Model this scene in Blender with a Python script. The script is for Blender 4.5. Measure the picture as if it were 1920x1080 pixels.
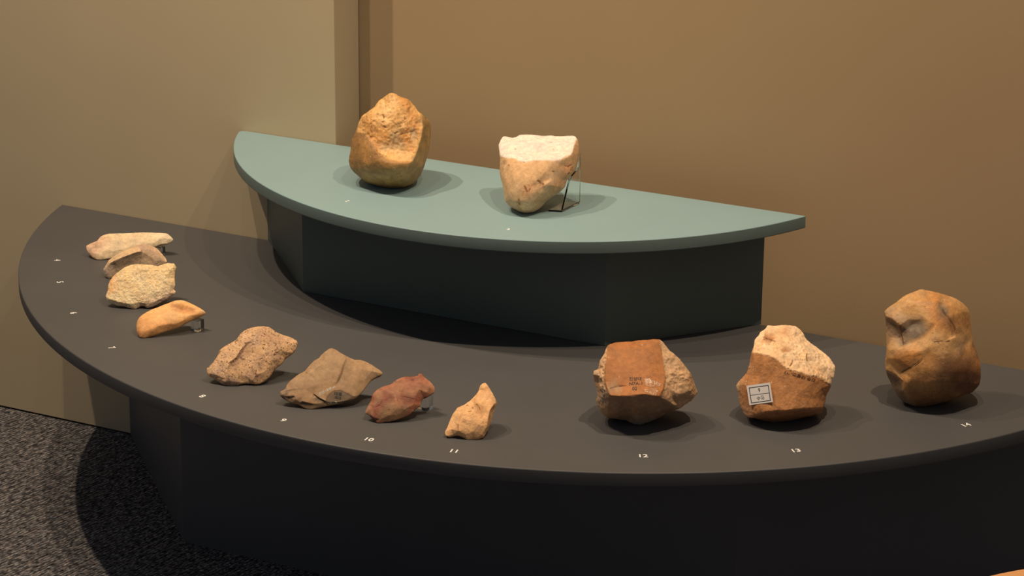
import bpy, bmesh, math, random
import numpy as np
from mathutils import Vector, Matrix
from mathutils.bvhtree import BVHTree

# ---------------------------------------------------------------- clean scene
for _o in list(bpy.data.objects):
    bpy.data.objects.remove(_o, do_unlink=True)
SC = bpy.context.scene
COL = SC.collection

# ---------------------------------------------------------------- camera
H_UP = 0.1892        # top of the riser above the lower display top (z = 0)
H_FLOOR = -0.4205    # floor below the lower display top
cam = bpy.data.cameras.new('camera')
cam.sensor_width = 36.0
cam.lens = 4977.4 * 36.0 / 1920.0
cam.clip_start = 0.05
cam_ob = bpy.data.objects.new('camera', cam)
COL.objects.link(cam_ob)
PITCH, YAW, ROLL = 0.328406, -0.469556, 0.009038
fw = Vector((math.sin(YAW) * math.cos(PITCH), math.cos(YAW) * math.cos(PITCH), -math.sin(PITCH)))
rt = Vector((math.cos(YAW), -math.sin(YAW), 0))
up = rt.cross(fw)
r2 = rt * math.cos(ROLL) + up * math.sin(ROLL)
u2 = -rt * math.sin(ROLL) + up * math.cos(ROLL)
cam_ob.matrix_world = Matrix(((r2.x, u2.x, -fw.x, 1.8106), (r2.y, u2.y, -fw.y, -3.6918), (r2.z, u2.z, -fw.z, 1.3995), (0, 0, 0, 1)))
SC.camera = cam_ob

# ---------------------------------------------------------------- world, spots, exposure
SC.view_settings.view_transform = 'Standard'
SC.view_settings.look = 'None'
SC.view_settings.gamma = 1.0
SC.view_settings.use_curve_mapping = False
SC.view_settings.exposure = 0.0
world = bpy.data.worlds.new('gallery_dim')
SC.world = world
world.use_nodes = True
world.node_tree.nodes['Background'].inputs[0].default_value = (0.86, 0.91, 1.0, 1)
world.node_tree.nodes['Background'].inputs[1].default_value = 0.12

def spot(name, loc, target, watt, size=75, radius=0.018, col=(1.0, 0.785, 0.545)):
    l = bpy.data.lights.new(name, 'SPOT')
    l.energy = watt
    l.color = col
    l.spot_size = math.radians(size)
    l.spot_blend = 1.0
    l.shadow_soft_size = radius
    o = bpy.data.objects.new(name, l)
    COL.objects.link(o)
    o.location = loc
    o.rotation_euler = (Vector(target) - Vector(loc)).to_track_quat('-Z', 'Y').to_euler()
    return o

for _x, _y, _w in ((-1.02, -0.78, 103), (-0.60, -0.80, 66), (-0.24, -0.72, 13), (0.64, -0.74, 38), (1.02, -0.66, 104)):
    spot('track_spot', (_x, _y, 2.3), (_x * 0.80, -0.22, 0.0), _w, 92)

# ---------------------------------------------------------------- node helpers
def new_mat(name):
    m = bpy.data.materials.new(name)
    m.use_nodes = True
    nt = m.node_tree
    b = nt.nodes['Principled BSDF']
    return m, nt, b

def N(nt, kind, **kw):
    n = nt.nodes.new(kind)
    for k, v in kw.items():
        if k in n.inputs.keys() if hasattr(n.inputs, 'keys') else False:
            n.inputs[k].default_value = v
        else:
            setattr(n, k, v)
    return n

def noise(nt, scale, detail=4.0, rough=0.55, coord=None, dist=0.0):
    n = nt.nodes.new('ShaderNodeTexNoise')
    n.inputs['Scale'].default_value = scale
    n.inputs['Detail'].default_value = detail
    n.inputs['Roughness'].default_value = rough
    n.inputs['Distortion'].default_value = dist
    if coord is not None:
        nt.links.new(coord, n.inputs['Vector'])
    return n.outputs['Fac']

def ramp(nt, fac, stops):
    r = nt.nodes.new('ShaderNodeValToRGB')
    el = r.color_ramp.elements
    el[0].position, el[0].color = stops[0][0], (*stops[0][1], 1)
    el[1].position, el[1].color = stops[1][0], (*stops[1][1], 1)
    for p, c in stops[2:]:
        e = el.new(p)
        e.color = (*c, 1)
    nt.links.new(fac, r.inputs['Fac'])
    return r.outputs['Color']

def mix(nt, a, b, fac, mode='MIX'):
    m = nt.nodes.new('ShaderNodeMix')
    m.data_type = 'RGBA'
    m.blend_type = mode
    for sock, v in ((m.inputs[6], a), (m.inputs[7], b)):
        if isinstance(v, tuple):
            sock.default_value = (*v, 1)
        else:
            nt.links.new(v, sock)
    if isinstance(fac, (int, float)):
        m.inputs[0].default_value = fac
    else:
        nt.links.new(fac, m.inputs[0])
    return m.outputs[2]

def bump(nt, b, height, strength, dist):
    n = nt.nodes.new('ShaderNodeBump')
    n.inputs['Strength'].default_value = strength
    n.inputs['Distance'].default_value = dist
    nt.links.new(height, n.inputs['Height'])
    nt.links.new(n.outputs['Normal'], b.inputs['Normal'])
    return n

def objco(nt):
    return nt.nodes.new('ShaderNodeTexCoord').outputs['Object']

def paint(name, col, rough=0.6, var=0.06, scale=3.0, bumps=0.02, spec=0.3, fleck=None):
    m, nt, b = new_mat(name)
    co = objco(nt)
    f = noise(nt, scale, 5, 0.6, co)
    c = ramp(nt, f, [(0.3, tuple(x * (1 - var) for x in col)), (0.7, tuple(min(1, x * (1 + var)) for x in col))])
    if fleck:
        g = noise(nt, 38, 2, 0.5, co)
        c = mix(nt, c, fleck, ramp(nt, g, [(0.80, (0, 0, 0)), (0.83, (1, 1, 1))]))
    nt.links.new(c, b.inputs['Base Color'])
    b.inputs['Roughness'].default_value = rough
    b.inputs['Specular IOR Level'].default_value = spec
    bump(nt, b, noise(nt, 420, 3, 0.6, co), 0.25, bumps * 0.01)
    return m

M_WALL_L = paint('beige_wall_paint', (0.55, 0.455, 0.305), 0.8, 0.03, 2.0, 0.03, 0.15)
M_WALL_B = paint('tan_wall_paint', (0.43, 0.305, 0.180), 0.8, 0.03, 2.0, 0.03, 0.15)
M_DARKTOP = paint('charcoal_table_paint', (0.086, 0.085, 0.089), 0.5, 0.05, 6.0, 0.02, 0.35)
M_DARKBASE = paint('blue_black_panel_paint', (0.105, 0.107, 0.118), 0.5, 0.05, 6.0, 0.02, 0.3)
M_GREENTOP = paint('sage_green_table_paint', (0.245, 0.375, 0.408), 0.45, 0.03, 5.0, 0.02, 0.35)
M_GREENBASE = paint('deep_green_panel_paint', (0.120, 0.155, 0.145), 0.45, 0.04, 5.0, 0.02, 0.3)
M_GREENRIM = paint('shaded_green_edge', (0.150, 0.205, 0.200), 0.45, 0.04, 5.0, 0.02, 0.3)  # top's green darkened for the rim: painted-in shade
M_ORANGE = paint('orange_table_paint', (0.85, 0.42, 0.17), 0.45, 0.03, 5.0, 0.02, 0.35)
M_CEIL = paint('dark_ceiling_paint', (0.05, 0.045, 0.04), 0.9, 0.03, 2.0, 0.02, 0.1)
M_WHITE = paint('white_vinyl', (0.88, 0.88, 0.88), 0.5, 0.01, 50.0, 0.0, 0.3)
M_PAPER = paint('label_paper', (0.84, 0.80, 0.79), 0.6, 0.03, 90.0, 0.01, 0.2)
M_INK = paint('black_ink', (0.030, 0.026, 0.024), 0.55, 0.1, 300.0, 0.0, 0.3)
M_INKB = paint('brown_black_ink', (0.06, 0.035, 0.02), 0.6, 0.15, 300.0, 0.0, 0.3)
M_LACQ = paint('pale_lacquer', (0.72, 0.66, 0.58), 0.25, 0.1, 300.0, 0.0, 0.5)

def gloss():
    m, nt, b = new_mat('dried_lacquer_over_orange')
    co = objco(nt)
    n = noise(nt, 260, 4, 0.6, co)
    nt.links.new(ramp(nt, n, [(0.35, (0.40, 0.16, 0.055)), (0.65, (0.58, 0.30, 0.15))]), b.inputs['Base Color'])
    b.inputs['Roughness'].default_value = 0.17
    b.inputs['Specular IOR Level'].default_value = 1.0
    b.inputs['Coat Weight'].default_value = 1.0
    b.inputs['Coat Roughness'].default_value = 0.2
    bump(nt, b, noise(nt, 330, 3, 0.6, co), 0.8, 0.0026)
    return m
M_GLOSS = gloss()

def carpet():
    m, nt, b = new_mat('grey_loop_carpet')
    co = nt.nodes.new('ShaderNodeTexCoord').outputs['Object']
    mp = nt.nodes.new('ShaderNodeMapping')
    mp.vector_type = 'TEXTURE'
    mp.inputs['Rotation'].default_value = (0, 0, math.radians(CARPET_ROT))
    mp.inputs['Scale'].default_value = (1.7, 1.0, 1)
    nt.links.new(co, mp.inputs['Vector'])
    v = nt.nodes.new('ShaderNodeTexVoronoi')
    v.inputs['Scale'].default_value = 215
    v.inputs['Randomness'].default_value = 0.8
    nt.links.new(mp.outputs[0], v.inputs['Vector'])
    n1 = noise(nt, 140, 4, 0.75, mp.outputs[0])
    n2 = noise(nt, 6, 3, 0.5, co)
    wv = nt.nodes.new('ShaderNodeTexWave')
    wv.bands_direction = 'Y'
    wv.inputs['Scale'].default_value = 46
    wv.inputs['Distortion'].default_value = 2.6
    wv.inputs['Detail'].default_value = 3
    wv.inputs['Detail Scale'].default_value = 2.2
    nt.links.new(mp.outputs[0], wv.inputs['Vector'])
    n6 = noise(nt, 210, 2, 0.5, co)
    c = ramp(nt, n1, [(0.36, (0.040, 0.040, 0.046)), (0.60, (0.37, 0.36, 0.36)), (0.48, (0.15, 0.148, 0.155))])
    d = ramp(nt, v.outputs['Distance'], [(0.15, (1.25, 1.25, 1.25)), (0.75, (0.45, 0.45, 0.45))])
    c = mix(nt, c, d, 0.8, 'MULTIPLY')
    c = mix(nt, c, ramp(nt, wv.outputs['Fac'], [(0.1, (0.50, 0.49, 0.52)), (0.8, (1.28, 1.27, 1.25))]), 0.8, 'MULTIPLY')
    c = mix(nt, c, ramp(nt, n6, [(0.35, (1.12, 0.98, 0.92)), (0.65, (0.92, 0.99, 1.06))]), 1.0, 'MULTIPLY')
    c = mix(nt, c, ramp(nt, n2, [(0.3, (0.85, 0.85, 0.85)), (0.7, (1.1, 1.1, 1.1))]), 1.0, 'MULTIPLY')
    nt.links.new(c, b.inputs['Base Color'])
    b.inputs['Roughness'].default_value = 0.95
    b.inputs['Specular IOR Level'].default_value = 0.05
    inv = nt.nodes.new('ShaderNodeMath'); inv.operation = 'SUBTRACT'; inv.inputs[0].default_value = 1.0
    nt.links.new(v.outputs['Distance'], inv.inputs[1])
    bump(nt, b, inv.outputs[0], 0.9, 0.004)
    return m
CARPET_ROT = 81
M_CARPET = carpet()

def acrylic(name, tint=(0.95, 0.97, 0.95)):
    m, nt, b = new_mat(name)
    b.inputs['Base Color'].default_value = (*tint, 1)
    b.inputs['Transmission Weight'].default_value = 1.0
    b.inputs['IOR'].default_value = 1.49
    # fine polishing haze
    nt.links.new(ramp(nt, noise(nt, 60, 3, 0.5, objco(nt)), [(0.3, (0.02, 0.02, 0.02)), (0.7, (0.07, 0.07, 0.07))]), b.inputs['Roughness'])
    return m
M_ACRYL = acrylic('clear_acrylic')

# ---------------------------------------------------------------- object helpers
def link(name, me, mats, parent=None, loc=(0, 0, 0)):
    o = bpy.data.objects.new(name, me)
    for m in (mats if isinstance(mats, (list, tuple)) else [mats]):
        me.materials.append(m)
    COL.objects.link(o)
    o.location = loc
    if parent:
        o.parent = parent
    return o

def tag(o, label=None, cat=None, group=None, kind=None):
    if label: o['label'] = label
    if cat: o['category'] = cat
    if group: o['group'] = group
    if kind: o['kind'] = kind
    return o

def empty(name, loc):
    o = bpy.data.objects.new(name, None)
    o.empty_display_size = 0.05
    COL.objects.link(o)
    o.location = loc
    return o

def box_mesh(name, lo, hi, bev=0.0):
    bm = bmesh.new()
    bmesh.ops.create_cube(bm, size=1.0)
    for v in bm.verts:
        v.co = Vector([(lo[i] + hi[i]) / 2 + v.co[i] * (hi[i] - lo[i]) for i in range(3)])
    if bev:
        bmesh.ops.bevel(bm, geom=list(bm.edges), offset=bev, segments=2, affect='EDGES', profile=0.5)
    me = bpy.data.meshes.new(name)
    bm.to_mesh(me); bm.free()
    return me

def prism_mesh(name, poly, z0, z1, bev=0.0, smooth_angle=30):
    """closed prism over a counter-clockwise outline, its rims bevelled"""
    bm = bmesh.new()
    lo = [bm.verts.new((x, y, z0)) for x, y in poly]
    hi = [bm.verts.new((x, y, z1)) for x, y in poly]
    n = len(poly)
    ft = bm.faces.new(hi)
    fb = bm.faces.new(lo[::-1])
    for i in range(n):
        j = (i + 1) % n
        bm.faces.new((lo[i], lo[j], hi[j], hi[i]))
    bm.normal_update()
    if bev:
        rims = list(ft.edges) + list(fb.edges)
        bmesh.ops.bevel(bm, geom=rims, offset=bev, segments=3, affect='EDGES', profile=0.5)
    me = bpy.data.meshes.new(name)
    bm.to_mesh(me); bm.free()
    for p in me.polygons:
        p.use_smooth = len(p.vertices) < 5
    try:
        me.set_sharp_from_angle(angle=math.radians(smooth_angle))
    except Exception:
        pass
    return me

# ---------------------------------------------------------------- the setting
fl = tag(link('floor', box_mesh('floor', (-3.0, -5.2, H_FLOOR - 0.05), (3.2, 0.4, H_FLOOR)), M_CARPET), kind='structure')
tag(link('wall_left', box_mesh('wall_left', (-3.0, 0.0, H_FLOOR + 0.003), (-0.3965, 0.0795, 2.6), 0.0012), M_WALL_L), kind='structure')
tag(link('wall_back', box_mesh('wall_back', (-3.0, 0.082, H_FLOOR), (3.2, 0.16, 2.6)), M_WALL_B), kind='structure')
WALL_RETURN = True

# ---------------------------------------------------------------- display tables
def segment_outline(cx, cy, R, n=96, r_left=0.0, back=-0.0008, d=0.0):
    """circle segment shrunk by d: chord on y = back - d, arc bulging to -y; counter-clockwise"""
    y = back - d
    R = R - d
    w = math.sqrt(R * R - (y - cy) ** 2)
    a0 = math.atan2(y - cy, -w) % math.tau
    a1 = math.atan2(y - cy, w) % math.tau
    pts = [(cx + R * math.cos(a0 + (a1 - a0) * i / n), cy + R * math.sin(a0 + (a1 - a0) * i / n)) for i in range(n + 1)]
    if r_left:                       # the far left corner is softly rounded
        k = max(1, int(round(r_left / (R * (a1 - a0) / n))))
        P, A, B = Vector(pts[0]), Vector((pts[0][0] + r_left, y)), Vector(pts[k])
        pts = [tuple((1 - t) ** 2 * A + 2 * t * (1 - t) * P + t * t * B) for t in [q / 6 for q in range(6)]] + pts[k:]
    return pts

def top_mesh(name, outline, z0, z1, bev):
    """board over outline(d), its rims rounded with radius bev"""
    prof = [(bev * (1 - math.sin(q * math.pi / 8)), bev * (1 - math.cos(q * math.pi / 8))) for q in range(5)]   # inset, drop
    rings = [(d, z0 + e) for d, e in prof] + [(d, z1 - e) for d, e in prof[::-1]]
    vs, fs = [], []
    for d, z in rings:
        vs += [(x, y, z) for x, y in outline(d)]
    m = len(vs) // len(rings)
    for q in range(len(rings) - 1):
        for i in range(m):
            j = (i + 1) % m
            fs.append((q * m + i, q * m + j, (q + 1) * m + j, (q + 1) * m + i))
    fs.append(tuple(range(m))[::-1])
    fs.append(tuple((len(rings) - 1) * m + i for i in range(m)))
    me = bpy.data.meshes.new(name)
    me.from_pydata(vs, [], fs)
    me.update()
    for p in me.polygons:
        p.use_smooth = len(p.vertices) < 5
    me.set_sharp_from_angle(angle=math.radians(35))
    return me

def panel_mesh(name, a, b, ia, ib, z0, z1):
    return prism_mesh(name, [a, b, ib, ia], z0, z1, 0.0008)

def display_table(name, label, loc_z, outline, th, base, z_bottom, mtop, mbase, cat, bev, mrim=None):
    root = empty(name, (0, 0, z_bottom))
    tag(root, label, cat)
    dz = -z_bottom
    me = top_mesh('tabletop', outline, loc_z - th + dz, loc_z + dz, bev)
    link('tabletop', me, mtop, root)
    if mrim:                                      # all but the top gets a darker green, shade put into the colour
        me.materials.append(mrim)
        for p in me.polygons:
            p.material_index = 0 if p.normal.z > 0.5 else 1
    zt = loc_z - th + dz - 0.0002
    A, B, C, D = [Vector(q) for q in base]
    t = 0.014
    def inner(P, d1, d2):
        return P + d1 + d2
    # mitred inner corners for a wall of thickness t
    n1 = Vector((B.y - A.y, -(B.x - A.x))).normalized() * -t   # inside of left panel
    s = 1 if n1.x > 0 else -1
    n1 = n1 * s
    n3 = Vector((-n1.x, n1.y)) if abs((D - C).x) else n1
    k = t * math.tan(math.radians(22.5))
    iA = Vector((A.x + t * math.sqrt(2), A.y - 0.0))
    iB = Vector((B.x + k, B.y + t))
    iC = Vector((C.x - k, C.y + t))
    iD = Vector((D.x - t * math.sqrt(2), D.y))
    link('side_panel', panel_mesh('side_panel', A, B, iA, iB, 0, zt), mbase, root)
    link('front_panel', panel_mesh('front_panel', B, C, iB, iC, 0, zt), mbase, root)
    link('side_panel', panel_mesh('side_panel', C, D, iC, iD, 0, zt), mbase, root)
    return root

Y0 = -0.0008
low_out = lambda d: segment_outline(0, 0.2484, 1.0, 140, 0.0, Y0, d)
up_out = lambda d: segment_outline(-0.07095, 0.20126, 0.5535, 110, 0.016, Y0, d)
display_table('display_table', 'low dark grey half-round display table carrying the row of stone flakes and cores', 0.0, low_out, 0.021,
              [(-0.839, Y0), (-0.489, -0.35), (0.489, -0.35), (0.839, Y0)], H_FLOOR, M_DARKTOP, M_DARKBASE, 'table', 0.0022)
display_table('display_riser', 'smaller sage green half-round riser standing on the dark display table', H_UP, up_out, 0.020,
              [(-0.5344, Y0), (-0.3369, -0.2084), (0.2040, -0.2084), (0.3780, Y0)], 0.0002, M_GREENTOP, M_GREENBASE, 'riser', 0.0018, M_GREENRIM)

# round orange table whose rim peeps in at the lower right
oc = (1.297, -1.038); orad = 0.35
ot = tag(empty('display_table', (oc[0], oc[1], H_FLOOR)), 'orange round-topped display table just showing at lower right corner', 'table')
link('tabletop', prism_mesh('tabletop', [(orad * math.cos(a * math.tau / 96), orad * math.sin(a * math.tau / 96)) for a in range(96)], 0.05 - 0.02 - H_FLOOR, 0.05 - H_FLOOR, 0.002), M_ORANGE, ot)
link('base', prism_mesh('base', [(0.26 * math.cos(a * math.tau / 64), 0.26 * math.sin(a * math.tau / 64)) for a in range(64)], 0, 0.0298 - H_FLOOR, 0.001), M_DARKBASE, ot)

# ---------------------------------------------------------------- stone building
_rng = np.random.RandomState(7)
_perm = _rng.permutation(256)
_perm = np.concatenate([_perm, _perm, _perm])
_grad = _rng.normal(size=(256, 3)); _grad /= np.linalg.norm(_grad, axis=1)[:, None]

def perlin(P):
    I = np.floor(P).astype(int); F = P - I
    U = F * F * F * (F * (F * 6 - 15) + 10)
    I &= 255
    tot = 0
    for dx in (0, 1):
        for dy in (0, 1):
            for dz in (0, 1):
                h = _perm[_perm[_perm[(I[:, 0] + dx) & 255] + ((I[:, 1] + dy) & 255)] + ((I[:, 2] + dz) & 255)]
                g = _grad[h]
                d = g[:, 0] * (F[:, 0] - dx) + g[:, 1] * (F[:, 1] - dy) + g[:, 2] * (F[:, 2] - dz)
                w = (U[:, 0] if dx else 1 - U[:, 0]) * (U[:, 1] if dy else 1 - U[:, 1]) * (U[:, 2] if dz else 1 - U[:, 2])
                tot = tot + w * d
    return tot

def chips(P, cell):
    """faceted, chipped relief: distance to the nearest of jittered cell points, tilted per cell"""
    Q = P / cell
    I = np.floor(Q).astype(int)
    best = np.full(len(Q), 9.0); tilt = np.zeros(len(Q))
    for dx in (-1, 0, 1):
        for dy in (-1, 0, 1):
            for dz in (-1, 0, 1):
                J = I + (dx, dy, dz)
                h = _perm[_perm[_perm[J[:, 0] & 255] + (J[:, 1] & 255)] + (J[:, 2] & 255)]
                pt = J + 0.5 + 0.42 * _grad[h]
                D = Q - pt
                d = np.linalg.norm(D, axis=1)
                g = _grad[(h * 7 + 3) & 255]
                t = (D * g).sum(1)
                m = d < best
                best[m] = d[m]; tilt[m] = t[m]
    return tilt

def split_long(V, A, F, L):
    """conforming subdivision of every edge longer than L (mm)"""
    for _ in range(9):
        E = np.sort(np.concatenate([F[:, [0, 1]], F[:, [1, 2]], F[:, [2, 0]]]), axis=1)
        key = E[:, 0].astype(np.int64) * len(V) + E[:, 1]
        uk, inv = np.unique(key, return_inverse=True)
        a, b = uk // len(V), uk % len(V)
        lng = np.linalg.norm(V[a] - V[b], axis=1) > L
        if not lng.any():
            break
        nid = np.full(len(uk), -1, dtype=np.int64)
        nid[lng] = len(V) + np.arange(lng.sum())
        V = np.concatenate([V, (V[a[lng]] + V[b[lng]]) / 2])
        A = np.concatenate([A, (A[a[lng]] + A[b[lng]]) / 2])
        m = nid[inv].reshape(3, -1).T
        out = []
        cnt = (m >= 0).sum(1)
        out.append(F[cnt == 0])
        s = cnt == 3
        f, e = F[s], m[s]
        out += [np.stack([f[:, 0], e[:, 0], e[:, 2]], 1), np.stack([e[:, 0], f[:, 1], e[:, 1]], 1), np.stack([e[:, 2], e[:, 1], f[:, 2]], 1), e]
        for k in range(3):
            f = np.roll(F, -k, axis=1); e = np.roll(m, -k, axis=1)
            s = (cnt == 1) & (e[:, 0] >= 0)
            ff, ee = f[s], e[s]
            out += [np.stack([ff[:, 0], ee[:, 0], ff[:, 2]], 1), np.stack([ee[:, 0], ff[:, 1], ff[:, 2]], 1)]
            s = (cnt == 2) & (e[:, 2] < 0)
            ff, ee = f[s], e[s]
            out += [np.stack([ee[:, 0], ff[:, 1], ee[:, 1]], 1), np.stack([ff[:, 0], ee[:, 0], ee[:, 1]], 1), np.stack([ff[:, 0], ee[:, 1], ff[:, 2]], 1)]
        F = np.concatenate(out)
    return V, A, F

def laplace(V, F, k, fac):
    n = len(V)
    E = np.concatenate([F[:, [0, 1]], F[:, [1, 2]], F[:, [2, 0]]])
    deg = np.bincount(E[:, 0], minlength=n).astype(float)[:, None]
    for _ in range(k):
        S = np.stack([np.bincount(E[:, 0], V[E[:, 1], i], minlength=n) for i in range(3)], 1)
        V = V + fac * (S / deg - V)
    return V

def vnormals(V, F):
    fn = np.cross(V[F[:, 1]] - V[F[:, 0]], V[F[:, 2]] - V[F[:, 0]])
    nrm = np.stack([sum(np.bincount(F[:, k], fn[:, i], minlength=len(V)) for k in range(3)) for i in range(3)], 1)
    return nrm / (np.linalg.norm(nrm, axis=1)[:, None] + 1e-12)

def stone_mat(name, vlo=0.75, vhi=1.2, vscale=45, speck=(0.12, 0.06, 0.03), amount=0.70, sscale=260, light=None, lamount=0.68, lscale=420, rough=0.62, spec=0.35, bstr=0.5, bscale=700, hue=(1.06, 1.0, 0.9)):
    m, nt, b = new_mat(name)
    co = objco(nt)
    at = nt.nodes.new('ShaderNodeAttribute'); at.attribute_name = 'tint'
    n1 = noise(nt, vscale, 6, 0.6, co, 0.4)
    c = mix(nt, at.outputs['Color'], ramp(nt, n1, [(0.3, (vlo, vlo, vlo)), (0.7, tuple(vhi * h for h in hue))]), 1.0, 'MULTIPLY')
    n5 = noise(nt, 170, 5, 0.7, co, 0.3)
    c = mix(nt, c, ramp(nt, n5, [(0.30, (0.74, 0.70, 0.66)), (0.68, (1.16, 1.15, 1.13))]), 0.85, 'MULTIPLY')
    n2 = noise(nt, sscale, 3, 0.6, co)
    c = mix(nt, c, speck, ramp(nt, n2, [(amount - 0.035, (0, 0, 0)), (amount + 0.03, (0.85, 0.85, 0.85))]))
    if light:
        n3 = noise(nt, lscale, 2, 0.6, co)
        c = mix(nt, c, light, ramp(nt, n3, [(lamount - 0.03, (0, 0, 0)), (lamount + 0.04, (0.8, 0.8, 0.8))]))
    nt.links.new(c, b.inputs['Base Color'])
    b.inputs['Roughness'].default_value = rough
    b.inputs['Specular IOR Level'].default_value = spec
    n4 = noise(nt, bscale, 5, 0.65, co)
    bump(nt, b, n4, bstr, 0.0012)
    return m

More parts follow.
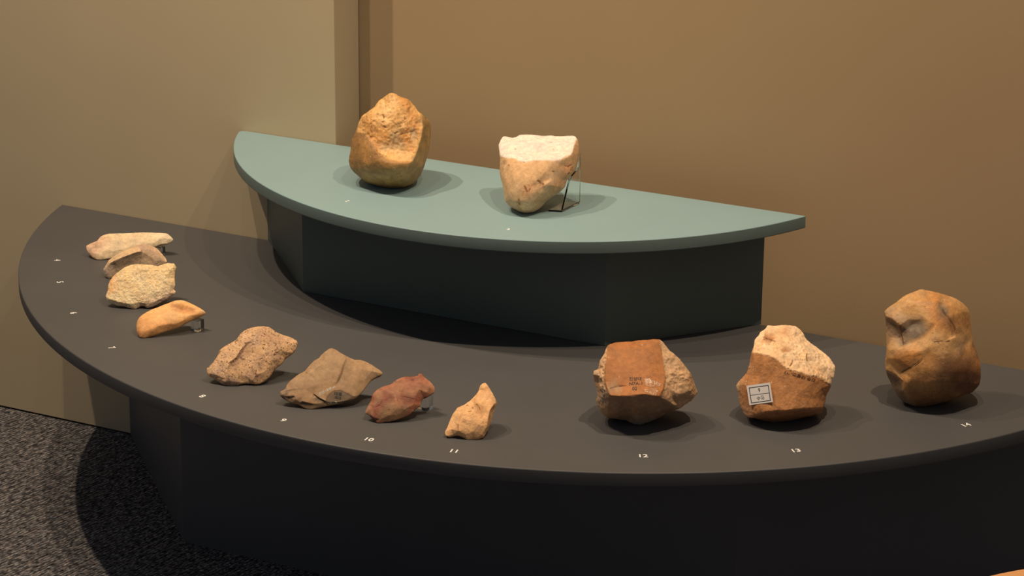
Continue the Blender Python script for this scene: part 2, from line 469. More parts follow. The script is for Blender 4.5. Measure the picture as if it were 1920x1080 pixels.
STONES = {
 'cobble_brown': dict(loc=[-0.1839, -0.1804, 0.1892], L=2.2, sm=0.35, amp=(1.6, 1.0), flip=False, pal=[(0.38, 0.21, 0.075), (0.776, 0.46, 0.184), (0.834, 0.534, 0.248), (0.42, 0.27, 0.11), (0.64, 0.331, 0.112), (0.582, 0.414, 0.224), (0.24, 0.11, 0.04)],
  v=[[-17.0,27.6,150.2],[-8.9,30.7,146.6],[-4.2,34.1,142.2],[7.1,39.0,139.1],[15.4,40.8,130.5],[24.1,40.2,120.7],[30.6,47.2,113.2],[35.2,55.7,102.4],[36.0,60.2,92.1],[36.6,57.3,72.4],[37.3,50.1,53.7],[36.6,44.5,43.1],[35.4,38.1,30.8],[34.2,30.0,20.7],[31.3,23.3,14.3],[26.9,15.9,7.9],[14.5,7.8,1.4],[0.0,0.0,-0.0],[-14.9,-7.0,1.9],[-30.0,-13.6,5.8],[-39.3,-17.2,9.7],[-48.8,-20.3,16.0],[-57.8,-22.6,23.9],[-64.4,-24.2,30.2],[-68.7,-23.1,42.1],[-68.3,-20.2,51.7],[-67.3,-17.0,61.3],[-68.5,-14.7,71.6],[-66.4,-11.6,78.8],[-63.6,-8.0,86.8],[-62.4,-5.2,94.8],[-60.4,-1.9,102.7],[-58.5,1.5,111.5],[-50.4,7.4,117.9],[-41.1,14.3,126.0],[-38.3,17.8,133.2],[-32.8,19.8,138.5],[-25.7,23.9,144.4],[-58.5,-12.0,88.1],[-46.4,-14.9,88.7],[-32.0,-21.3,84.9],[-15.7,-33.4,74.1],[-4.6,-38.8,67.6],[6.0,-42.7,63.3],[14.1,-46.5,59.9],[24.1,-45.2,58.6],[33.1,-43.1,58.3],[40.6,-38.3,57.4],[45.7,-32.4,57.0],[48.9,-23.2,59.3],[47.6,-10.2,66.8],[46.6,1.8,78.9],[44.7,13.9,92.6],[41.3,24.4,103.1],[33.8,32.8,113.6],[27.2,38.0,119.6],[-56.8,-11.6,90.3],[-45.6,-13.9,90.6],[-31.7,-18.6,86.0],[-15.9,-28.8,74.3],[-5.8,-32.5,67.6],[2.7,-33.0,63.0],[8.4,-32.2,59.3],[16.5,-28.5,57.8],[23.8,-24.9,57.4],[31.1,-21.4,56.9],[36.8,-18.3,57.6],[41.2,-12.7,61.5],[41.1,-4.1,67.8],[41.0,6.1,79.6],[40.1,16.3,93.0],[36.9,25.4,102.3],[6.4,-20.5,63.7],[15.1,-12.8,63.0],[25.4,-7.8,62.3],[32.2,-3.2,66.3],[-1.5,-19.7,72.6],[7.6,-12.5,73.7],[18.2,-4.9,73.3],[27.8,1.3,78.1],[30.3,10.4,89.8],[19.0,0.6,87.3],[8.7,-7.7,84.6],[-5.1,-16.5,86.5],[-14.2,-23.5,82.0],[-16.5,-16.0,96.7],[-0.9,-10.4,100.8],[11.2,1.2,99.6],[23.9,8.6,102.9],[30.9,19.5,104.6],[24.3,24.7,114.3],[16.2,12.5,114.4],[4.7,-0.3,114.3],[-8.2,-7.3,112.6],[-24.0,-9.3,109.3],[-35.2,-12.9,100.2],[-45.5,-7.9,107.8],[-34.9,-3.1,118.2],[-20.0,0.4,124.4],[-4.7,3.2,127.4],[6.2,13.7,124.6],[14.1,26.3,126.1],[5.3,25.5,135.3],[-4.2,18.9,137.3],[-16.3,13.8,136.9],[-25.3,13.1,134.2],[-13.5,22.3,145.4],[-49.9,-20.3,79.7],[-33.8,-28.8,73.8],[-50.0,-27.0,64.4],[-18.3,-39.5,65.1],[-39.8,-35.0,54.2],[-54.0,-30.2,47.7],[-23.2,-44.3,48.7],[-3.3,-46.2,55.3],[13.0,-48.7,49.8],[29.7,-45.4,47.9],[42.3,-34.8,46.2],[46.7,-16.0,47.9],[44.2,8.7,58.2],[41.2,27.6,73.5],[38.0,40.4,92.0],[40.8,38.6,63.9],[43.1,14.0,38.0],[-39.7,-35.5,35.7],[-16.7,-42.8,34.0],[6.8,-44.6,34.4],[24.6,-36.4,31.4],[36.2,-24.0,29.9],[39.0,-2.4,28.1],[-15.8,-28.2,18.5],[3.2,-22.0,14.4],[19.6,-11.3,14.8],[-14.3,-39.9,64.9],[-11.8,-39.0,65.2],[-11.8,-39.1,66.4],[-11.0,-40.3,64.4],[-8.9,-38.9,65.7],[-8.9,-39.0,66.9],[-8.1,-40.2,65.0],[-6.0,-38.7,66.3],[-6.0,-38.8,67.5],[-5.2,-40.0,65.5],[-3.3,-38.2,66.7],[-4.3,-36.6,67.3],[-2.2,-40.0,66.1],[-2.6,-34.1,65.9],[-3.4,-32.3,66.5],[-0.9,-37.7,65.9],[-0.8,-32.5,64.5],[-0.6,-31.7,65.4],[1.0,-36.7,64.7],[1.6,-31.8,63.4],[1.9,-31.2,64.3],[2.9,-35.1,63.3],[3.8,-30.7,62.1],[3.9,-29.8,63.0],[4.7,-33.2,61.8],[6.4,-30.4,61.1],[12.7,-1.5,92.0],[14.1,1.3,92.0],[14.3,0.5,93.7],[15.2,-0.2,91.0],[16.3,2.7,92.5],[16.5,1.8,94.2],[17.4,1.3,91.5],[18.6,4.0,93.0],[18.8,3.1,94.7],[19.7,2.6,92.0],[20.8,5.4,93.5],[21.0,4.4,95.2],[21.8,4.2,92.4],[22.8,7.1,93.8],[23.0,6.0,95.6],[23.9,6.0,92.8],[24.5,8.7,94.5],[24.6,7.4,96.2],[25.7,7.6,93.5],[26.2,10.2,95.2],[26.3,9.0,96.9],[27.3,9.2,94.2],[27.6,12.2,95.8],[27.7,11.0,97.5],[28.8,11.1,94.8],[28.9,14.4,96.2],[29.0,13.2,98.0],[30.1,13.2,95.3],[30.4,16.3,96.8],[30.3,15.3,98.5],[31.8,14.8,96.0],[32.2,17.5,97.6],[32.1,16.8,99.2],[33.7,16.0,96.8],[34.7,17.6,98.8],[-18.1,-1.4,121.7],[-16.6,-2.0,119.5],[-15.0,-2.2,120.3],[-17.4,-3.0,119.1],[-14.7,-3.2,117.5],[-13.1,-3.5,118.3],[-15.5,-4.3,117.1],[-12.8,-4.5,115.5],[-11.2,-4.8,116.3],[-13.6,-5.6,115.2],[-10.5,-6.5,113.8],[5.1,-7.9,92.6],[6.2,-4.9,93.2],[6.1,-5.9,94.7],[7.3,-5.7,92.4],[7.9,-2.8,94.2],[7.8,-3.9,95.7],[9.0,-3.7,93.4],[9.5,-0.8,95.2],[9.4,-1.8,96.7],[10.7,-1.7,94.4],[11.8,0.1,96.6],[-30.3,50.6,140.9],[-22.4,53.6,137.4],[-17.5,56.4,133.3],[-6.5,61.2,130.3],[1.6,63.0,121.8],[9.9,62.9,112.2],[16.9,68.3,105.2],[22.6,74.5,95.4],[24.3,77.1,85.8],[25.2,73.8,66.8],[25.6,67.3,48.4],[24.6,62.4,37.8],[23.1,56.7,25.7],[21.3,49.9,15.5],[18.0,44.2,9.0],[13.4,37.8,2.5],[1.2,29.8,-3.9],[-12.9,22.2,-5.3],[-27.5,15.4,-3.4],[-42.2,9.0,0.4],[-51.2,5.4,4.2],[-60.5,2.4,10.3],[-69.3,0.1,18.0],[-75.7,-1.4,24.2],[-80.0,-0.3,35.8],[-79.6,2.5,45.2],[-78.6,5.6,54.5],[-79.7,7.9,64.6],[-77.7,10.9,71.6],[-75.0,14.4,79.4],[-73.8,17.2,87.2],[-71.9,20.4,95.0],[-70.0,23.7,103.6],[-62.2,29.5,109.8],[-53.1,36.3,117.7],[-50.3,39.6,124.7],[-45.3,42.1,129.7],[-38.5,46.4,135.4],[-43.4,72.0,125.6],[-36.3,74.7,122.5],[-31.7,76.7,118.9],[-21.9,81.0,116.3],[-14.6,82.6,108.7],[-7.5,83.0,99.9],[-0.6,86.6,94.1],[5.5,90.2,85.9],[7.8,91.2,77.8],[8.8,87.7,61.0],[8.9,82.4,44.5],[7.8,78.5,34.9],[6.2,73.9,24.0],[4.1,68.8,14.6],[0.8,64.4,8.5],[-3.8,59.3,2.5],[-14.6,52.3,-3.2],[-27.2,45.5,-4.4],[-40.2,39.4,-2.8],[-53.3,33.6,0.6],[-61.4,30.5,4.0],[-69.7,27.8,9.5],[-77.5,25.8,16.3],[-83.2,24.4,21.8],[-87.0,25.4,32.2],[-86.7,27.9,40.6],[-85.8,30.7,48.9],[-86.8,32.7,57.9],[-85.0,35.4,64.2],[-82.6,38.5,71.1],[-81.5,41.0,78.1],[-79.8,43.8,85.0],[-78.1,46.8,92.6],[-71.1,51.9,98.2],[-63.0,58.0,105.2],[-60.6,61.0,111.5],[-56.3,63.7,115.8],[-50.4,67.8,120.8],[-52.2,83.7,101.0],[-47.2,85.6,98.8],[-43.9,86.7,96.4],[-37.0,89.7,94.5],[-31.9,90.8,89.2],[-27.1,91.4,83.0],[-21.8,93.3,79.1],[-16.9,94.7,73.7],[-14.9,94.6,68.3],[-14.0,91.9,56.6],[-14.1,88.4,44.9],[-15.1,86.0,38.2],[-16.3,83.0,30.4],[-18.1,80.0,23.6],[-20.6,77.3,19.2],[-24.1,74.2,14.9],[-31.7,69.2,10.9],[-40.5,64.5,10.0],[-49.6,60.2,11.2],[-58.8,56.1,13.6],[-64.4,53.9,15.9],[-70.2,52.1,19.8],[-75.7,50.6,24.6],[-79.7,49.7,28.5],[-82.4,50.4,35.7],[-82.2,52.1,41.6],[-81.5,54.1,47.4],[-82.3,55.5,53.7],[-81.0,57.3,58.1],[-79.3,59.6,63.0],[-78.5,61.3,67.8],[-77.3,63.3,72.7],[-76.2,65.4,78.1],[-71.3,69.0,82.0],[-65.6,73.2,86.9],[-63.9,75.3,91.3],[-61.1,77.5,94.2],[-57.0,80.5,97.7],[-53.3,81.1,77.3],[-50.8,82.1,76.2],[-49.1,82.6,75.0],[-45.6,84.1,74.1],[-43.1,84.7,71.5],[-40.7,85.0,68.3],[-38.0,85.8,66.4],[-35.5,86.4,63.7],[-34.4,86.2,61.1],[-33.9,84.8,55.3],[-34.0,83.1,49.4],[-34.5,81.9,46.0],[-35.2,80.5,42.1],[-36.1,79.1,38.7],[-37.4,77.8,36.5],[-39.1,76.3,34.3],[-42.9,73.8,32.3],[-47.4,71.4,31.9],[-51.9,69.3,32.5],[-56.5,67.3,33.6],[-59.3,66.2,34.8],[-62.2,65.2,36.7],[-65.0,64.5,39.1],[-67.0,64.0,41.1],[-68.3,64.4,44.7],[-68.2,65.2,47.6],[-67.9,66.2,50.6],[-68.3,66.9,53.7],[-67.6,67.9,55.9],[-66.8,69.0,58.3],[-66.4,69.8,60.8],[-65.8,70.8,63.2],[-65.2,71.9,65.9],[-62.8,73.7,67.9],[-59.9,75.8,70.3],[-59.1,76.9,72.5],[-57.7,78.0,74.0],[-55.6,79.5,75.7],[-53.5,77.1,54.1]],
  f=[29,56,30,29,38,56,28,38,29,109,27,26,109,26,25,25,112,109,112,25,24,112,24,23,32,96,33,96,32,31,31,57,96,39,40,57,40,39,107,107,108,40,113,111,124,30,57,31,57,30,56,56,39,57,39,56,38,38,107,39,107,38,28,107,28,27,107,27,109,109,108,107,109,111,108,111,109,112,112,124,111,124,112,23,124,23,22,22,21,124,110,135,41,135,110,133,133,134,135,133,136,134,42,141,140,138,140,141,140,138,137,137,142,140,142,137,139,142,139,114,95,85,94,85,95,58,58,84,85,42,60,59,138,41,135,135,137,138,137,135,134,134,139,137,139,134,136,136,114,139,114,136,133,33,97,34,97,33,96,96,94,97,96,95,94,95,96,57,57,58,95,58,57,40,59,84,58,40,41,59,41,40,108,108,110,41,110,108,111,110,111,113,113,133,110,113,114,133,113,125,114,125,113,124,125,124,21,125,21,20,20,130,125,20,19,130,143,148,146,149,146,148,148,151,149,153,152,61,200,201,198,201,200,203,196,98,194,194,195,196,195,194,197,197,198,195,197,200,198,151,43,154,158,156,155,93,202,204,86,205,207,63,72,62,62,45,63,37,106,0,37,104,106,99,199,202,83,205,86,77,83,76,76,72,77,72,156,158,158,62,72,62,157,44,44,45,62,45,44,115,36,104,37,104,36,105,105,99,104,99,105,98,99,98,196,196,199,99,199,196,195,199,195,198,198,202,199,202,198,201,201,204,202,204,201,203,76,60,147,76,147,150,76,150,153,153,72,76,153,156,72,156,153,61,61,155,156,62,158,155,157,61,154,157,154,43,43,44,157,131,126,18,18,17,131,35,105,36,105,35,34,34,98,105,98,34,97,97,194,98,97,197,194,197,97,94,94,200,197,94,203,200,94,204,203,94,93,204,93,94,85,85,86,93,85,83,86,83,85,84,84,76,83,76,84,59,59,60,76,60,42,144,150,152,153,144,143,146,143,144,42,43,151,148,145,140,142,145,142,114,114,43,145,114,44,43,114,115,44,114,126,115,126,114,125,126,125,130,130,18,126,18,130,19,206,211,209,211,206,208,215,212,214,161,215,214,161,214,159,159,160,161,159,162,160,2,1,103,213,215,87,213,212,215,212,213,210,212,210,209,209,214,212,214,209,211,211,159,214,159,211,208,159,208,82,82,162,159,164,166,167,166,164,163,163,168,166,168,163,165,168,165,81,169,172,173,172,169,171,170,169,173,88,170,173,174,172,171,102,101,3,167,170,88,167,169,170,169,167,166,166,171,169,171,166,168,171,168,81,81,174,171,81,79,174,66,74,65,66,65,47,47,48,66,47,117,48,2,102,3,102,2,103,102,103,100,100,101,102,100,91,101,91,100,92,91,92,87,87,88,91,87,167,88,87,164,167,164,87,215,164,215,161,161,163,164,163,161,160,160,165,163,165,160,162,162,81,165,81,162,82,81,82,78,78,79,81,74,78,73,74,73,64,64,65,74,64,47,65,47,64,46,47,46,116,116,117,47,117,116,127,127,128,117,128,127,132,132,16,128,179,176,175,175,178,179,178,175,177,180,80,183,182,179,178,178,181,182,178,183,181,178,180,183,180,178,177,177,80,180,188,191,89,188,187,191,185,188,89,185,187,188,187,185,184,187,184,186,186,189,187,182,184,185,184,182,181,181,186,184,186,181,183,186,183,80,80,189,186,68,75,67,193,190,192,193,70,71,70,193,192,50,119,51,121,9,8,122,10,9,7,6,54,7,54,53,53,8,7,53,121,8,52,9,121,9,52,120,120,122,9,6,5,55,55,54,6,71,53,54,53,71,70,52,53,70,52,70,69,52,69,51,51,122,120,122,51,119,119,10,122,119,11,10,11,119,123,123,12,11,123,13,12,90,55,5,90,54,55,54,90,89,89,71,54,89,193,71,193,89,191,191,190,193,190,191,187,190,187,189,189,192,190,189,70,192,70,189,80,80,69,70,68,51,69,68,50,51,50,68,67,50,67,49,49,119,50,49,123,119,123,49,118,123,118,129,129,13,123,129,14,13,14,129,15,4,3,101,101,5,4,101,90,5,90,101,91,90,91,88,88,89,90,88,185,89,88,182,185,88,179,182,88,176,179,176,88,173,173,175,176,175,173,172,172,177,175,177,172,174,174,80,177,80,174,79,79,69,80,79,68,69,79,75,68,75,79,78,75,78,74,74,67,75,67,74,66,66,49,67,49,66,48,48,118,49,118,48,117,117,129,118,129,117,128,128,15,129,15,128,16,1,0,106,106,103,1,103,106,104,103,104,99,99,100,103,99,92,100,92,99,202,92,202,93,92,93,86,86,87,92,86,213,87,86,210,213,210,86,207,207,209,210,207,206,209,206,207,205,205,208,206,205,82,208,82,205,83,82,83,77,77,78,82,77,73,78,73,77,72,73,72,63,63,64,73,63,46,64,46,63,45,45,116,46,116,45,115,116,115,126,126,127,116,127,126,131,127,131,17,17,132,127,17,16,132,41,138,141,41,141,42,42,59,41,145,42,140,42,145,43,43,143,42,43,148,143,51,120,52,52,121,53,59,58,40,154,149,151,146,60,144,149,61,60,149,154,61,60,146,149,61,147,60,61,150,147,150,61,152,61,157,62,62,155,61],
  o=[0,1,2,3,4,5,6,7,8,9,10,11,12,13,14,15,16,17,18,19,20,21,22,23,24,25,26,27,28,29,30,31,32,33,34,35,36,37],
  c=[1,1,4,4,1,1,3,3,3,3,3,3,3,3,3,0,0,0,0,0,0,0,0,0,0,0,0,0,0,0,1,1,1,1,1,1,1,1,0,0,0,0,0,0,0,0,0,0,0,3,3,3,3,3,3,1,1,1,4,4,2,2,2,2,2,2,2,2,1,1,4,1,1,2,2,1,5,5,5,4,5,4,5,4,4,4,1,2,4,4,4,1,1,2,1,4,4,1,2,2,1,4,4,2,1,2,1,0,0,0,0,0,0,0,0,0,3,3,3,3,3,3,3,3,0,3,3,3,3,3,3,3,3,0,6,0,0,6,0,0,6,0,0,6,0,0,6,2,2,6,2,0,6,2,2,6,2,2,2,2,6,2,4,6,4,4,6,4,4,6,4,4,6,4,4,6,4,5,6,4,5,6,5,5,6,5,5,6,4,5,6,4,4,4,2,6,2,2,6,2,2,6,2,2,2,5,6,5,5,6,2,2,6,2,2,2,1,1,4,4,1,1,3,3,3,3,3,3,3,3,3,0,0,0,0,0,0,0,0,0,0,0,0,0,0,0,1,1,1,1,1,1,1,1,1,1,4,4,1,1,3,3,3,3,3,3,3,3,3,0,0,0,0,0,0,0,0,0,0,0,0,0,0,0,1,1,1,1,1,1,1,1,1,1,4,4,1,1,3,3,3,3,3,3,3,3,3,0,0,0,0,0,0,0,0,0,0,0,0,0,0,0,1,1,1,1,1,1,1,1,1,1,4,4,1,1,3,3,3,3,3,3,3,3,3,0,0,0,0,0,0,0,0,0,0,0,0,0,0,0,1,1,1,1,1,1,1,1,0],
  r=[0.4,0.4,0.4,0.4,0.4,0.4,0.4,0.4,0.4,0.4,0.4,0.4,0.4,0.4,0.4,0.4,0.4,0.4,0.4,0.4,0.4,0.4,0.4,0.4,0.4,0.4,0.4,0.4,0.4,0.4,0.4,0.4,0.4,0.4,0.4,0.4,0.4,0.4,0.3,0.3,0.3,0.3,0.3,0.3,0.3,0.3,0.3,0.3,0.3,0.3,0.2,0.2,0.2,0.2,0.2,0.4,1,1,1,1,1,1,1,1,1,1,1,1,1,1,1,1,1,1,1,1,1,1,1,1,1,1,1,1,1,1,1,1,1,1,1,1,1,1,1,1,1,1,1,1,1,1,1,1,1,1,1,0.2,0.2,0.2,0.2,0.2,0.2,0.2,0.2,0.2,0.2,0.2,0.2,0.15,0.15,0.15,0.15,0.15,0.2,0.2,0.2,0.2,0.2,0.2,0.2,0.2,0.2,0.11,0.12,0.25,0.24,0.13,0.27,0.26,0.14,0.29,0.28,0.18,0.58,0.3,0.42,1.0,0.6,0.49,1.0,0.72,0.5,1.0,0.85,0.5,1.0,0.96,0.5,0.5,0.5,1.0,1.0,0.5,1.0,1.0,0.5,1.0,1.0,0.5,1.0,1.0,0.5,1.0,1.0,0.5,1.0,1.0,0.5,1.0,1.0,0.5,1.0,1.0,0.5,1.0,1.0,0.5,1.0,1.0,0.5,1.0,1.0,0.5,0.5,0.5,1.0,1.0,0.5,1.0,1.0,0.5,1.0,1.0,0.5,0.5,0.5,1.0,1.0,0.5,1.0,1.0,0.5,1.0,1.0,0.5,0.4,0.4,0.4,0.4,0.4,0.4,0.4,0.4,0.4,0.4,0.4,0.4,0.4,0.4,0.4,0.4,0.4,0.4,0.4,0.4,0.4,0.4,0.4,0.4,0.4,0.4,0.4,0.4,0.4,0.4,0.4,0.4,0.4,0.4,0.4,0.4,0.4,0.4,0.4,0.4,0.4,0.4,0.4,0.4,0.4,0.4,0.4,0.4,0.4,0.4,0.4,0.4,0.4,0.4,0.4,0.4,0.4,0.4,0.4,0.4,0.4,0.4,0.4,0.4,0.4,0.4,0.4,0.4,0.4,0.4,0.4,0.4,0.4,0.4,0.4,0.4,0.4,0.4,0.4,0.4,0.4,0.4,0.4,0.4,0.4,0.4,0.4,0.4,0.4,0.4,0.4,0.4,0.4,0.4,0.4,0.4,0.4,0.4,0.4,0.4,0.4,0.4,0.4,0.4,0.4,0.4,0.4,0.4,0.4,0.4,0.4,0.4,0.4,0.4,0.4,0.4,0.4,0.4,0.4,0.4,0.4,0.4,0.4,0.4,0.4,0.4,0.4,0.4,0.4,0.4,0.4,0.4,0.4,0.4,0.4,0.4,0.4,0.4,0.4,0.4,0.4,0.4,0.4,0.4,0.4,0.4,0.4,0.4,0.4,0.4,0.4,0.4,0.4]),
 'chopper_cream': dict(loc=[0.0609, -0.1991, 0.1892], L=2.2, sm=0.3, amp=(1.0, 0.6), flip=False, pal=[(0.766, 0.506, 0.292), (0.88, 0.79, 0.76), (0.808, 0.552, 0.34), (0.659, 0.414, 0.235), (0.702, 0.405, 0.226), (0.659, 0.46, 0.307), (0.25, 0.1, 0.04)],
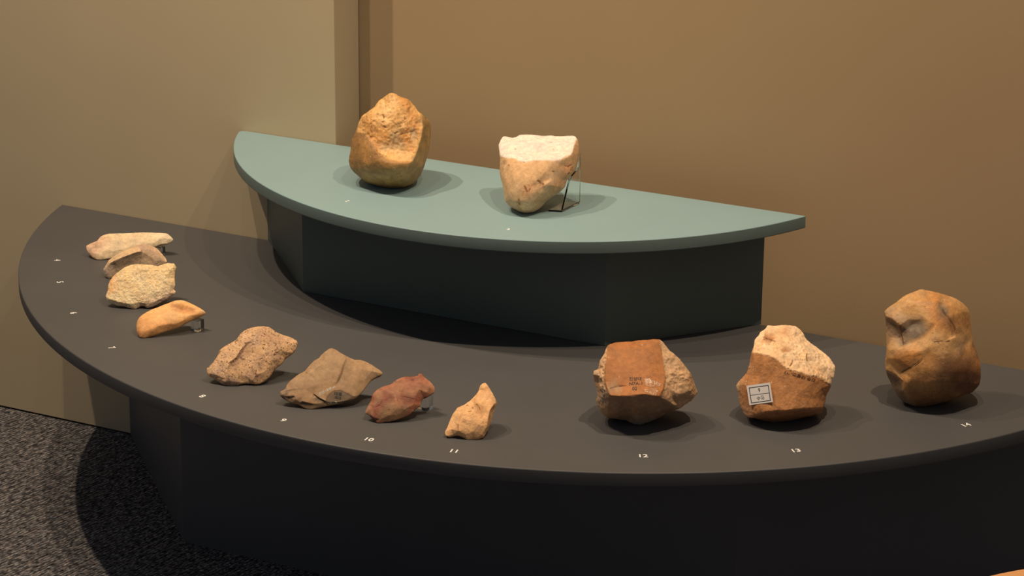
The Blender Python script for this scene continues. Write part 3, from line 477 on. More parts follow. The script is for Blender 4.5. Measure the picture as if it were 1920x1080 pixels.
  v=[[-69.5,57.6,102.4],[-63.4,61.7,99.8],[-56.6,64.4,98.5],[-53.8,68.6,99.1],[-52.2,73.4,101.9],[-39.5,82.5,102.2],[-25.0,89.3,101.3],[-13.5,92.5,101.0],[-7.2,96.3,102.0],[2.3,100.3,100.4],[14.7,104.8,101.7],[21.9,106.7,103.0],[33.1,105.4,103.6],[38.3,103.2,99.3],[43.0,98.7,91.2],[46.2,92.4,81.1],[47.5,85.1,71.0],[49.9,70.4,60.0],[49.7,61.0,56.3],[48.1,54.4,54.8],[46.1,49.0,46.8],[45.6,43.7,37.6],[39.6,36.3,29.6],[29.6,27.5,22.9],[23.3,20.7,16.3],[18.7,14.1,8.3],[9.9,5.9,1.7],[-0.0,0.0,-0.0],[-6.7,-2.7,1.3],[-15.4,-4.9,5.4],[-25.6,-7.2,10.6],[-32.1,-7.3,16.4],[-35.4,-4.3,25.0],[-40.3,0.4,38.1],[-45.0,3.0,47.3],[-49.1,6.0,56.5],[-51.8,11.1,68.4],[-55.1,18.8,76.5],[-62.9,29.2,84.9],[-69.6,39.5,92.0],[-70.7,47.3,96.0],[-51.2,14.4,82.7],[-38.5,2.4,85.0],[-18.9,0.4,88.0],[-10.4,-3.1,84.9],[1.2,-1.0,84.7],[10.7,5.4,87.5],[23.1,12.8,87.4],[35.2,20.8,86.3],[42.4,28.9,85.5],[44.5,44.1,88.7],[48.7,58.0,87.8],[42.3,78.9,96.0],[36.8,98.8,101.6],[-50.2,13.5,80.3],[-38.0,1.5,82.9],[-18.0,-1.4,86.1],[-9.4,-4.9,82.9],[2.2,-3.0,82.5],[11.7,3.5,85.4],[24.0,10.9,85.3],[36.1,19.0,84.3],[44.2,28.5,83.0],[46.9,44.3,86.9],[49.6,59.5,85.3],[43.3,80.8,94.1],[38.8,98.0,98.3],[0.9,-28.0,33.5],[0.9,-26.6,27.2],[0.2,-23.7,19.5],[44.3,38.4,74.1],[48.4,46.6,71.8],[50.1,59.7,71.7],[50.6,39.1,60.6],[51.3,49.2,62.6],[50.3,62.7,68.0],[-48.5,35.9,92.7],[-30.3,32.3,91.6],[-13.9,41.4,93.1],[4.5,50.1,91.9],[21.7,61.1,91.6],[31.2,74.6,94.0],[-46.7,48.4,95.9],[-29.6,62.9,97.7],[-9.0,70.6,97.1],[10.0,81.4,97.0],[26.5,90.6,98.5],[-37.6,14.8,89.0],[-1.5,23.3,88.8],[23.4,38.1,88.5],[-35.7,-4.4,70.1],[-16.2,-11.0,76.0],[3.4,-11.7,74.4],[19.2,-4.7,74.8],[33.2,5.7,74.1],[42.0,20.3,74.6],[46.9,30.0,69.9],[-32.1,-11.2,54.3],[-10.6,-21.7,60.1],[7.9,-20.1,59.4],[23.8,-10.5,62.1],[28.9,-4.4,55.3],[36.2,-6.3,53.8],[41.3,9.2,59.5],[42.1,20.4,61.2],[44.8,28.2,55.0],[43.7,11.1,47.3],[-19.9,-22.2,41.0],[-1.0,-27.6,45.1],[12.9,-23.3,44.5],[25.9,-17.4,43.3],[33.6,-0.5,40.0],[37.1,18.5,35.5],[-16.7,-24.9,28.6],[-5.3,-28.3,25.2],[8.5,-27.0,28.4],[19.0,-22.3,27.2],[25.2,-9.1,27.5],[-8.5,-18.5,14.6],[6.0,-15.4,11.4],[15.1,-7.8,12.2],[44.8,42.9,72.6],[45.8,41.4,74.5],[46.3,39.5,72.4],[46.3,45.5,71.8],[47.1,44.1,73.6],[47.7,42.0,71.5],[47.6,48.4,70.8],[48.3,46.5,72.7],[48.8,46.2,70.2],[47.9,51.8,70.8],[48.6,49.0,72.9],[49.1,50.6,70.1],[48.3,55.1,70.9],[49.0,52.3,73.0],[49.3,54.3,70.0],[48.7,58.4,71.0],[49.4,55.6,73.1],[49.7,57.6,70.1],[49.9,37.9,59.9],[49.6,43.3,59.6],[50.4,40.1,61.8],[49.6,44.8,58.1],[49.5,48.1,59.6],[50.8,43.4,62.0],[49.5,50.1,58.1],[50.0,49.7,61.0],[50.8,45.7,62.9],[50.2,51.7,59.7],[50.3,51.8,62.3],[50.8,48.3,64.0],[50.9,53.0,61.2],[50.1,55.0,63.2],[50.7,51.1,64.9],[50.8,56.1,62.3],[49.9,57.7,64.7],[50.4,53.9,66.3],[50.6,58.9,63.9],[49.6,60.6,66.2],[50.1,56.8,67.8],[50.4,61.6,65.5],[50.2,61.6,68.3],[23.9,-10.7,61.4],[24.3,-8.1,59.5],[25.3,-8.6,60.7],[24.6,-10.5,59.3],[25.3,-6.9,58.0],[26.3,-7.4,59.2],[25.7,-9.3,57.8],[26.3,-5.7,56.5],[27.3,-6.1,57.7],[26.7,-8.1,56.3],[27.3,-4.5,55.1],[28.3,-5.0,56.3],[27.8,-6.8,54.8],[28.9,-2.8,53.6],[30.2,-4.2,55.2],[29.2,-4.6,53.1],[31.6,-3.4,52.9],[33.0,-5.1,54.6],[31.3,-4.0,52.0],[35.1,-5.5,52.7],[7.2,-21.9,54.5],[8.1,-21.2,52.2],[9.2,-21.8,52.9],[7.9,-22.5,52.1],[9.4,-21.4,50.2],[10.5,-22.0,50.9],[9.2,-22.7,50.1],[10.7,-21.6,48.2],[11.8,-22.1,48.9],[10.5,-22.9,48.1],[11.7,-21.8,46.6],[12.8,-22.2,47.3],[11.5,-23.1,46.5],[12.8,-21.9,45.0],[13.9,-22.3,45.7],[12.6,-23.3,44.9],[13.7,-21.8,43.3],[14.9,-22.4,44.1],[13.5,-23.1,43.2],[15.1,-22.6,41.9],[16.8,-19.1,49.9],[15.9,-19.1,47.7],[17.0,-19.9,47.8],[15.8,-20.3,48.3],[15.6,-20.1,45.9],[16.7,-20.8,46.0],[15.4,-21.2,46.5],[15.2,-21.1,44.0],[16.3,-21.8,44.1],[15.0,-22.2,44.6],[15.1,-22.5,42.4],[36.7,11.6,70.9],[37.5,15.0,69.8],[38.1,13.9,71.2],[38.0,13.6,69.2],[38.8,17.2,69.1],[39.5,16.1,70.5],[39.3,15.8,68.5],[40.7,18.2,68.7],[0.3,-26.0,30.4],[2.3,-27.5,31.3],[-0.1,-27.7,30.7],[0.3,-25.4,27.8],[2.3,-26.9,28.6],[-0.1,-27.1,28.0],[0.2,-24.5,25.0],[2.3,-26.1,25.9],[-0.2,-26.2,25.2],[0.2,-23.4,22.1],[2.2,-25.0,23.0],[-0.3,-25.0,22.3],[0.7,-23.5,19.6],[-30.1,-4.4,76.8],[-27.5,-5.2,75.5],[-26.3,-6.2,76.5],[-27.7,-6.1,75.0],[-23.9,-8.0,74.7],[-71.7,65.2,98.8],[-65.5,68.6,96.4],[-58.9,71.3,95.2],[-55.9,74.8,95.9],[-54.0,79.0,98.8],[-41.4,87.2,99.2],[-27.3,93.9,98.3],[-16.4,97.5,97.9],[-10.3,101.2,98.8],[-1.1,105.0,97.4],[10.7,110.0,98.5],[17.4,112.4,99.5],[27.5,112.8,99.6],[32.3,111.2,95.2],[36.6,107.4,87.2],[39.5,101.8,77.2],[40.4,95.3,67.2],[41.7,83.3,55.7],[40.7,75.8,51.6],[38.6,70.5,49.7],[36.6,65.2,42.0],[36.1,60.1,33.0],[30.4,52.9,25.2],[20.5,44.3,18.7],[14.5,37.7,12.2],[9.9,31.2,4.5],[1.4,23.3,-2.0],[-8.3,17.5,-3.7],[-14.9,14.9,-2.4],[-23.3,12.8,1.6],[-33.3,10.5,6.6],[-39.6,10.4,12.4],[-42.8,13.3,20.7],[-47.6,17.9,33.5],[-52.2,20.4,42.5],[-56.1,23.3,51.4],[-58.8,28.3,63.0],[-61.3,34.7,71.3],[-67.9,42.6,80.2],[-73.3,50.4,87.8],[-73.6,56.6,92.1],[-69.5,73.2,91.7],[-63.7,75.8,89.7],[-57.8,78.1,88.6],[-54.9,80.8,89.4],[-53.0,84.0,92.1],[-41.6,90.8,92.7],[-29.1,96.7,91.9],[-19.7,100.5,91.3],[-14.2,103.7,92.2],[-6.1,107.1,90.8],[4.2,112.0,91.7],[9.9,114.6,92.5],[18.2,116.4,92.1],[22.2,115.5,88.0],[25.8,112.6,80.7],[28.1,108.1,71.7],[28.8,102.8,62.7],[29.0,94.1,51.8],[27.4,88.8,47.7],[25.1,85.1,45.7],[23.3,80.4,38.8],[22.9,75.8,30.8],[17.7,69.4,23.9],[9.0,61.8,18.1],[3.5,55.9,12.3],[-0.5,50.1,5.4],[-8.1,43.1,-0.4],[-16.7,37.9,-1.9],[-22.6,35.6,-0.8],[-30.1,33.7,2.8],[-39.0,31.7,7.3],[-44.6,31.6,12.4],[-47.4,34.2,19.8],[-51.7,38.2,31.3],[-55.8,40.5,39.2],[-59.3,43.1,47.2],[-61.7,47.5,57.6],[-63.5,52.3,65.2],[-68.3,57.4,73.8],[-72.1,62.4,81.1],[-71.8,66.7,85.3],[-57.9,79.7,78.7],[-53.7,81.2,77.4],[-49.6,82.9,76.6],[-47.4,84.4,77.3],[-46.0,86.4,79.3],[-37.9,90.9,79.7],[-29.1,95.0,79.1],[-22.7,97.9,78.7],[-18.9,100.1,79.3],[-13.2,102.5,78.4],[-6.2,106.2,78.9],[-2.3,108.3,79.3],[3.1,110.4,78.8],[5.8,110.0,75.9],[8.1,108.3,70.7],[9.6,105.5,64.3],[10.0,102.0,57.9],[9.6,97.0,50.0],[8.1,94.2,46.8],[6.2,92.1,45.2],[4.9,88.9,40.4],[4.6,85.7,34.8],[1.0,81.2,29.9],[-5.1,75.9,25.9],[-8.9,71.7,21.8],[-11.7,67.7,17.0],[-17.1,62.8,12.9],[-23.1,59.1,11.9],[-27.2,57.5,12.7],[-32.5,56.2,15.2],[-38.7,54.7,18.3],[-42.6,54.7,21.9],[-44.6,56.5,27.1],[-47.6,59.3,35.1],[-50.4,60.9,40.7],[-52.9,62.7,46.3],[-54.5,65.8,53.5],[-55.5,68.6,59.1],[-58.3,71.1,65.4],[-60.4,73.5,70.9],[-59.8,75.8,74.0],[-41.9,82.0,65.3],[-39.8,82.8,64.7],[-37.7,83.6,64.3],[-36.6,84.3,64.6],[-35.9,85.3,65.6],[-31.8,87.5,65.9],[-27.4,89.5,65.6],[-24.2,91.0,65.3],[-22.3,92.1,65.6],[-19.5,93.3,65.2],[-16.0,95.2,65.4],[-14.1,96.3,65.6],[-11.5,97.5,65.3],[-10.1,97.4,63.9],[-9.0,96.5,61.2],[-8.2,95.2,58.0],[-8.1,93.5,54.8],[-8.4,91.2,50.8],[-9.2,89.9,49.2],[-10.2,88.9,48.4],[-10.8,87.3,45.9],[-10.9,85.7,43.1],[-12.7,83.4,40.7],[-15.8,80.8,38.7],[-17.7,78.7,36.6],[-19.1,76.7,34.2],[-21.8,74.2,32.2],[-24.8,72.4,31.7],[-26.9,71.6,32.0],[-29.5,70.9,33.3],[-32.6,70.2,34.9],[-34.6,70.2,36.7],[-35.6,71.1,39.3],[-37.1,72.5,43.3],[-38.5,73.3,46.1],[-39.7,74.2,48.9],[-40.5,75.8,52.5],[-41.0,77.1,55.3],[-42.3,78.1,58.5],[-43.3,79.2,61.3],[-42.9,80.2,62.9],[-26.1,84.7,51.8]],
  f=[38,37,41,97,34,33,54,41,37,90,36,35,35,97,90,35,34,97,235,238,236,43,87,42,234,235,236,235,234,237,237,238,235,31,30,113,1,0,40,40,76,1,76,40,39,76,39,38,38,87,76,87,38,41,41,42,87,42,41,54,54,55,42,55,54,37,55,37,36,36,234,55,234,36,90,90,237,234,90,238,237,238,90,97,107,97,33,107,33,32,32,113,107,32,31,113,114,226,223,114,229,226,230,231,228,230,233,231,222,67,221,222,221,224,224,225,222,225,224,68,68,228,225,228,68,227,227,230,228,69,233,230,44,77,43,44,43,56,56,57,44,57,56,91,221,68,224,68,226,229,69,230,227,232,229,114,232,114,118,118,69,232,69,118,29,29,233,69,2,82,3,82,2,1,82,1,76,76,77,82,77,76,87,87,43,77,56,55,234,56,234,236,236,91,56,91,236,238,238,98,91,98,238,97,98,97,107,107,108,98,108,107,113,113,67,108,113,223,67,113,114,223,114,113,30,30,118,114,30,29,118,188,183,185,182,185,183,187,184,186,182,184,99,184,182,183,183,186,184,186,183,188,188,189,186,188,191,189,28,27,119,197,192,194,196,193,195,193,190,192,192,195,193,195,192,197,195,197,109,109,198,195,109,200,198,190,187,186,190,186,189,189,192,190,189,194,192,194,189,191,206,208,209,209,210,206,211,209,208,212,210,209,210,212,201,207,204,203,202,205,203,202,203,204,205,208,206,206,203,205,206,207,203,207,206,210,163,162,165,164,162,163,163,166,164,163,168,166,168,163,165,164,93,100,100,162,164,202,165,162,202,168,165,110,202,204,110,204,207,110,207,210,110,210,201,110,201,116,116,117,110,116,120,117,6,5,83,45,46,88,45,59,46,59,45,58,58,93,59,93,58,92,92,100,93,100,92,99,99,162,100,99,202,162,202,99,184,202,184,187,202,187,190,190,205,202,205,190,193,193,208,205,208,193,196,196,211,208,211,196,195,211,195,198,211,198,199,199,209,211,199,212,209,212,199,198,212,198,200,200,201,212,201,200,115,115,116,201,116,115,119,119,120,116,120,119,27,27,26,120,4,83,5,83,4,3,83,3,82,83,82,77,77,78,83,77,88,78,77,45,88,45,77,44,45,44,57,57,58,45,57,92,58,92,57,91,92,91,98,98,99,92,98,182,99,182,98,108,108,185,182,108,188,185,108,191,188,108,194,191,108,197,194,108,109,197,109,108,67,67,200,109,200,67,222,222,115,200,115,222,225,115,225,228,115,228,231,231,119,115,119,231,233,233,28,119,28,233,29,170,167,169,172,169,171,171,174,172,176,173,101,101,175,176,175,101,177,170,173,176,173,170,169,173,169,172,172,101,173,172,177,101,177,172,174,102,179,181,178,181,179,23,111,24,111,102,181,84,8,7,79,47,89,94,167,170,94,170,176,179,176,175,175,178,179,178,175,177,178,177,180,180,181,178,180,111,181,220,218,217,95,218,220,95,61,215,215,218,95,218,215,214,214,217,218,219,220,217,104,105,96,50,49,62,122,62,70,125,122,70,70,123,121,123,70,96,96,126,123,10,9,85,81,85,80,80,50,81,80,49,50,49,48,61,61,62,49,62,61,95,95,70,62,95,96,70,96,95,220,220,104,96,104,220,219,104,219,103,103,105,104,105,103,106,106,21,105,106,22,21,22,106,112,8,85,9,85,8,84,85,84,79,79,80,85,80,79,89,89,49,80,89,48,49,48,89,47,48,47,60,60,61,48,61,60,94,94,215,61,215,94,213,213,214,215,214,213,216,216,217,214,216,219,217,216,103,219,103,216,213,103,213,94,103,94,176,103,176,179,103,179,102,102,106,103,102,112,106,112,102,111,112,111,23,23,22,112,139,73,141,124,127,71,144,141,73,73,142,140,142,73,139,142,139,20,150,74,149,133,130,132,147,74,150,146,148,74,148,146,143,148,143,145,145,19,148,63,131,134,131,63,125,131,125,128,131,128,71,130,71,127,127,132,130,132,127,129,129,147,150,147,141,144,143,140,142,142,145,143,142,19,145,19,142,20,137,72,64,136,138,72,138,136,135,135,159,138,156,158,159,156,155,158,155,156,153,154,152,151,13,12,53,13,53,66,66,14,13,52,66,53,66,52,65,65,14,66,65,15,14,75,17,16,17,75,160,17,160,157,51,65,52,65,51,64,64,16,15,16,64,72,72,75,16,72,161,75,161,72,138,161,138,159,161,159,158,157,152,154,154,17,157,154,18,17,18,154,151,11,53,12,53,11,86,86,52,53,63,64,51,63,137,64,137,63,134,133,135,136,135,133,132,132,159,135,132,156,159,156,132,129,129,153,156,153,129,150,153,150,149,149,155,153,151,74,148,148,18,151,18,148,19,10,86,11,86,10,85,86,85,81,81,52,86,81,51,52,51,81,50,50,63,51,63,50,62,63,62,122,122,125,63,124,121,123,124,123,126,126,127,124,126,129,127,126,147,129,126,141,147,141,126,96,96,139,141,139,96,105,105,20,139,20,105,21,6,84,7,84,6,83,84,83,78,78,79,84,79,78,88,88,47,79,47,88,46,47,46,59,59,60,47,60,59,93,93,94,60,94,93,164,164,167,94,167,164,166,166,169,167,166,171,169,171,166,168,171,168,202,171,202,110,110,174,171,110,177,174,110,180,177,110,111,180,111,110,117,117,24,111,117,25,24,25,117,120,25,120,26,55,56,43,43,42,55,64,15,65,68,223,226,68,67,223,68,221,67,232,68,229,68,232,69,69,227,68,121,124,71,71,70,121,125,71,128,125,70,71,71,130,133,71,136,72,71,133,136,134,72,137,134,71,72,71,134,131,140,143,146,73,146,74,146,73,140,144,74,147,144,73,74,152,157,160,74,151,152,152,75,74,152,160,75,158,75,161,155,74,75,155,149,74,75,158,155],
  o=[0,1,2,3,4,5,6,7,8,9,10,11,12,13,14,15,16,17,18,19,20,21,22,23,24,25,26,27,28,29,30,31,32,33,34,35,36,37,38,39,40],
  c=[1,1,1,1,1,1,1,1,1,1,1,1,1,3,3,3,3,4,4,3,3,3,0,0,0,0,0,0,0,0,0,0,0,0,0,0,0,0,1,1,1,1,1,1,1,1,1,1,1,1,1,1,1,1,0,0,0,0,0,0,0,0,2,2,3,3,3,0,3,3,3,4,3,4,4,3,1,1,1,1,1,1,1,1,1,1,1,1,1,1,0,0,0,0,0,0,3,0,0,0,0,3,2,2,5,3,4,0,2,4,2,2,3,5,2,2,2,3,5,2,2,6,3,3,6,4,4,6,4,4,6,4,4,6,4,4,6,3,3,4,6,4,4,6,4,3,6,4,4,6,4,4,6,4,4,6,4,4,6,3,3,3,0,6,0,0,6,0,0,6,3,3,6,3,3,6,3,3,6,2,3,2,0,6,0,0,6,4,4,6,4,4,6,4,4,6,4,4,6,4,4,4,4,6,4,4,6,4,4,6,4,4,4,0,6,0,0,6,0,5,5,6,0,0,6,3,3,6,3,3,6,3,3,3,0,6,0,0,0,1,1,1,1,1,1,1,1,1,1,1,1,1,3,3,3,3,4,4,3,3,3,0,0,0,0,0,0,0,0,0,0,0,0,0,0,0,0,1,1,1,1,1,1,1,1,1,1,1,1,1,1,1,1,3,3,3,3,4,4,3,3,3,0,0,0,0,0,0,0,0,0,0,0,0,0,0,0,0,1,1,1,1,1,1,1,1,1,1,1,1,1,1,1,1,3,3,3,3,4,4,3,3,3,0,0,0,0,0,0,0,0,0,0,0,0,0,0,0,0,1,1,1,1,1,1,1,1,1,1,1,1,1,1,1,1,3,3,3,3,4,4,3,3,3,0,0,0,0,0,0,0,0,0,0,0,0,0,0,0,0,1,1,1,0],
  r=[0.4,0.4,0.4,0.4,0.4,0.4,0.4,0.4,0.4,0.4,0.4,0.4,0.4,0.4,0.4,0.4,0.4,0.4,0.4,0.4,0.4,0.4,0.4,0.4,0.4,0.4,0.4,0.4,0.4,0.4,0.4,0.4,0.4,0.4,0.4,0.4,0.4,0.4,0.4,0.4,0.4,0.6,0.6,0.6,0.6,0.6,0.6,0.6,0.6,0.6,0.6,0.6,0.6,0.6,0.4,0.4,0.4,0.4,0.4,0.4,0.4,0.4,0.6,0.6,0.6,0.6,0.6,0.3,0.3,0.3,0.6,0.6,0.6,0.6,0.6,0.6,0.5,0.5,0.5,0.5,0.5,0.5,0.5,0.5,0.5,0.5,0.5,0.5,0.5,0.5,0.3,0.3,0.3,0.3,0.3,0.4,0.5,0.3,0.3,0.3,0.3,0.5,0.3,0.4,0.4,0.4,0.4,0.3,0.3,0.4,0.3,0.3,0.3,0.3,0.3,0.3,0.3,0.3,0.3,0.3,0.3,0.3,0.6,0.58,0.3,0.6,0.58,0.3,0.6,0.59,0.3,0.6,0.6,0.3,0.6,0.6,0.3,0.6,0.6,0.29,0.29,0.59,0.52,0.28,0.59,0.49,0.29,0.59,0.52,0.3,0.6,0.55,0.3,0.6,0.55,0.3,0.6,0.55,0.3,0.6,0.56,0.3,0.15,0.17,0.35,0.32,0.19,0.39,0.36,0.21,0.43,0.4,0.23,0.47,0.45,0.24,0.47,0.47,0.2,0.39,0.42,0.16,0.16,0.17,0.34,0.33,0.18,0.36,0.35,0.19,0.37,0.37,0.19,0.38,0.38,0.2,0.39,0.4,0.19,0.38,0.39,0.19,0.18,0.18,0.36,0.37,0.19,0.37,0.38,0.19,0.37,0.38,0.19,0.17,0.18,0.36,0.35,0.18,0.37,0.37,0.19,0.15,0.3,0.3,0.15,0.3,0.3,0.15,0.3,0.3,0.15,0.3,0.3,0.15,0.17,0.16,0.33,0.32,0.15,0.4,0.4,0.4,0.4,0.4,0.4,0.4,0.4,0.4,0.4,0.4,0.4,0.4,0.4,0.4,0.4,0.4,0.4,0.4,0.4,0.4,0.4,0.4,0.4,0.4,0.4,0.4,0.4,0.4,0.4,0.4,0.4,0.4,0.4,0.4,0.4,0.4,0.4,0.4,0.4,0.4,0.4,0.4,0.4,0.4,0.4,0.4,0.4,0.4,0.4,0.4,0.4,0.4,0.4,0.4,0.4,0.4,0.4,0.4,0.4,0.4,0.4,0.4,0.4,0.4,0.4,0.4,0.4,0.4,0.4,0.4,0.4,0.4,0.4,0.4,0.4,0.4,0.4,0.4,0.4,0.4,0.4,0.4,0.4,0.4,0.4,0.4,0.4,0.4,0.4,0.4,0.4,0.4,0.4,0.4,0.4,0.4,0.4,0.4,0.4,0.4,0.4,0.4,0.4,0.4,0.4,0.4,0.4,0.4,0.4,0.4,0.4,0.4,0.4,0.4,0.4,0.4,0.4,0.4,0.4,0.4,0.4,0.4,0.4,0.4,0.4,0.4,0.4,0.4,0.4,0.4,0.4,0.4,0.4,0.4,0.4,0.4,0.4,0.4,0.4,0.4,0.4,0.4,0.4,0.4,0.4,0.4,0.4,0.4,0.4,0.4,0.4,0.4,0.4,0.4,0.4,0.4,0.4,0.4,0.4,0.4,0.4,0.4,0.4,0.4]),
 'flake_pink': dict(loc=[-0.7263, -0.2335, 0.0], L=1.7, sm=0.12, amp=(0.6, 0.6), flip=False, pal=[(0.873, 0.697, 0.483), (0.826, 0.563, 0.398), (0.92, 0.78, 0.57), (0.59, 0.375, 0.256), (0.16, 0.075, 0.03)],
  v=[[-28.5,8.7,18.6],[-24.5,14.2,21.4],[-15.5,23.6,25.3],[-15.0,26.6,27.5],[-14.5,31.0,30.8],[-11.5,35.3,33.0],[-3.9,41.7,35.1],[9.7,49.3,35.6],[23.5,56.5,35.7],[40.5,66.6,37.0],[56.9,75.1,37.1],[72.3,82.4,36.7],[84.0,87.7,36.2],[88.5,87.1,33.8],[96.8,85.8,29.5],[98.8,84.1,27.3],[97.2,79.9,24.5],[93.3,75.5,22.6],[83.8,69.5,21.7],[76.9,62.1,18.5],[69.6,52.6,13.9],[50.9,37.5,9.4],[32.6,21.9,4.3],[14.9,10.4,2.3],[7.2,4.3,0.5],[1.1,0.8,0.2],[-8.3,-0.2,3.2],[-18.0,1.8,8.8],[-23.8,4.3,13.2],[-11.5,21.8,27.9],[-10.8,11.8,21.9],[-4.8,9.1,16.2],[-16.1,7.1,18.0],[-9.6,2.3,11.5],[-3.4,18.7,25.6],[2.0,28.3,31.1],[8.2,13.7,16.9],[4.2,4.3,8.6],[17.1,31.0,28.2],[22.0,18.2,14.8],[31.5,42.2,30.3],[39.0,33.1,17.6],[49.0,54.0,32.6],[56.3,47.8,23.6],[67.9,63.7,32.7],[74.5,61.1,25.6],[83.6,72.9,32.6],[93.9,77.6,29.9],[-28.3,10.8,16.7],[-24.4,16.2,19.4],[-15.6,25.5,23.3],[-15.1,28.5,25.5],[-14.6,32.8,28.7],[-11.6,37.0,30.9],[-4.1,43.3,32.9],[9.2,50.8,33.5],[22.9,57.8,33.6],[39.6,67.8,34.8],[55.7,76.2,34.9],[70.9,83.4,34.5],[82.4,88.6,34.0],[86.9,88.0,31.7],[95.1,86.8,27.4],[97.0,85.1,25.3],[95.5,80.9,22.5],[91.6,76.6,20.7],[82.2,70.7,19.7],[75.4,63.4,16.6],[68.2,54.0,12.0],[49.8,39.2,7.6],[31.8,23.8,2.6],[14.4,12.5,0.6],[6.8,6.5,-1.1],[0.8,3.1,-1.4],[-8.5,2.0,1.5],[-18.1,4.0,7.1],[-23.8,6.5,11.3],[-26.0,14.8,14.4],[-22.3,19.9,17.0],[-14.0,28.6,20.6],[-13.5,31.4,22.7],[-13.1,35.5,25.7],[-10.2,39.5,27.8],[-3.2,45.5,29.7],[9.5,52.5,30.2],[22.3,59.2,30.3],[38.1,68.6,31.5],[53.3,76.5,31.6],[67.7,83.2,31.2],[78.5,88.2,30.8],[82.8,87.6,28.5],[90.5,86.5,24.5],[92.3,84.9,22.5],[90.9,81.0,19.9],[87.2,76.9,18.1],[78.4,71.3,17.3],[71.9,64.4,14.3],[65.1,55.6,10.0],[47.8,41.5,5.8],[30.7,27.0,1.1],[14.3,16.4,-0.8],[7.2,10.6,-2.5],[1.5,7.4,-2.7],[-7.3,6.5,0.1],[-16.3,8.4,5.3],[-21.7,10.6,9.3],[-16.4,23.6,11.9],[-13.4,27.7,14.0],[-6.7,34.8,16.9],[-6.3,37.1,18.6],[-5.9,40.3,21.1],[-3.6,43.6,22.7],[2.1,48.4,24.3],[12.3,54.0,24.7],[22.6,59.4,24.8],[35.3,67.0,25.7],[47.6,73.4,25.8],[59.2,78.8,25.5],[67.9,82.8,25.1],[71.4,82.4,23.3],[77.6,81.5,20.1],[79.0,80.1,18.4],[77.9,77.0,16.4],[75.0,73.7,14.9],[67.8,69.2,14.2],[62.6,63.7,11.9],[57.2,56.5,8.4],[43.1,45.2,5.0],[29.4,33.5,1.2],[16.2,24.9,-0.3],[10.4,20.3,-1.7],[5.8,17.7,-1.9],[-1.3,16.9,0.4],[-8.6,18.4,4.6],[-12.9,20.3,7.8],[4.2,37.2,11.6],[5.8,39.4,12.7],[9.4,43.2,14.2],[9.6,44.4,15.1],[9.8,46.2,16.4],[11.0,47.9,17.3],[14.1,50.4,18.1],[19.5,53.5,18.4],[25.0,56.3,18.4],[31.8,60.4,18.9],[38.3,63.8,19.0],[44.5,66.7,18.8],[49.1,68.8,18.6],[51.0,68.6,17.6],[54.3,68.1,15.9],[55.1,67.4,15.0],[54.5,65.7,13.9],[52.9,64.0,13.2],[49.1,61.6,12.8],[46.3,58.6,11.5],[43.4,54.8,9.7],[36.0,48.7,7.9],[28.6,42.5,5.8],[21.6,37.9,5.0],[18.5,35.4,4.3],[16.0,34.1,4.2],[12.3,33.6,5.4],[8.4,34.5,7.6],[6.0,35.5,9.4],[28.4,51.6,12.7]],
  f=[0,32,1,32,0,28,32,28,27,27,33,32,1,30,2,30,1,32,32,31,30,31,32,33,26,33,27,35,38,6,38,35,36,36,39,38,39,36,23,5,35,6,35,5,4,35,4,34,34,36,35,37,23,36,23,37,24,3,34,4,3,29,34,29,3,2,30,34,29,34,30,31,31,36,34,31,37,36,37,31,33,37,33,26,37,26,25,25,24,37,8,7,40,22,21,41,10,9,42,42,44,10,44,42,43,8,42,9,42,8,40,40,43,42,43,40,41,43,41,21,21,20,43,11,46,12,45,18,46,18,45,19,14,13,47,47,15,14,47,16,15,16,47,17,13,12,46,46,47,13,46,17,47,17,46,18,11,10,44,44,46,11,44,45,46,45,44,43,45,43,20,20,19,45,7,6,38,38,40,7,38,41,40,41,38,39,39,22,41,22,39,23,29,2,30],
  o=[0,1,2,3,4,5,6,7,8,9,10,11,12,13,14,15,16,17,18,19,20,21,22,23,24,25,26,27,28],
  c=[1,1,1,1,1,0,0,0,0,0,2,2,2,2,2,2,2,2,2,0,0,0,0,0,0,1,3,3,1,1,3,1,1,1,1,1,0,0,0,0,0,0,0,0,2,2,2,2,1,1,1,1,1,0,0,0,0,0,2,2,2,2,2,2,2,2,2,0,0,0,0,0,0,1,3,3,1,1,1,1,1,1,0,0,0,0,0,2,2,2,2,2,2,2,2,2,0,0,0,0,0,0,1,3,3,1,1,1,1,1,1,0,0,0,0,0,2,2,2,2,2,2,2,2,2,0,0,0,0,0,0,1,3,3,1,1,1,1,1,1,0,0,0,0,0,2,2,2,2,2,2,2,2,2,0,0,0,0,0,0,1,3,3,1,0],
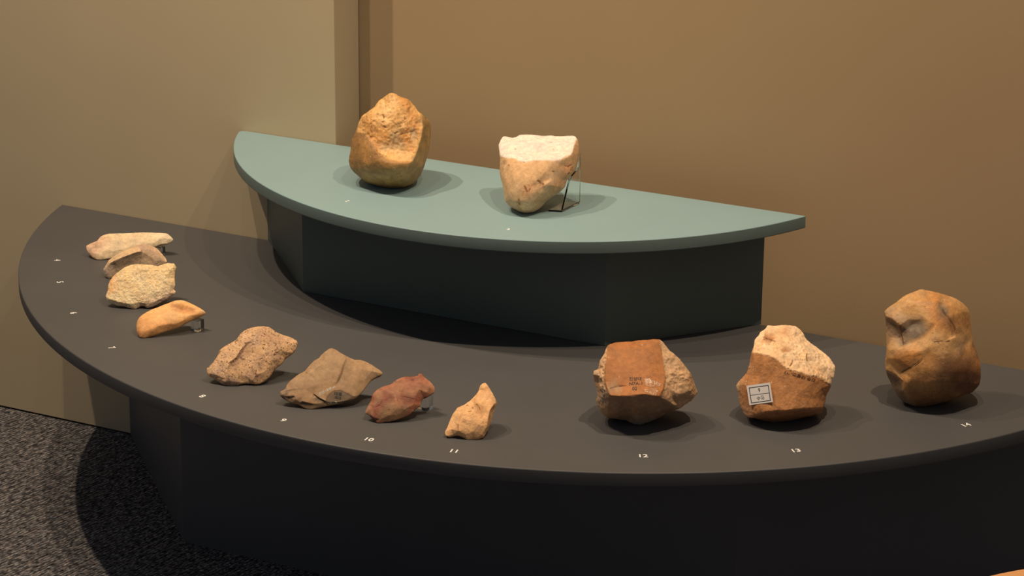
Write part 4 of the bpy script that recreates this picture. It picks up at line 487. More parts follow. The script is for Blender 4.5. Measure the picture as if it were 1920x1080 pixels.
  r=[0.4,0.4,0.4,0.4,0.4,0.4,0.4,0.4,0.4,0.4,0.4,0.4,0.4,0.4,0.4,0.4,0.4,0.4,0.4,0.4,0.4,0.4,0.4,0.4,0.4,0.4,0.4,0.4,0.4,0.5,0.5,0.5,0.6,0.6,0.6,0.6,0.6,0.6,0.6,0.6,0.6,0.6,0.6,0.6,0.6,0.6,0.6,0.6,0.4,0.4,0.4,0.4,0.4,0.4,0.4,0.4,0.4,0.4,0.4,0.4,0.4,0.4,0.4,0.4,0.4,0.4,0.4,0.4,0.4,0.4,0.4,0.4,0.4,0.4,0.4,0.4,0.4,0.4,0.4,0.4,0.4,0.4,0.4,0.4,0.4,0.4,0.4,0.4,0.4,0.4,0.4,0.4,0.4,0.4,0.4,0.4,0.4,0.4,0.4,0.4,0.4,0.4,0.4,0.4,0.4,0.4,0.4,0.4,0.4,0.4,0.4,0.4,0.4,0.4,0.4,0.4,0.4,0.4,0.4,0.4,0.4,0.4,0.4,0.4,0.4,0.4,0.4,0.4,0.4,0.4,0.4,0.4,0.4,0.4,0.4,0.4,0.4,0.4,0.4,0.4,0.4,0.4,0.4,0.4,0.4,0.4,0.4,0.4,0.4,0.4,0.4,0.4,0.4,0.4,0.4,0.4,0.4,0.4,0.4,0.4,0.4,0.4,0.4,0.4,0.4]),
 'flake_grey': dict(loc=[-0.6513, -0.3047, 0.0], L=1.7, sm=0.09, amp=(0.9, 0.7), flip=False, pal=[(0.538, 0.4, 0.281), (0.794, 0.575, 0.366), (0.64, 0.45, 0.329), (0.384, 0.275, 0.22), (0.704, 0.562, 0.464), (0.16, 0.075, 0.03)],
  v=[[-13.6,3.7,13.5],[-12.3,8.1,18.2],[-10.5,15.5,26.6],[-5.1,22.5,31.9],[1.5,30.1,37.3],[15.1,42.2,44.0],[24.7,50.4,48.3],[35.3,56.8,49.5],[45.8,60.8,47.8],[54.7,62.1,43.8],[63.3,61.4,37.3],[71.8,60.6,30.8],[77.1,58.7,24.9],[73.2,53.0,20.2],[63.1,43.1,14.2],[40.7,27.0,8.0],[17.9,11.5,3.1],[6.5,3.8,0.6],[0.0,-0.0,0.0],[-6.8,-0.7,3.5],[-11.3,1.2,8.8],[-6.1,-0.9,16.0],[0.3,2.6,26.2],[9.4,6.7,32.2],[25.2,17.9,39.5],[37.9,28.6,44.9],[41.5,33.0,44.9],[-3.6,-1.0,14.3],[1.5,3.5,23.2],[9.9,8.1,28.7],[24.5,19.8,35.9],[37.2,30.6,41.3],[42.6,36.2,43.4],[41.7,32.7,44.3],[33.1,40.4,46.6],[27.4,46.4,48.1],[41.8,37.4,43.7],[34.2,42.5,46.9],[10.7,24.3,39.0],[2.0,17.2,33.8],[21.2,33.5,43.8],[45.3,46.8,45.2],[55.9,50.5,41.4],[66.5,51.5,32.6],[51.3,42.4,35.8],[38.7,31.3,29.7],[23.2,19.7,23.4],[10.1,9.4,17.0],[5.2,7.3,24.1],[62.1,45.5,27.8],[72.7,54.2,27.0],[4.3,8.5,30.6],[6.4,6.5,29.6],[7.8,6.3,30.2],[6.1,5.4,29.5],[6.6,7.2,27.4],[7.9,7.0,28.0],[6.3,6.1,27.4],[6.5,8.3,25.1],[7.9,7.9,25.8],[6.0,7.4,25.0],[7.4,8.0,23.4],[41.3,32.8,44.9],[-14.9,7.6,10.9],[-13.6,12.0,15.6],[-11.8,19.3,23.7],[-6.4,26.2,29.1],[0.1,33.7,34.4],[13.5,45.6,40.9],[22.9,53.7,45.1],[33.4,60.0,46.4],[43.7,63.9,44.7],[52.5,65.2,40.7],[60.9,64.5,34.3],[69.3,63.8,28.0],[74.5,61.8,22.2],[70.7,56.2,17.5],[60.8,46.5,11.5],[38.7,30.6,5.5],[16.2,15.4,0.7],[5.0,7.8,-1.8],[-1.4,4.0,-2.4],[-8.2,3.3,1.0],[-12.5,5.2,6.2],[-15.0,13.7,7.9],[-13.8,17.8,12.4],[-12.1,24.7,20.1],[-7.1,31.2,25.1],[-0.9,38.3,30.1],[11.7,49.5,36.3],[20.6,57.1,40.3],[30.5,63.1,41.5],[40.3,66.8,39.9],[48.6,68.1,36.1],[56.5,67.4,30.1],[64.5,66.7,24.1],[69.4,64.8,18.6],[65.8,59.6,14.2],[56.4,50.4,8.6],[35.6,35.4,2.9],[14.4,21.0,-1.7],[3.8,13.8,-4.0],[-2.3,10.3,-4.6],[-8.7,9.6,-1.4],[-12.8,11.4,3.6],[-10.9,24.4,5.5],[-9.9,27.7,9.0],[-8.5,33.3,15.3],[-4.4,38.5,19.3],[0.5,44.2,23.4],[10.7,53.3,28.4],[17.9,59.5,31.6],[25.9,64.3,32.5],[33.7,67.3,31.2],[40.4,68.2,28.2],[46.8,67.7,23.3],[53.2,67.1,18.5],[57.2,65.7,14.1],[54.3,61.4,10.5],[46.7,54.0,6.0],[29.9,41.9,1.4],[12.8,30.3,-2.3],[4.3,24.5,-4.2],[-0.6,21.6,-4.6],[-5.8,21.1,-2.0],[-9.1,22.5,1.9],[1.3,37.2,7.0],[1.8,39.0,8.9],[2.6,41.9,12.3],[4.7,44.7,14.4],[7.4,47.8,16.6],[12.8,52.6,19.2],[16.6,55.9,20.9],[20.9,58.4,21.4],[25.1,60.0,20.8],[28.7,60.6,19.1],[32.1,60.3,16.5],[35.5,60.0,14.0],[37.6,59.2,11.6],[36.1,56.9,9.7],[32.0,53.0,7.3],[23.1,46.5,4.8],[13.9,40.3,2.9],[9.4,37.3,1.9],[6.8,35.7,1.6],[4.0,35.4,3.0],[2.2,36.2,5.1],[16.6,49.0,11.0]],
  f=[22,1,21,21,1,0,21,0,20,20,27,21,20,19,27,2,51,3,22,51,2,22,2,1,27,18,17,18,27,19,55,52,57,53,52,55,55,56,53,60,61,58,39,38,4,38,39,23,24,38,23,53,29,23,29,53,56,59,58,61,61,29,59,61,47,29,3,39,4,39,3,51,51,23,39,54,57,52,57,54,22,57,22,28,28,55,57,48,61,60,61,48,28,28,47,61,47,28,27,47,27,17,17,16,47,25,5,40,24,25,40,31,24,30,37,6,35,37,35,34,34,26,37,5,35,6,35,5,25,25,34,35,62,34,25,33,62,25,33,25,31,32,33,31,45,31,30,45,30,46,46,15,45,41,36,32,44,49,42,8,7,41,41,42,8,41,44,42,44,41,32,50,12,11,12,50,13,11,10,43,43,50,11,9,8,42,42,10,9,42,43,10,43,42,49,49,50,43,49,13,50,49,14,13,14,49,44,7,6,37,37,41,7,37,36,41,36,37,26,36,26,33,33,32,36,45,44,32,45,14,44,14,45,15,5,4,38,38,40,5,38,24,40,29,46,30,46,29,47,46,47,16,16,15,46,28,21,27,21,28,22,23,52,53,23,22,54,23,54,52,22,23,51,30,23,29,23,30,24,24,31,25,58,59,29,60,28,48,60,29,28,29,60,58,28,29,56,28,56,55,32,31,45,62,33,26,62,26,34],
  o=[0,1,2,3,4,5,6,7,8,9,10,11,12,13,14,15,16,17,18,19,20],
  c=[4,1,1,1,1,1,2,2,2,1,1,1,1,0,0,0,0,0,0,4,4,4,1,1,1,1,1,4,0,0,0,0,0,1,1,2,3,2,1,1,1,2,2,0,0,0,0,0,3,0,2,1,5,1,1,5,0,0,5,0,3,3,1,4,1,1,1,1,1,2,2,2,1,1,1,1,0,0,0,0,0,0,4,4,4,1,1,1,1,1,2,2,2,1,1,1,1,0,0,0,0,0,0,4,4,4,1,1,1,1,1,2,2,2,1,1,1,1,0,0,0,0,0,0,4,4,4,1,1,1,1,1,2,2,2,1,1,1,1,0,0,0,0,0,0,4,4,0],
  r=[0.4,0.4,0.4,0.4,0.4,0.4,0.4,0.4,0.4,0.4,0.4,0.4,0.4,0.4,0.4,0.4,0.4,0.4,0.4,0.4,0.4,0.5,0.5,0.5,0.5,0.5,0.5,0.5,0.5,0.5,0.5,0.5,0.5,0.5,0.5,0.5,0.5,0.5,0.5,0.5,0.5,0.5,0.5,0.5,0.5,0.5,0.5,0.5,0.5,0.5,0.5,0.24,0.25,0.5,0.5,0.25,0.5,0.5,0.25,0.5,0.5,0.25,0.5,0.4,0.4,0.4,0.4,0.4,0.4,0.4,0.4,0.4,0.4,0.4,0.4,0.4,0.4,0.4,0.4,0.4,0.4,0.4,0.4,0.4,0.4,0.4,0.4,0.4,0.4,0.4,0.4,0.4,0.4,0.4,0.4,0.4,0.4,0.4,0.4,0.4,0.4,0.4,0.4,0.4,0.4,0.4,0.4,0.4,0.4,0.4,0.4,0.4,0.4,0.4,0.4,0.4,0.4,0.4,0.4,0.4,0.4,0.4,0.4,0.4,0.4,0.4,0.4,0.4,0.4,0.4,0.4,0.4,0.4,0.4,0.4,0.4,0.4,0.4,0.4,0.4,0.4,0.4,0.4,0.4,0.4,0.4,0.4,0.4]),
 'flake_speckled': dict(loc=[-0.5265, -0.4091, -0.0], L=1.5, sm=0.09, amp=(0.9, 1.1), flip=False, pal=[(0.92, 0.683, 0.377), (0.871, 0.541, 0.265), (0.92, 0.753, 0.469), (0.818, 0.611, 0.428), (0.16, 0.075, 0.03)],
  v=[[-50.1,-10.4,17.1],[-49.8,-3.4,24.9],[-52.6,1.0,31.6],[-52.6,6.0,37.3],[-49.9,14.2,45.1],[-46.5,18.9,48.5],[-39.8,28.3,55.4],[-31.9,35.8,59.4],[-21.6,42.1,60.6],[-13.0,46.0,60.1],[-0.8,51.8,59.6],[7.0,54.4,58.0],[13.3,59.6,60.3],[20.7,65.4,62.6],[25.9,67.1,61.6],[29.3,69.3,62.2],[34.9,67.8,57.1],[35.4,63.1,51.5],[39.0,56.1,41.4],[43.7,49.6,31.3],[43.2,45.4,26.9],[47.7,45.8,24.6],[47.2,42.6,21.3],[43.4,38.7,19.0],[39.3,32.6,14.5],[33.5,26.7,11.1],[27.1,19.5,6.6],[22.3,14.6,3.8],[15.8,9.8,2.0],[9.9,9.2,4.8],[5.2,6.8,4.7],[0.0,0.0,0.0],[-10.3,-3.6,1.8],[-17.1,-5.2,4.0],[-27.1,-9.4,5.0],[-37.8,-12.4,7.7],[-45.3,-12.9,11.6],[-45.1,14.5,47.2],[-35.2,9.4,43.3],[-30.1,0.2,31.3],[-34.8,-8.9,20.6],[-43.9,-12.4,15.9],[-36.5,-13.7,14.7],[-21.5,-9.9,11.8],[-5.9,-4.8,8.6],[4.6,3.5,12.0],[14.4,7.7,9.5],[25.4,15.2,11.8],[34.9,25.1,17.5],[41.9,36.5,25.1],[-44.1,3.1,36.7],[-41.8,-5.5,25.5],[-29.0,19.5,51.2],[-13.0,31.7,55.8],[5.3,40.1,54.8],[22.7,50.1,56.1],[31.9,57.9,56.7],[-21.6,10.4,38.1],[-5.9,20.5,40.5],[11.9,29.7,40.6],[28.8,40.3,43.0],[39.1,43.8,38.0],[-15.6,0.8,23.6],[0.6,10.1,24.9],[17.5,20.7,27.2],[31.4,30.9,29.3],[-25.0,-6.9,17.3],[-50.9,-6.8,14.6],[-50.6,0.2,22.3],[-53.4,4.5,28.9],[-53.3,9.4,34.5],[-50.7,17.5,42.2],[-47.4,22.2,45.6],[-40.7,31.4,52.3],[-33.0,38.8,56.2],[-22.8,45.0,57.4],[-14.4,48.9,57.0],[-2.4,54.6,56.5],[5.4,57.1,54.9],[11.5,62.2,57.2],[18.8,67.9,59.5],[24.0,69.6,58.4],[27.3,71.8,59.0],[32.9,70.3,54.0],[33.4,65.7,48.5],[36.8,58.7,38.5],[41.5,52.4,28.6],[41.0,48.3,24.2],[45.4,48.6,22.0],[45.0,45.5,18.7],[41.2,41.6,16.5],[37.1,35.7,12.0],[31.5,29.9,8.7],[25.1,22.7,4.2],[20.4,17.9,1.5],[14.0,13.2,-0.2],[8.2,12.6,2.5],[3.6,10.2,2.4],[-1.6,3.5,-2.2],[-11.7,-0.1,-0.5],[-18.4,-1.6,1.7],[-28.3,-5.7,2.7],[-38.8,-8.7,5.4],[-46.2,-9.2,9.1],[-50.1,-0.7,11.9],[-49.8,5.8,19.2],[-52.4,9.9,25.5],[-52.4,14.5,30.7],[-49.9,22.2,38.0],[-46.8,26.6,41.2],[-40.5,35.3,47.5],[-33.1,42.3,51.2],[-23.6,48.1,52.4],[-15.6,51.8,51.9],[-4.3,57.2,51.5],[3.0,59.5,50.0],[8.8,64.4,52.1],[15.7,69.8,54.3],[20.6,71.4,53.3],[23.7,73.4,53.8],[29.0,72.0,49.1],[29.5,67.7,43.9],[32.8,61.1,34.5],[37.2,55.1,25.2],[36.7,51.2,21.0],[40.8,51.5,18.9],[40.4,48.6,15.8],[36.9,45.0,13.7],[33.1,39.3,9.5],[27.7,33.9,6.4],[21.7,27.1,2.1],[17.2,22.5,-0.5],[11.2,18.1,-2.1],[5.7,17.5,0.5],[1.3,15.3,0.4],[-3.5,9.0,-4.0],[-13.1,5.6,-2.3],[-19.4,4.1,-0.3],[-28.7,0.3,0.7],[-38.6,-2.6,3.2],[-45.7,-3.0,6.8],[-43.4,11.1,10.2],[-43.1,16.3,16.0],[-45.2,19.7,21.1],[-45.2,23.4,25.3],[-43.2,29.6,31.2],[-40.7,33.1,33.7],[-35.6,40.1,38.8],[-29.7,45.8,41.8],[-22.0,50.5,42.8],[-15.6,53.4,42.4],[-6.4,57.8,42.0],[-0.5,59.7,40.8],[4.1,63.6,42.6],[9.7,67.9,44.3],[13.6,69.2,43.5],[16.1,70.9,43.9],[20.4,69.7,40.2],[20.8,66.2,35.9],[23.4,60.9,28.4],[27.0,56.1,20.8],[26.6,53.0,17.5],[29.9,53.2,15.8],[29.6,50.9,13.3],[26.8,47.9,11.6],[23.7,43.4,8.2],[19.4,39.0,5.6],[14.5,33.5,2.3],[10.9,29.8,0.1],[6.1,26.3,-1.2],[1.6,25.8,0.9],[-1.9,24.0,0.9],[-5.8,18.9,-2.7],[-13.5,16.2,-1.3],[-18.7,15.0,0.3],[-26.2,11.9,1.1],[-34.2,9.6,3.1],[-39.8,9.2,6.0],[-26.8,27.0,12.9],[-26.7,29.8,16.0],[-27.8,31.6,18.7],[-27.7,33.6,20.9],[-26.7,36.9,24.1],[-25.3,38.7,25.4],[-22.6,42.5,28.1],[-19.5,45.5,29.7],[-15.4,48.0,30.2],[-11.9,49.6,30.0],[-7.1,51.9,29.9],[-3.9,52.9,29.2],[-1.4,55.0,30.1],[1.5,57.3,31.1],[3.6,58.0,30.6],[5.0,58.9,30.9],[7.2,58.3,28.9],[7.4,56.4,26.6],[8.9,53.6,22.6],[10.8,51.0,18.6],[10.5,49.3,16.8],[12.3,49.5,15.9],[12.2,48.2,14.5],[10.6,46.6,13.6],[9.0,44.2,11.8],[6.7,41.9,10.5],[4.1,39.0,8.6],[2.2,37.0,7.5],[-0.4,35.1,6.8],[-2.8,34.8,7.9],[-4.7,33.9,7.9],[-6.7,31.1,6.0],[-10.9,29.7,6.7],[-13.6,29.1,7.6],[-17.6,27.4,8.0],[-21.9,26.2,9.1],[-24.9,26.0,10.6],[-6.5,42.7,18.1]],
  f=[51,2,1,1,41,51,41,1,0,41,0,36,36,42,41,4,37,5,3,50,4,50,3,2,50,2,51,51,39,50,51,40,39,40,51,41,40,41,42,42,35,34,35,42,36,38,57,52,62,66,43,32,31,44,7,53,8,45,44,31,7,6,52,52,53,7,52,58,53,58,52,57,57,63,58,63,57,62,62,45,63,62,44,45,44,62,43,44,43,33,33,32,44,5,52,6,5,38,52,38,5,37,38,37,4,38,4,50,38,50,39,39,57,38,39,62,57,39,66,62,66,39,40,66,40,42,42,43,66,43,42,34,34,33,43,28,46,29,27,26,47,47,25,48,25,47,26,10,9,54,54,11,10,65,59,64,64,48,65,64,47,48,47,64,46,46,27,47,27,46,28,13,56,14,56,13,55,56,55,60,20,22,21,15,14,56,56,16,15,56,17,16,56,18,17,18,56,60,18,60,61,61,19,18,61,20,19,20,61,49,49,22,20,49,23,22,23,49,24,12,55,13,55,12,11,55,11,54,54,60,55,60,54,59,60,59,65,65,61,60,65,49,61,49,65,48,48,24,49,24,48,25,9,8,53,53,54,9,54,53,58,58,59,54,58,64,59,64,58,63,63,46,64,46,63,45,45,29,46,45,30,29,30,45,31],
  o=[0,1,2,3,4,5,6,7,8,9,10,11,12,13,14,15,16,17,18,19,20,21,22,23,24,25,26,27,28,29,30,31,32,33,34,35,36],
  c=[3,1,1,1,1,0,0,0,0,0,0,0,0,0,0,0,0,0,0,0,3,3,3,3,3,3,3,3,3,3,3,3,3,3,3,3,3,1,0,0,2,2,2,2,2,2,3,3,3,3,1,1,0,0,0,0,0,0,2,0,2,0,2,0,2,2,2,3,1,1,1,1,0,0,0,0,0,0,0,0,0,0,0,0,0,0,0,3,3,3,3,3,3,3,3,3,3,3,3,3,3,3,3,3,3,1,1,1,1,0,0,0,0,0,0,0,0,0,0,0,0,0,0,0,3,3,3,3,3,3,3,3,3,3,3,3,3,3,3,3,3,3,1,1,1,1,0,0,0,0,0,0,0,0,0,0,0,0,0,0,0,3,3,3,3,3,3,3,3,3,3,3,3,3,3,3,3,3,3,1,1,1,1,0,0,0,0,0,0,0,0,0,0,0,0,0,0,0,3,3,3,3,3,3,3,3,3,3,3,3,3,3,3,3,3,0],
  r=[0.4,0.4,0.4,0.4,0.4,0.4,0.4,0.4,0.4,0.4,0.4,0.4,0.4,0.4,0.4,0.4,0.4,0.4,0.4,0.4,0.4,0.4,0.4,0.4,0.4,0.4,0.4,0.4,0.4,0.4,0.4,0.4,0.4,0.4,0.4,0.4,0.4,0.6,1,1,1,1,1,1,1,1,1,1,1,1,0.6,0.8,1,1,1,1,1,1,1,1,1,1,1,1,1,1,1,0.4,0.4,0.4,0.4,0.4,0.4,0.4,0.4,0.4,0.4,0.4,0.4,0.4,0.4,0.4,0.4,0.4,0.4,0.4,0.4,0.4,0.4,0.4,0.4,0.4,0.4,0.4,0.4,0.4,0.4,0.4,0.4,0.4,0.4,0.4,0.4,0.4,0.4,0.4,0.4,0.4,0.4,0.4,0.4,0.4,0.4,0.4,0.4,0.4,0.4,0.4,0.4,0.4,0.4,0.4,0.4,0.4,0.4,0.4,0.4,0.4,0.4,0.4,0.4,0.4,0.4,0.4,0.4,0.4,0.4,0.4,0.4,0.4,0.4,0.4,0.4,0.4,0.4,0.4,0.4,0.4,0.4,0.4,0.4,0.4,0.4,0.4,0.4,0.4,0.4,0.4,0.4,0.4,0.4,0.4,0.4,0.4,0.4,0.4,0.4,0.4,0.4,0.4,0.4,0.4,0.4,0.4,0.4,0.4,0.4,0.4,0.4,0.4,0.4,0.4,0.4,0.4,0.4,0.4,0.4,0.4,0.4,0.4,0.4,0.4,0.4,0.4,0.4,0.4,0.4,0.4,0.4,0.4,0.4,0.4,0.4,0.4,0.4,0.4,0.4,0.4,0.4,0.4,0.4,0.4,0.4,0.4,0.4,0.4]),
 'flake_orange': dict(loc=[-0.439, -0.5173, 0.0], L=1.5, sm=0.3, amp=(0.5, 0.35), flip=False, pal=[(0.836, 0.45, 0.187), (0.88, 0.522, 0.245), (0.682, 0.342, 0.144), (0.902, 0.594, 0.324), (0.528, 0.252, 0.108), (0.16, 0.075, 0.03)],
  v=[[-21.8,16.9,19.5],[-21.9,22.5,23.4],[-20.1,28.2,26.8],[-16.7,34.1,29.6],[-12.0,40.9,32.8],[-4.0,49.6,35.9],[2.6,57.8,39.4],[8.2,63.2,41.1],[12.3,68.1,43.1],[19.5,73.9,44.6],[25.8,76.8,44.4],[33.2,78.1,42.7],[41.0,78.5,40.2],[52.6,78.9,36.4],[59.8,78.9,33.9],[65.2,78.9,31.9],[67.8,78.3,30.5],[67.5,75.2,28.6],[64.5,71.3,26.9],[61.6,67.4,25.2],[56.3,61.4,22.9],[52.7,57.1,21.2],[48.5,50.9,18.3],[45.6,47.0,16.6],[42.8,41.5,13.8],[36.7,35.6,11.8],[28.2,27.6,9.2],[20.0,19.3,6.4],[11.8,11.1,3.5],[5.0,4.8,1.5],[0.0,-0.0,0.0],[-3.8,-1.0,0.6],[-8.8,0.4,3.4],[-12.5,3.3,6.7],[-17.0,8.1,11.7],[18.4,56.2,40.1],[25.1,58.3,38.1],[33.2,59.7,34.1],[41.2,61.4,32.5],[49.2,64.5,32.9],[22.1,59.0,43.9],[32.7,63.7,43.4],[44.3,66.7,40.3],[58.0,70.8,37.3],[62.5,72.0,34.4],[18.6,47.5,37.1],[29.1,48.1,33.8],[40.5,49.9,31.1],[51.3,55.7,30.3],[60.5,62.4,30.6],[-12.4,18.2,25.5],[-8.4,8.0,18.1],[-5.8,1.0,10.2],[-0.1,0.5,5.7],[-6.6,26.0,28.9],[2.1,14.3,21.9],[6.2,6.5,12.9],[0.9,35.5,32.9],[11.4,25.2,27.4],[17.0,16.4,18.1],[12.1,46.2,36.4],[22.0,34.0,29.7],[29.1,26.9,20.1],[36.0,37.4,26.1],[39.0,35.2,19.2],[47.8,46.9,24.3],[12.2,9.5,9.8],[-21.7,18.4,18.0],[-21.7,23.9,21.9],[-20.1,29.6,25.2],[-16.6,35.3,28.0],[-12.0,42.1,31.1],[-4.1,50.6,34.2],[2.3,58.7,37.6],[7.9,64.0,39.3],[11.9,68.9,41.3],[19.0,74.6,42.7],[25.2,77.4,42.5],[32.4,78.7,40.9],[40.2,79.1,38.4],[51.6,79.4,34.6],[58.6,79.5,32.2],[64.0,79.5,30.2],[66.6,78.9,28.9],[66.2,75.9,26.9],[63.4,72.0,25.3],[60.5,68.1,23.6],[55.3,62.3,21.3],[51.7,58.0,19.6],[47.6,51.9,16.8],[44.7,48.1,15.2],[41.9,42.7,12.4],[35.9,36.8,10.4],[27.6,28.9,7.9],[19.5,20.8,5.1],[11.4,12.7,2.3],[4.7,6.5,0.3],[-0.2,1.8,-1.2],[-4.0,0.7,-0.6],[-8.9,2.1,2.1],[-12.5,5.0,5.4],[-17.0,9.8,10.3],[-20.0,21.3,16.2],[-20.0,26.6,19.9],[-18.4,31.9,23.0],[-15.2,37.3,25.7],[-10.8,43.7,28.6],[-3.3,51.7,31.5],[2.7,59.4,34.7],[8.0,64.4,36.3],[11.8,69.0,38.2],[18.5,74.4,39.6],[24.4,77.0,39.3],[31.2,78.3,37.8],[38.5,78.7,35.5],[49.2,79.0,31.9],[55.9,79.0,29.6],[60.9,79.0,27.8],[63.4,78.4,26.5],[63.1,75.6,24.7],[60.3,71.9,23.1],[57.6,68.3,21.5],[52.7,62.7,19.4],[49.4,58.8,17.8],[45.5,53.0,15.1],[42.8,49.4,13.6],[40.1,44.3,10.9],[34.4,38.7,9.1],[26.6,31.3,6.7],[18.9,23.6,4.0],[11.3,15.9,1.4],[5.0,10.1,-0.5],[0.3,5.6,-1.9],[-3.3,4.7,-1.3],[-7.9,6.0,1.2],[-11.3,8.7,4.3],[-15.5,13.2,9.0],[-12.9,28.2,14.5],[-12.9,32.4,17.4],[-11.6,36.7,19.9],[-9.0,41.1,22.1],[-5.5,46.2,24.4],[0.6,52.7,26.8],[5.4,58.8,29.4],[9.7,62.9,30.7],[12.7,66.6,32.2],[18.1,70.9,33.3],[22.9,73.1,33.1],[28.4,74.1,31.9],[34.3,74.4,30.0],[42.9,74.6,27.1],[48.3,74.7,25.2],[52.4,74.7,23.8],[54.4,74.2,22.8],[54.1,71.9,21.3],[51.9,69.0,20.0],[49.7,66.0,18.7],[45.8,61.6,17.0],[43.1,58.3,15.7],[39.9,53.7,13.6],[37.7,50.8,12.3],[35.6,46.6,10.2],[31.0,42.2,8.7],[24.7,36.2,6.8],[18.5,30.0,4.6],[12.4,23.8,2.5],[7.3,19.0,1.0],[3.5,15.5,-0.2],[0.6,14.7,0.3],[-3.1,15.7,2.4],[-5.9,17.9,4.9],[-9.3,21.6,8.6],[2.2,39.0,14.6],[2.2,41.2,16.2],[2.9,43.5,17.5],[4.3,45.8,18.7],[6.2,48.6,19.9],[9.4,52.0,21.2],[12.0,55.3,22.5],[14.3,57.5,23.2],[15.9,59.4,24.0],[18.8,61.7,24.6],[21.3,62.9,24.5],[24.2,63.4,23.9],[27.4,63.6,22.9],[32.0,63.7,21.3],[34.8,63.8,20.3],[37.0,63.8,19.6],[38.1,63.5,19.0],[37.9,62.3,18.2],[36.8,60.7,17.5],[35.6,59.2,16.9],[33.5,56.8,16.0],[32.1,55.1,15.3],[30.4,52.6,14.1],[29.2,51.0,13.5],[28.1,48.8,12.3],[25.6,46.4,11.5],[22.3,43.2,10.5],[19.0,39.9,9.3],[15.7,36.6,8.2],[13.0,34.1,7.4],[10.9,32.2,6.8],[9.4,31.7,7.0],[7.4,32.3,8.1],[5.9,33.5,9.5],[4.1,35.4,11.5],[19.9,50.4,16.0]],
  f=[51,0,34,34,52,51,52,34,33,52,33,32,2,54,3,54,2,50,53,29,56,29,53,30,1,50,2,50,1,0,50,0,51,56,51,52,52,53,56,53,52,32,53,32,31,31,30,53,4,57,5,55,59,58,35,7,45,6,45,7,45,6,60,45,60,61,5,60,6,60,5,57,57,61,60,61,57,58,58,62,61,62,58,59,59,26,62,59,27,26,27,59,66,27,66,28,4,3,54,54,57,4,54,58,57,54,55,58,55,54,50,55,50,51,55,51,56,56,59,55,56,66,59,66,56,29,29,28,66,9,8,40,23,22,65,38,41,37,38,37,47,9,41,10,41,9,40,41,40,36,36,37,41,37,36,46,46,47,37,47,46,63,63,65,47,65,63,64,64,23,65,64,24,23,24,64,25,12,11,42,12,43,13,48,49,39,48,20,49,20,48,21,16,15,17,14,13,43,14,43,44,44,15,14,44,17,15,44,18,17,43,39,49,49,44,43,49,18,44,49,19,18,19,49,20,11,10,41,41,42,11,42,41,38,38,39,42,38,48,39,48,38,47,48,47,65,65,21,48,21,65,22,8,7,35,35,40,8,35,36,40,35,46,36,46,35,45,46,45,61,61,63,46,63,61,62,62,64,63,62,25,64,25,62,26,43,42,39,43,12,42],
  o=[0,1,2,3,4,5,6,7,8,9,10,11,12,13,14,15,16,17,18,19,20,21,22,23,24,25,26,27,28,29,30,31,32,33,34],
  c=[0,0,0,1,1,1,1,1,1,3,3,1,1,1,1,3,3,2,2,0,0,0,0,0,0,0,0,0,0,0,2,2,2,2,0,2,2,4,2,2,1,0,0,1,3,1,1,1,1,0,0,0,2,2,0,0,0,1,1,0,1,1,0,1,0,0,2,0,0,0,1,1,1,1,1,1,3,3,1,1,1,1,3,3,2,2,0,0,0,0,0,0,0,0,0,0,0,2,2,2,2,0,0,0,0,1,1,1,1,1,1,3,3,1,1,1,1,3,3,2,2,0,0,0,0,0,0,0,0,0,0,0,2,2,2,2,0,0,0,0,1,1,1,1,1,1,3,3,1,1,1,1,3,3,2,2,0,0,0,0,0,0,0,0,0,0,0,2,2,2,2,0,0,0,0,1,1,1,1,1,1,3,3,1,1,1,1,3,3,2,2,0,0,0,0,0,0,0,0,0,0,0,2,2,2,2,0,0],
  r=[0.4,0.4,0.4,0.4,0.4,0.4,0.4,0.4,0.4,0.4,0.4,0.4,0.4,0.4,0.4,0.4,0.4,0.4,0.4,0.4,0.4,0.4,0.4,0.4,0.4,0.4,0.4,0.4,0.4,0.4,0.4,0.4,0.4,0.4,0.4,0.4,0.4,0.5,0.5,0.5,0.4,0.4,0.4,0.4,0.4,0.4,0.4,0.4,0.4,0.4,0.3,0.3,0.3,0.3,0.3,0.3,0.3,0.3,0.3,0.3,0.3,0.3,0.3,0.3,0.3,0.3,0.3,0.4,0.4,0.4,0.4,0.4,0.4,0.4,0.4,0.4,0.4,0.4,0.4,0.4,0.4,0.4,0.4,0.4,0.4,0.4,0.4,0.4,0.4,0.4,0.4,0.4,0.4,0.4,0.4,0.4,0.4,0.4,0.4,0.4,0.4,0.4,0.4,0.4,0.4,0.4,0.4,0.4,0.4,0.4,0.4,0.4,0.4,0.4,0.4,0.4,0.4,0.4,0.4,0.4,0.4,0.4,0.4,0.4,0.4,0.4,0.4,0.4,0.4,0.4,0.4,0.4,0.4,0.4,0.4,0.4,0.4,0.4,0.4,0.4,0.4,0.4,0.4,0.4,0.4,0.4,0.4,0.4,0.4,0.4,0.4,0.4,0.4,0.4,0.4,0.4,0.4,0.4,0.4,0.4,0.4,0.4,0.4,0.4,0.4,0.4,0.4,0.4,0.4,0.4,0.4,0.4,0.4,0.4,0.4,0.4,0.4,0.4,0.4,0.4,0.4,0.4,0.4,0.4,0.4,0.4,0.4,0.4,0.4,0.4,0.4,0.4,0.4,0.4,0.4,0.4,0.4,0.4,0.4,0.4,0.4,0.4,0.4,0.4,0.4,0.4,0.4,0.4]),
 'flake_pitted': dict(loc=[-0.2057, -0.625, 0.0], L=1.6, sm=0.12, amp=(1.0, 0.8), flip=False, pal=[(0.69, 0.454, 0.27), (0.736, 0.497, 0.32), (0.552, 0.356, 0.24), (0.322, 0.227, 0.18), (0.575, 0.41, 0.32), (0.16, 0.075, 0.03)],
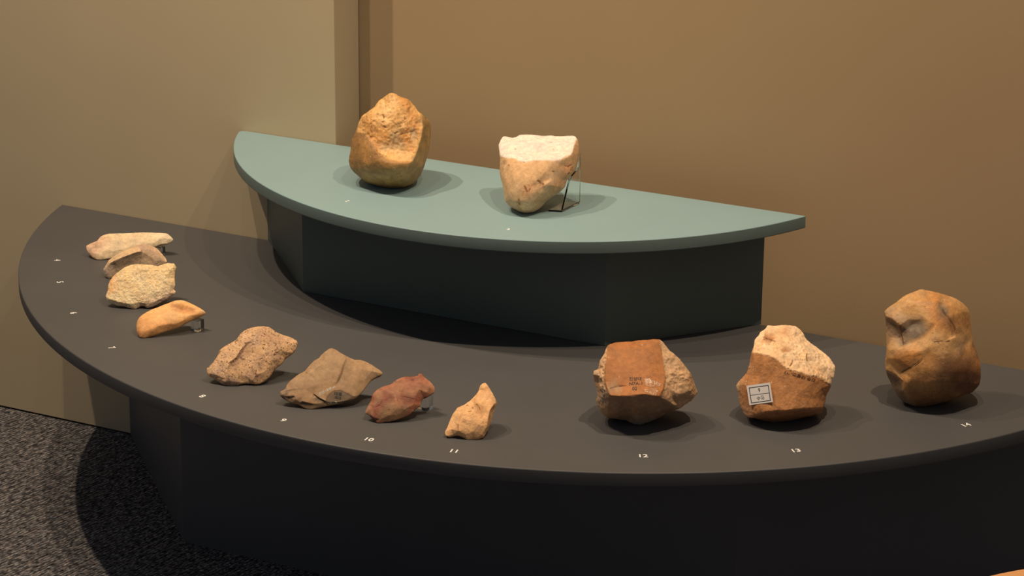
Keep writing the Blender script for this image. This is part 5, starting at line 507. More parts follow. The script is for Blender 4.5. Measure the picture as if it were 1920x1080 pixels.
  v=[[-43.7,-0.7,21.2],[-40.4,4.2,24.4],[-37.7,11.1,30.0],[-35.8,19.3,37.1],[-36.8,21.9,40.2],[-36.1,25.5,43.4],[-31.8,31.7,47.4],[-26.5,38.1,51.0],[-20.6,45.5,55.4],[-18.3,53.1,61.8],[-15.8,58.5,65.8],[-11.1,64.1,69.0],[-0.6,71.5,71.1],[8.0,76.5,71.8],[15.4,79.4,70.9],[23.1,80.1,67.7],[30.0,80.0,64.2],[39.2,82.0,61.5],[47.1,84.0,59.6],[54.3,85.4,57.2],[60.2,86.0,54.9],[62.4,85.1,52.9],[63.9,78.7,45.8],[62.1,72.1,40.2],[57.7,65.9,36.3],[54.4,61.8,33.9],[53.5,55.7,28.3],[48.6,48.5,23.6],[45.6,42.1,18.8],[44.9,35.4,12.5],[40.5,27.6,7.0],[35.1,21.3,3.4],[30.3,18.0,2.6],[21.9,14.8,3.7],[13.2,10.4,3.6],[8.5,6.7,2.4],[6.6,4.2,0.8],[0.0,0.0,0.0],[-7.3,-3.0,0.7],[-14.2,-4.9,2.2],[-22.1,-5.1,6.1],[-29.9,-5.5,9.6],[-36.2,-6.4,11.9],[-40.3,-5.3,15.0],[1.5,40.0,56.8],[-0.8,30.6,50.0],[-3.7,19.4,39.0],[-10.8,9.2,31.1],[-9.8,2.8,23.0],[2.3,42.4,54.6],[0.1,33.7,47.1],[-3.1,22.7,36.5],[-9.4,12.3,29.3],[-8.7,5.5,22.3],[-8.9,-5.7,7.1],[-1.9,-2.0,8.7],[6.4,2.1,7.2],[28.6,25.0,21.4],[29.1,20.5,16.7],[25.7,14.5,9.8],[48.7,77.6,59.3],[52.8,68.8,51.3],[56.8,63.9,43.0],[-31.4,-0.7,23.4],[-30.2,-6.4,17.1],[-27.4,9.9,33.2],[-20.9,1.1,22.6],[-14.4,-4.1,12.9],[-21.7,21.3,43.1],[-15.9,30.7,49.4],[-9.9,47.1,59.9],[0.2,57.1,64.8],[9.6,49.2,56.3],[11.7,64.7,66.4],[22.5,66.0,63.7],[23.5,52.9,54.4],[33.4,63.1,58.1],[42.8,66.6,55.5],[57.3,76.6,52.7],[47.7,58.2,47.5],[35.5,50.1,46.9],[21.2,41.4,44.1],[11.4,31.0,37.4],[4.8,19.1,27.5],[19.3,25.5,28.0],[29.8,34.6,33.2],[41.3,42.1,34.8],[47.4,49.0,35.8],[38.1,28.3,20.0],[41.1,34.6,24.7],[4.2,8.7,16.2],[16.6,14.5,14.4],[-0.8,30.3,49.7],[-1.5,29.9,48.4],[-0.8,30.2,47.9],[-2.1,29.5,48.9],[-1.8,28.8,47.3],[-1.1,29.2,46.8],[-2.4,28.4,47.8],[-2.1,27.8,46.3],[-1.4,28.1,45.8],[-2.7,27.4,46.8],[-2.3,26.7,45.2],[-1.7,27.0,44.7],[-2.9,26.3,45.7],[-2.6,25.6,44.2],[-2.0,26.0,43.7],[-3.2,25.2,44.7],[-2.9,24.6,43.1],[-2.2,24.9,42.6],[-3.5,24.2,43.7],[-3.2,23.5,42.1],[-2.5,23.9,41.6],[-3.8,23.1,42.6],[-3.5,22.5,41.0],[-2.8,22.8,40.5],[-4.1,22.0,41.6],[-3.7,21.4,40.0],[-3.1,21.8,39.5],[-4.3,21.0,40.5],[-4.0,20.4,38.9],[-3.4,20.8,38.4],[-4.6,19.8,39.5],[-4.5,19.7,37.7],[-4.0,20.0,37.1],[-4.7,18.8,38.6],[-5.2,18.6,37.1],[-4.7,18.8,36.3],[-5.4,17.9,38.0],[-5.9,17.5,36.4],[-5.4,17.6,35.7],[-6.2,17.0,37.3],[-6.6,16.5,35.7],[-6.0,16.5,35.0],[-6.9,16.0,36.5],[-7.3,15.4,35.0],[-6.7,15.5,34.3],[-7.7,15.1,35.8],[-8.0,14.4,34.3],[-7.4,14.4,33.7],[-8.4,14.1,35.1],[-8.7,13.4,33.6],[-8.1,13.4,33.0],[-9.2,13.2,34.4],[-9.5,12.4,32.9],[-8.8,12.3,32.3],[-10.0,12.2,33.6],[-10.2,11.5,32.2],[-9.5,11.3,31.6],[-10.7,11.3,32.9],[-11.0,10.5,31.4],[-10.2,10.3,30.9],[-11.5,10.3,32.2],[-11.8,9.6,30.7],[-10.7,8.8,30.4],[-12.3,9.4,31.4],[-12.3,8.2,30.2],[43.0,54.7,46.8],[42.5,54.6,45.1],[43.9,54.1,45.3],[42.3,53.4,45.7],[42.6,53.7,43.9],[43.9,53.1,44.0],[42.4,52.5,44.5],[42.7,52.8,42.6],[44.0,52.2,42.8],[42.4,51.6,43.2],[42.7,51.8,41.3],[44.1,51.3,41.5],[42.5,50.6,41.9],[42.8,50.9,40.1],[44.1,50.4,40.2],[42.6,49.7,40.7],[43.4,49.1,39.2],[27.2,25.6,23.1],[26.9,25.3,21.6],[28.2,24.9,21.7],[26.6,24.2,22.1],[27.2,24.2,20.4],[28.4,23.9,20.5],[26.8,23.2,20.9],[27.4,23.2,19.2],[28.7,22.8,19.3],[27.1,22.2,19.7],[27.7,22.1,18.0],[28.9,21.8,18.2],[27.3,21.2,18.5],[27.9,21.2,16.8],[29.2,20.7,17.0],[27.4,20.3,17.2],[28.4,19.6,15.9],[-44.3,2.6,18.6],[-41.0,7.5,21.8],[-38.4,14.3,27.2],[-36.5,22.3,34.2],[-37.5,25.0,37.3],[-36.8,28.5,40.5],[-32.6,34.6,44.4],[-27.3,40.9,48.0],[-21.6,48.2,52.3],[-19.3,55.7,58.6],[-16.8,60.9,62.5],[-12.2,66.5,65.7],[-1.8,73.8,67.8],[6.6,78.7,68.4],[13.9,81.5,67.5],[21.5,82.2,64.4],[28.3,82.2,60.9],[37.3,84.1,58.3],[45.1,86.1,56.4],[52.2,87.4,54.1],[58.1,88.1,51.8],[60.2,87.2,49.8],[61.7,80.9,42.8],[59.9,74.4,37.4],[55.6,68.3,33.4],[52.4,64.2,31.1],[51.4,58.2,25.6],[46.6,51.1,20.9],[43.6,44.8,16.2],[43.0,38.3,10.0],[38.6,30.5,4.6],[33.4,24.3,1.1],[28.6,21.1,0.3],[20.3,18.0,1.4],[11.7,13.5,1.3],[7.1,10.0,0.1],[5.2,7.5,-1.5],[-1.3,3.4,-2.3],[-8.5,0.4,-1.6],[-15.2,-1.5,-0.1],[-23.0,-1.6,3.7],[-30.7,-2.1,7.1],[-36.9,-2.9,9.4],[-40.9,-1.9,12.5],[-43.2,8.3,15.8],[-40.1,12.9,18.7],[-37.6,19.4,23.9],[-35.8,27.0,30.5],[-36.8,29.4,33.4],[-36.1,32.7,36.4],[-32.1,38.5,40.1],[-27.1,44.4,43.4],[-21.7,51.3,47.6],[-19.5,58.4,53.5],[-17.2,63.4,57.2],[-12.8,68.6,60.2],[-3.1,75.5,62.1],[4.9,80.1,62.7],[11.8,82.8,61.9],[18.9,83.5,59.0],[25.3,83.4,55.7],[33.9,85.2,53.2],[41.3,87.2,51.4],[48.0,88.4,49.2],[53.5,89.0,47.1],[55.5,88.2,45.2],[56.9,82.2,38.6],[55.2,76.1,33.4],[51.2,70.3,29.7],[48.1,66.5,27.5],[47.2,60.8,22.3],[42.7,54.1,17.9],[39.8,48.2,13.5],[39.3,42.0,7.6],[35.1,34.7,2.5],[30.2,28.8,-0.8],[25.6,25.7,-1.6],[17.8,22.8,-0.6],[9.7,18.6,-0.6],[5.4,15.3,-1.8],[3.6,12.9,-3.2],[-2.5,9.0,-4.0],[-9.3,6.2,-3.3],[-15.7,4.4,-1.9],[-23.1,4.3,1.7],[-30.3,3.9,4.9],[-36.2,3.1,7.0],[-40.0,4.1,9.9],[-35.8,19.9,13.5],[-33.3,23.5,15.9],[-31.3,28.8,20.1],[-29.9,34.9,25.4],[-30.6,36.9,27.8],[-30.1,39.6,30.2],[-26.9,44.2,33.2],[-22.9,49.0,35.9],[-18.5,54.6,39.2],[-16.7,60.3,44.0],[-14.8,64.3,47.0],[-11.3,68.5,49.4],[-3.5,74.0,50.9],[2.9,77.8,51.4],[8.5,79.9,50.7],[14.2,80.5,48.4],[19.4,80.4,45.7],[26.3,81.9,43.7],[32.3,83.4,42.3],[37.7,84.4,40.5],[42.1,84.9,38.8],[43.8,84.3,37.3],[44.9,79.4,32.0],[43.5,74.5,27.8],[40.3,69.9,24.8],[37.8,66.8,23.0],[37.1,62.2,18.9],[33.4,56.8,15.3],[31.1,52.0,11.7],[30.7,47.0,7.0],[27.4,41.1,2.8],[23.3,36.4,0.2],[19.7,33.9,-0.5],[13.4,31.5,0.4],[6.8,28.2,0.3],[3.3,25.5,-0.6],[1.9,23.5,-1.8],[-3.0,20.4,-2.4],[-8.6,18.1,-1.9],[-13.7,16.7,-0.7],[-19.6,16.6,2.2],[-25.5,16.3,4.8],[-30.2,15.6,6.5],[-33.3,16.4,8.8],[-18.3,36.0,15.6],[-17.0,38.0,16.9],[-15.9,40.8,19.1],[-15.1,44.0,22.0],[-15.6,45.1,23.2],[-15.3,46.5,24.5],[-13.6,49.0,26.1],[-11.4,51.5,27.5],[-9.1,54.5,29.3],[-8.1,57.5,31.8],[-7.1,59.7,33.4],[-5.2,61.9,34.7],[-1.1,64.9,35.5],[2.3,66.9,35.8],[5.3,68.0,35.4],[8.4,68.3,34.2],[11.1,68.3,32.8],[14.8,69.0,31.7],[18.0,69.9,30.9],[20.9,70.4,30.0],[23.2,70.7,29.1],[24.1,70.3,28.3],[24.7,67.8,25.5],[24.0,65.2,23.2],[22.3,62.7,21.6],[20.9,61.0,20.7],[20.6,58.6,18.5],[18.6,55.7,16.6],[17.4,53.2,14.7],[17.2,50.5,12.1],[15.4,47.3,9.9],[13.2,44.8,8.5],[11.3,43.5,8.1],[7.9,42.2,8.6],[4.4,40.4,8.6],[2.6,39.0,8.1],[1.8,37.9,7.4],[-0.9,36.3,7.1],[-3.8,35.1,7.4],[-6.5,34.3,8.0],[-9.7,34.2,9.5],[-12.8,34.1,10.9],[-15.3,33.7,11.9],[-17.0,34.2,13.1],[2.8,52.2,20.2]],
  f=[64,0,43,43,42,64,1,63,2,63,1,0,63,0,64,41,64,42,68,6,5,65,156,155,156,65,66,66,48,156,48,66,67,54,67,39,39,38,54,4,68,5,68,4,3,3,65,68,65,3,2,65,2,63,63,66,65,66,63,64,64,67,66,67,64,41,67,41,40,40,39,67,152,47,150,48,53,154,152,147,149,147,152,150,151,47,154,143,146,144,142,139,138,141,142,138,142,145,52,52,139,142,146,149,147,147,144,146,148,52,145,52,148,151,52,151,154,52,154,53,68,140,137,68,143,140,68,146,143,68,149,146,68,152,149,152,68,65,152,65,155,155,47,152,155,153,47,153,155,156,48,55,53,55,48,67,55,67,54,55,54,38,38,37,55,132,135,136,136,133,132,132,130,129,130,132,133,46,121,120,46,124,121,124,46,123,124,123,127,122,128,125,125,46,122,126,123,46,126,127,123,127,126,129,127,129,130,111,112,108,112,111,115,114,115,111,115,118,51,51,112,115,105,106,102,103,100,99,102,103,99,103,102,106,108,106,105,108,109,106,109,108,112,69,101,98,69,104,101,69,107,104,69,110,107,69,113,110,113,69,116,117,115,114,117,118,115,118,117,120,118,120,121,121,51,118,51,121,124,51,124,127,56,36,35,7,69,8,69,7,6,69,6,68,68,116,69,68,119,116,68,122,119,68,128,122,68,131,128,68,134,131,134,68,137,135,138,139,139,136,135,90,52,53,90,53,55,55,56,90,56,55,37,37,36,56,96,94,93,94,96,97,50,45,92,93,92,45,92,93,94,94,50,92,50,94,97,44,72,71,72,44,49,91,189,186,91,59,189,59,91,33,10,71,11,71,10,70,70,44,71,44,70,45,45,49,44,49,45,50,83,84,82,83,91,84,34,33,91,178,180,183,183,181,178,185,184,187,58,187,190,175,176,174,12,73,13,57,174,176,57,176,179,57,179,182,177,175,174,175,177,180,175,180,178,178,176,175,178,179,176,179,178,181,181,182,179,182,181,184,182,184,185,32,31,58,12,11,71,71,73,12,73,71,72,81,72,49,81,49,50,81,50,82,82,85,81,85,82,84,84,174,85,84,177,174,84,180,177,84,183,180,183,84,91,183,91,186,186,181,183,186,184,181,184,186,189,189,187,184,189,190,187,190,189,59,32,59,33,15,14,74,76,74,75,75,80,76,89,29,28,29,89,88,29,88,30,170,169,172,170,172,173,167,171,168,163,161,160,161,163,166,166,164,161,166,167,164,167,166,169,167,169,170,170,171,167,171,170,173,80,163,160,80,166,163,80,169,166,80,172,169,172,80,86,86,173,172,159,157,158,158,162,159,17,16,77,157,79,77,79,157,159,79,159,162,79,162,165,87,27,26,25,24,62,20,19,78,78,21,20,78,22,21,22,78,23,19,18,60,60,78,19,78,60,61,61,23,78,23,61,62,23,62,24,17,60,18,60,17,77,77,61,60,61,77,79,79,62,61,79,25,62,25,79,165,25,87,26,16,15,74,16,74,76,76,77,16,76,157,77,157,76,80,157,80,160,160,158,157,158,160,161,161,162,158,161,165,162,165,161,164,165,164,167,165,167,168,168,25,165,168,87,25,87,168,171,87,171,173,87,173,86,86,27,87,27,86,89,27,89,28,14,13,73,73,74,14,73,75,74,75,73,72,75,72,81,81,80,75,80,81,85,85,86,80,85,89,86,85,88,89,88,85,174,88,174,57,188,88,57,188,30,88,30,188,58,30,58,31,9,70,10,70,9,8,8,45,70,8,95,45,95,8,69,95,69,98,99,97,96,97,99,100,100,50,97,50,100,103,51,82,50,51,83,82,52,83,51,83,52,90,90,91,83,90,34,91,34,90,56,34,56,35,119,122,46,98,45,95,107,46,45,46,107,110,46,110,113,46,113,116,46,116,119,45,104,107,45,101,104,45,98,101,46,120,117,102,45,46,45,102,99,45,99,96,45,96,93,46,105,102,46,108,105,46,111,108,46,114,111,46,117,114,147,150,47,140,143,144,144,47,46,47,144,147,46,125,128,131,144,46,144,131,134,144,134,137,144,137,140,46,128,131,145,142,141,141,46,47,46,141,138,46,138,135,46,135,132,46,132,129,46,129,126,47,151,148,148,141,47,141,148,145,156,47,153,47,156,48,48,154,47,109,112,51,50,103,106,106,51,50,51,106,109,136,139,52,51,127,130,133,52,51,52,133,136,51,130,133,58,185,187,185,57,182,185,58,57,57,58,188,59,58,190,58,59,32],
  o=[0,1,2,3,4,5,6,7,8,9,10,11,12,13,14,15,16,17,18,19,20,21,22,23,24,25,26,27,28,29,30,31,32,33,34,35,36,37,38,39,40,41,42,43],
  c=[0,0,0,0,0,0,0,0,0,0,0,0,0,0,0,0,0,0,0,0,0,0,0,0,0,0,0,0,0,0,0,0,0,0,0,2,3,3,3,2,0,0,0,0,1,1,1,1,1,2,2,2,2,0,3,3,3,0,2,0,1,0,0,1,4,1,4,0,1,1,1,1,4,2,2,0,2,2,1,0,1,0,1,0,1,2,0,2,0,0,0,2,1,5,1,1,5,1,1,5,1,1,5,1,1,5,1,1,5,1,1,5,1,1,5,1,1,5,1,1,5,1,1,5,1,1,5,1,1,5,1,1,5,1,1,5,1,1,5,1,1,5,1,1,5,1,1,5,1,1,5,1,1,5,1,1,1,0,5,0,1,5,0,1,5,2,1,5,2,2,5,2,2,2,0,5,0,0,5,0,2,5,0,2,5,2,2,5,2,2,2,0,0,0,0,0,0,0,0,0,0,0,0,0,0,0,0,0,0,0,0,0,0,0,0,0,0,0,0,0,0,0,0,0,0,0,2,3,3,3,2,0,0,0,0,0,0,0,0,0,0,0,0,0,0,0,0,0,0,0,0,0,0,0,0,0,0,0,0,0,0,0,0,0,0,0,0,0,0,0,2,3,3,3,2,0,0,0,0,0,0,0,0,0,0,0,0,0,0,0,0,0,0,0,0,0,0,0,0,0,0,0,0,0,0,0,0,0,0,0,0,0,0,0,2,3,3,3,2,0,0,0,0,0,0,0,0,0,0,0,0,0,0,0,0,0,0,0,0,0,0,0,0,0,0,0,0,0,0,0,0,0,0,0,0,0,0,0,2,3,3,3,2,0,0,0,0,0],
  r=[0.4,0.4,0.4,0.4,0.4,0.4,0.4,0.4,0.4,0.4,0.4,0.4,0.4,0.4,0.4,0.4,0.4,0.4,0.4,0.4,0.4,0.4,0.4,0.4,0.4,0.4,0.4,0.4,0.4,0.4,0.4,0.4,0.4,0.4,0.4,0.4,0.4,0.4,0.4,0.4,0.4,0.4,0.4,0.4,0.5,0.5,0.5,0.5,0.5,0.5,0.5,0.5,0.5,0.5,0.5,0.5,0.5,0.5,0.5,0.5,0.5,0.5,0.5,0.5,0.5,0.5,0.5,0.5,0.5,0.5,0.5,0.5,0.5,0.5,0.5,0.5,0.5,0.5,0.5,0.5,0.5,0.5,0.5,0.5,0.5,0.5,0.5,0.5,0.5,0.5,0.5,0.5,0.25,0.25,0.5,0.5,0.25,0.5,0.5,0.25,0.5,0.5,0.25,0.5,0.5,0.25,0.5,0.5,0.25,0.5,0.5,0.25,0.5,0.5,0.25,0.5,0.5,0.25,0.5,0.5,0.25,0.5,0.5,0.25,0.5,0.5,0.25,0.5,0.5,0.25,0.5,0.5,0.25,0.5,0.5,0.25,0.5,0.5,0.25,0.5,0.5,0.25,0.5,0.5,0.25,0.5,0.5,0.25,0.5,0.5,0.25,0.5,0.5,0.25,0.5,0.5,0.25,0.25,0.25,0.5,0.5,0.25,0.5,0.5,0.25,0.5,0.5,0.25,0.5,0.5,0.25,0.5,0.5,0.25,0.25,0.25,0.5,0.5,0.25,0.5,0.5,0.25,0.5,0.5,0.25,0.5,0.5,0.25,0.5,0.5,0.25,0.4,0.4,0.4,0.4,0.4,0.4,0.4,0.4,0.4,0.4,0.4,0.4,0.4,0.4,0.4,0.4,0.4,0.4,0.4,0.4,0.4,0.4,0.4,0.4,0.4,0.4,0.4,0.4,0.4,0.4,0.4,0.4,0.4,0.4,0.4,0.4,0.4,0.4,0.4,0.4,0.4,0.4,0.4,0.4,0.4,0.4,0.4,0.4,0.4,0.4,0.4,0.4,0.4,0.4,0.4,0.4,0.4,0.4,0.4,0.4,0.4,0.4,0.4,0.4,0.4,0.4,0.4,0.4,0.4,0.4,0.4,0.4,0.4,0.4,0.4,0.4,0.4,0.4,0.4,0.4,0.4,0.4,0.4,0.4,0.4,0.4,0.4,0.4,0.4,0.4,0.4,0.4,0.4,0.4,0.4,0.4,0.4,0.4,0.4,0.4,0.4,0.4,0.4,0.4,0.4,0.4,0.4,0.4,0.4,0.4,0.4,0.4,0.4,0.4,0.4,0.4,0.4,0.4,0.4,0.4,0.4,0.4,0.4,0.4,0.4,0.4,0.4,0.4,0.4,0.4,0.4,0.4,0.4,0.4,0.4,0.4,0.4,0.4,0.4,0.4,0.4,0.4,0.4,0.4,0.4,0.4,0.4,0.4,0.4,0.4,0.4,0.4,0.4,0.4,0.4,0.4,0.4,0.4,0.4,0.4,0.4,0.4,0.4,0.4,0.4,0.4,0.4,0.4,0.4,0.4,0.4,0.4,0.4,0.4,0.4,0.4,0.4]),
 'flake_tan': dict(loc=[-0.0573, -0.6514, 0.0], L=1.5, sm=0.09, amp=(0.45, 0.35), flip=False, pal=[(0.4, 0.266, 0.162), (0.432, 0.295, 0.186), (0.352, 0.238, 0.152), (0.136, 0.101, 0.076), (0.2, 0.144, 0.103), (0.32, 0.223, 0.166), (0.16, 0.075, 0.03)],
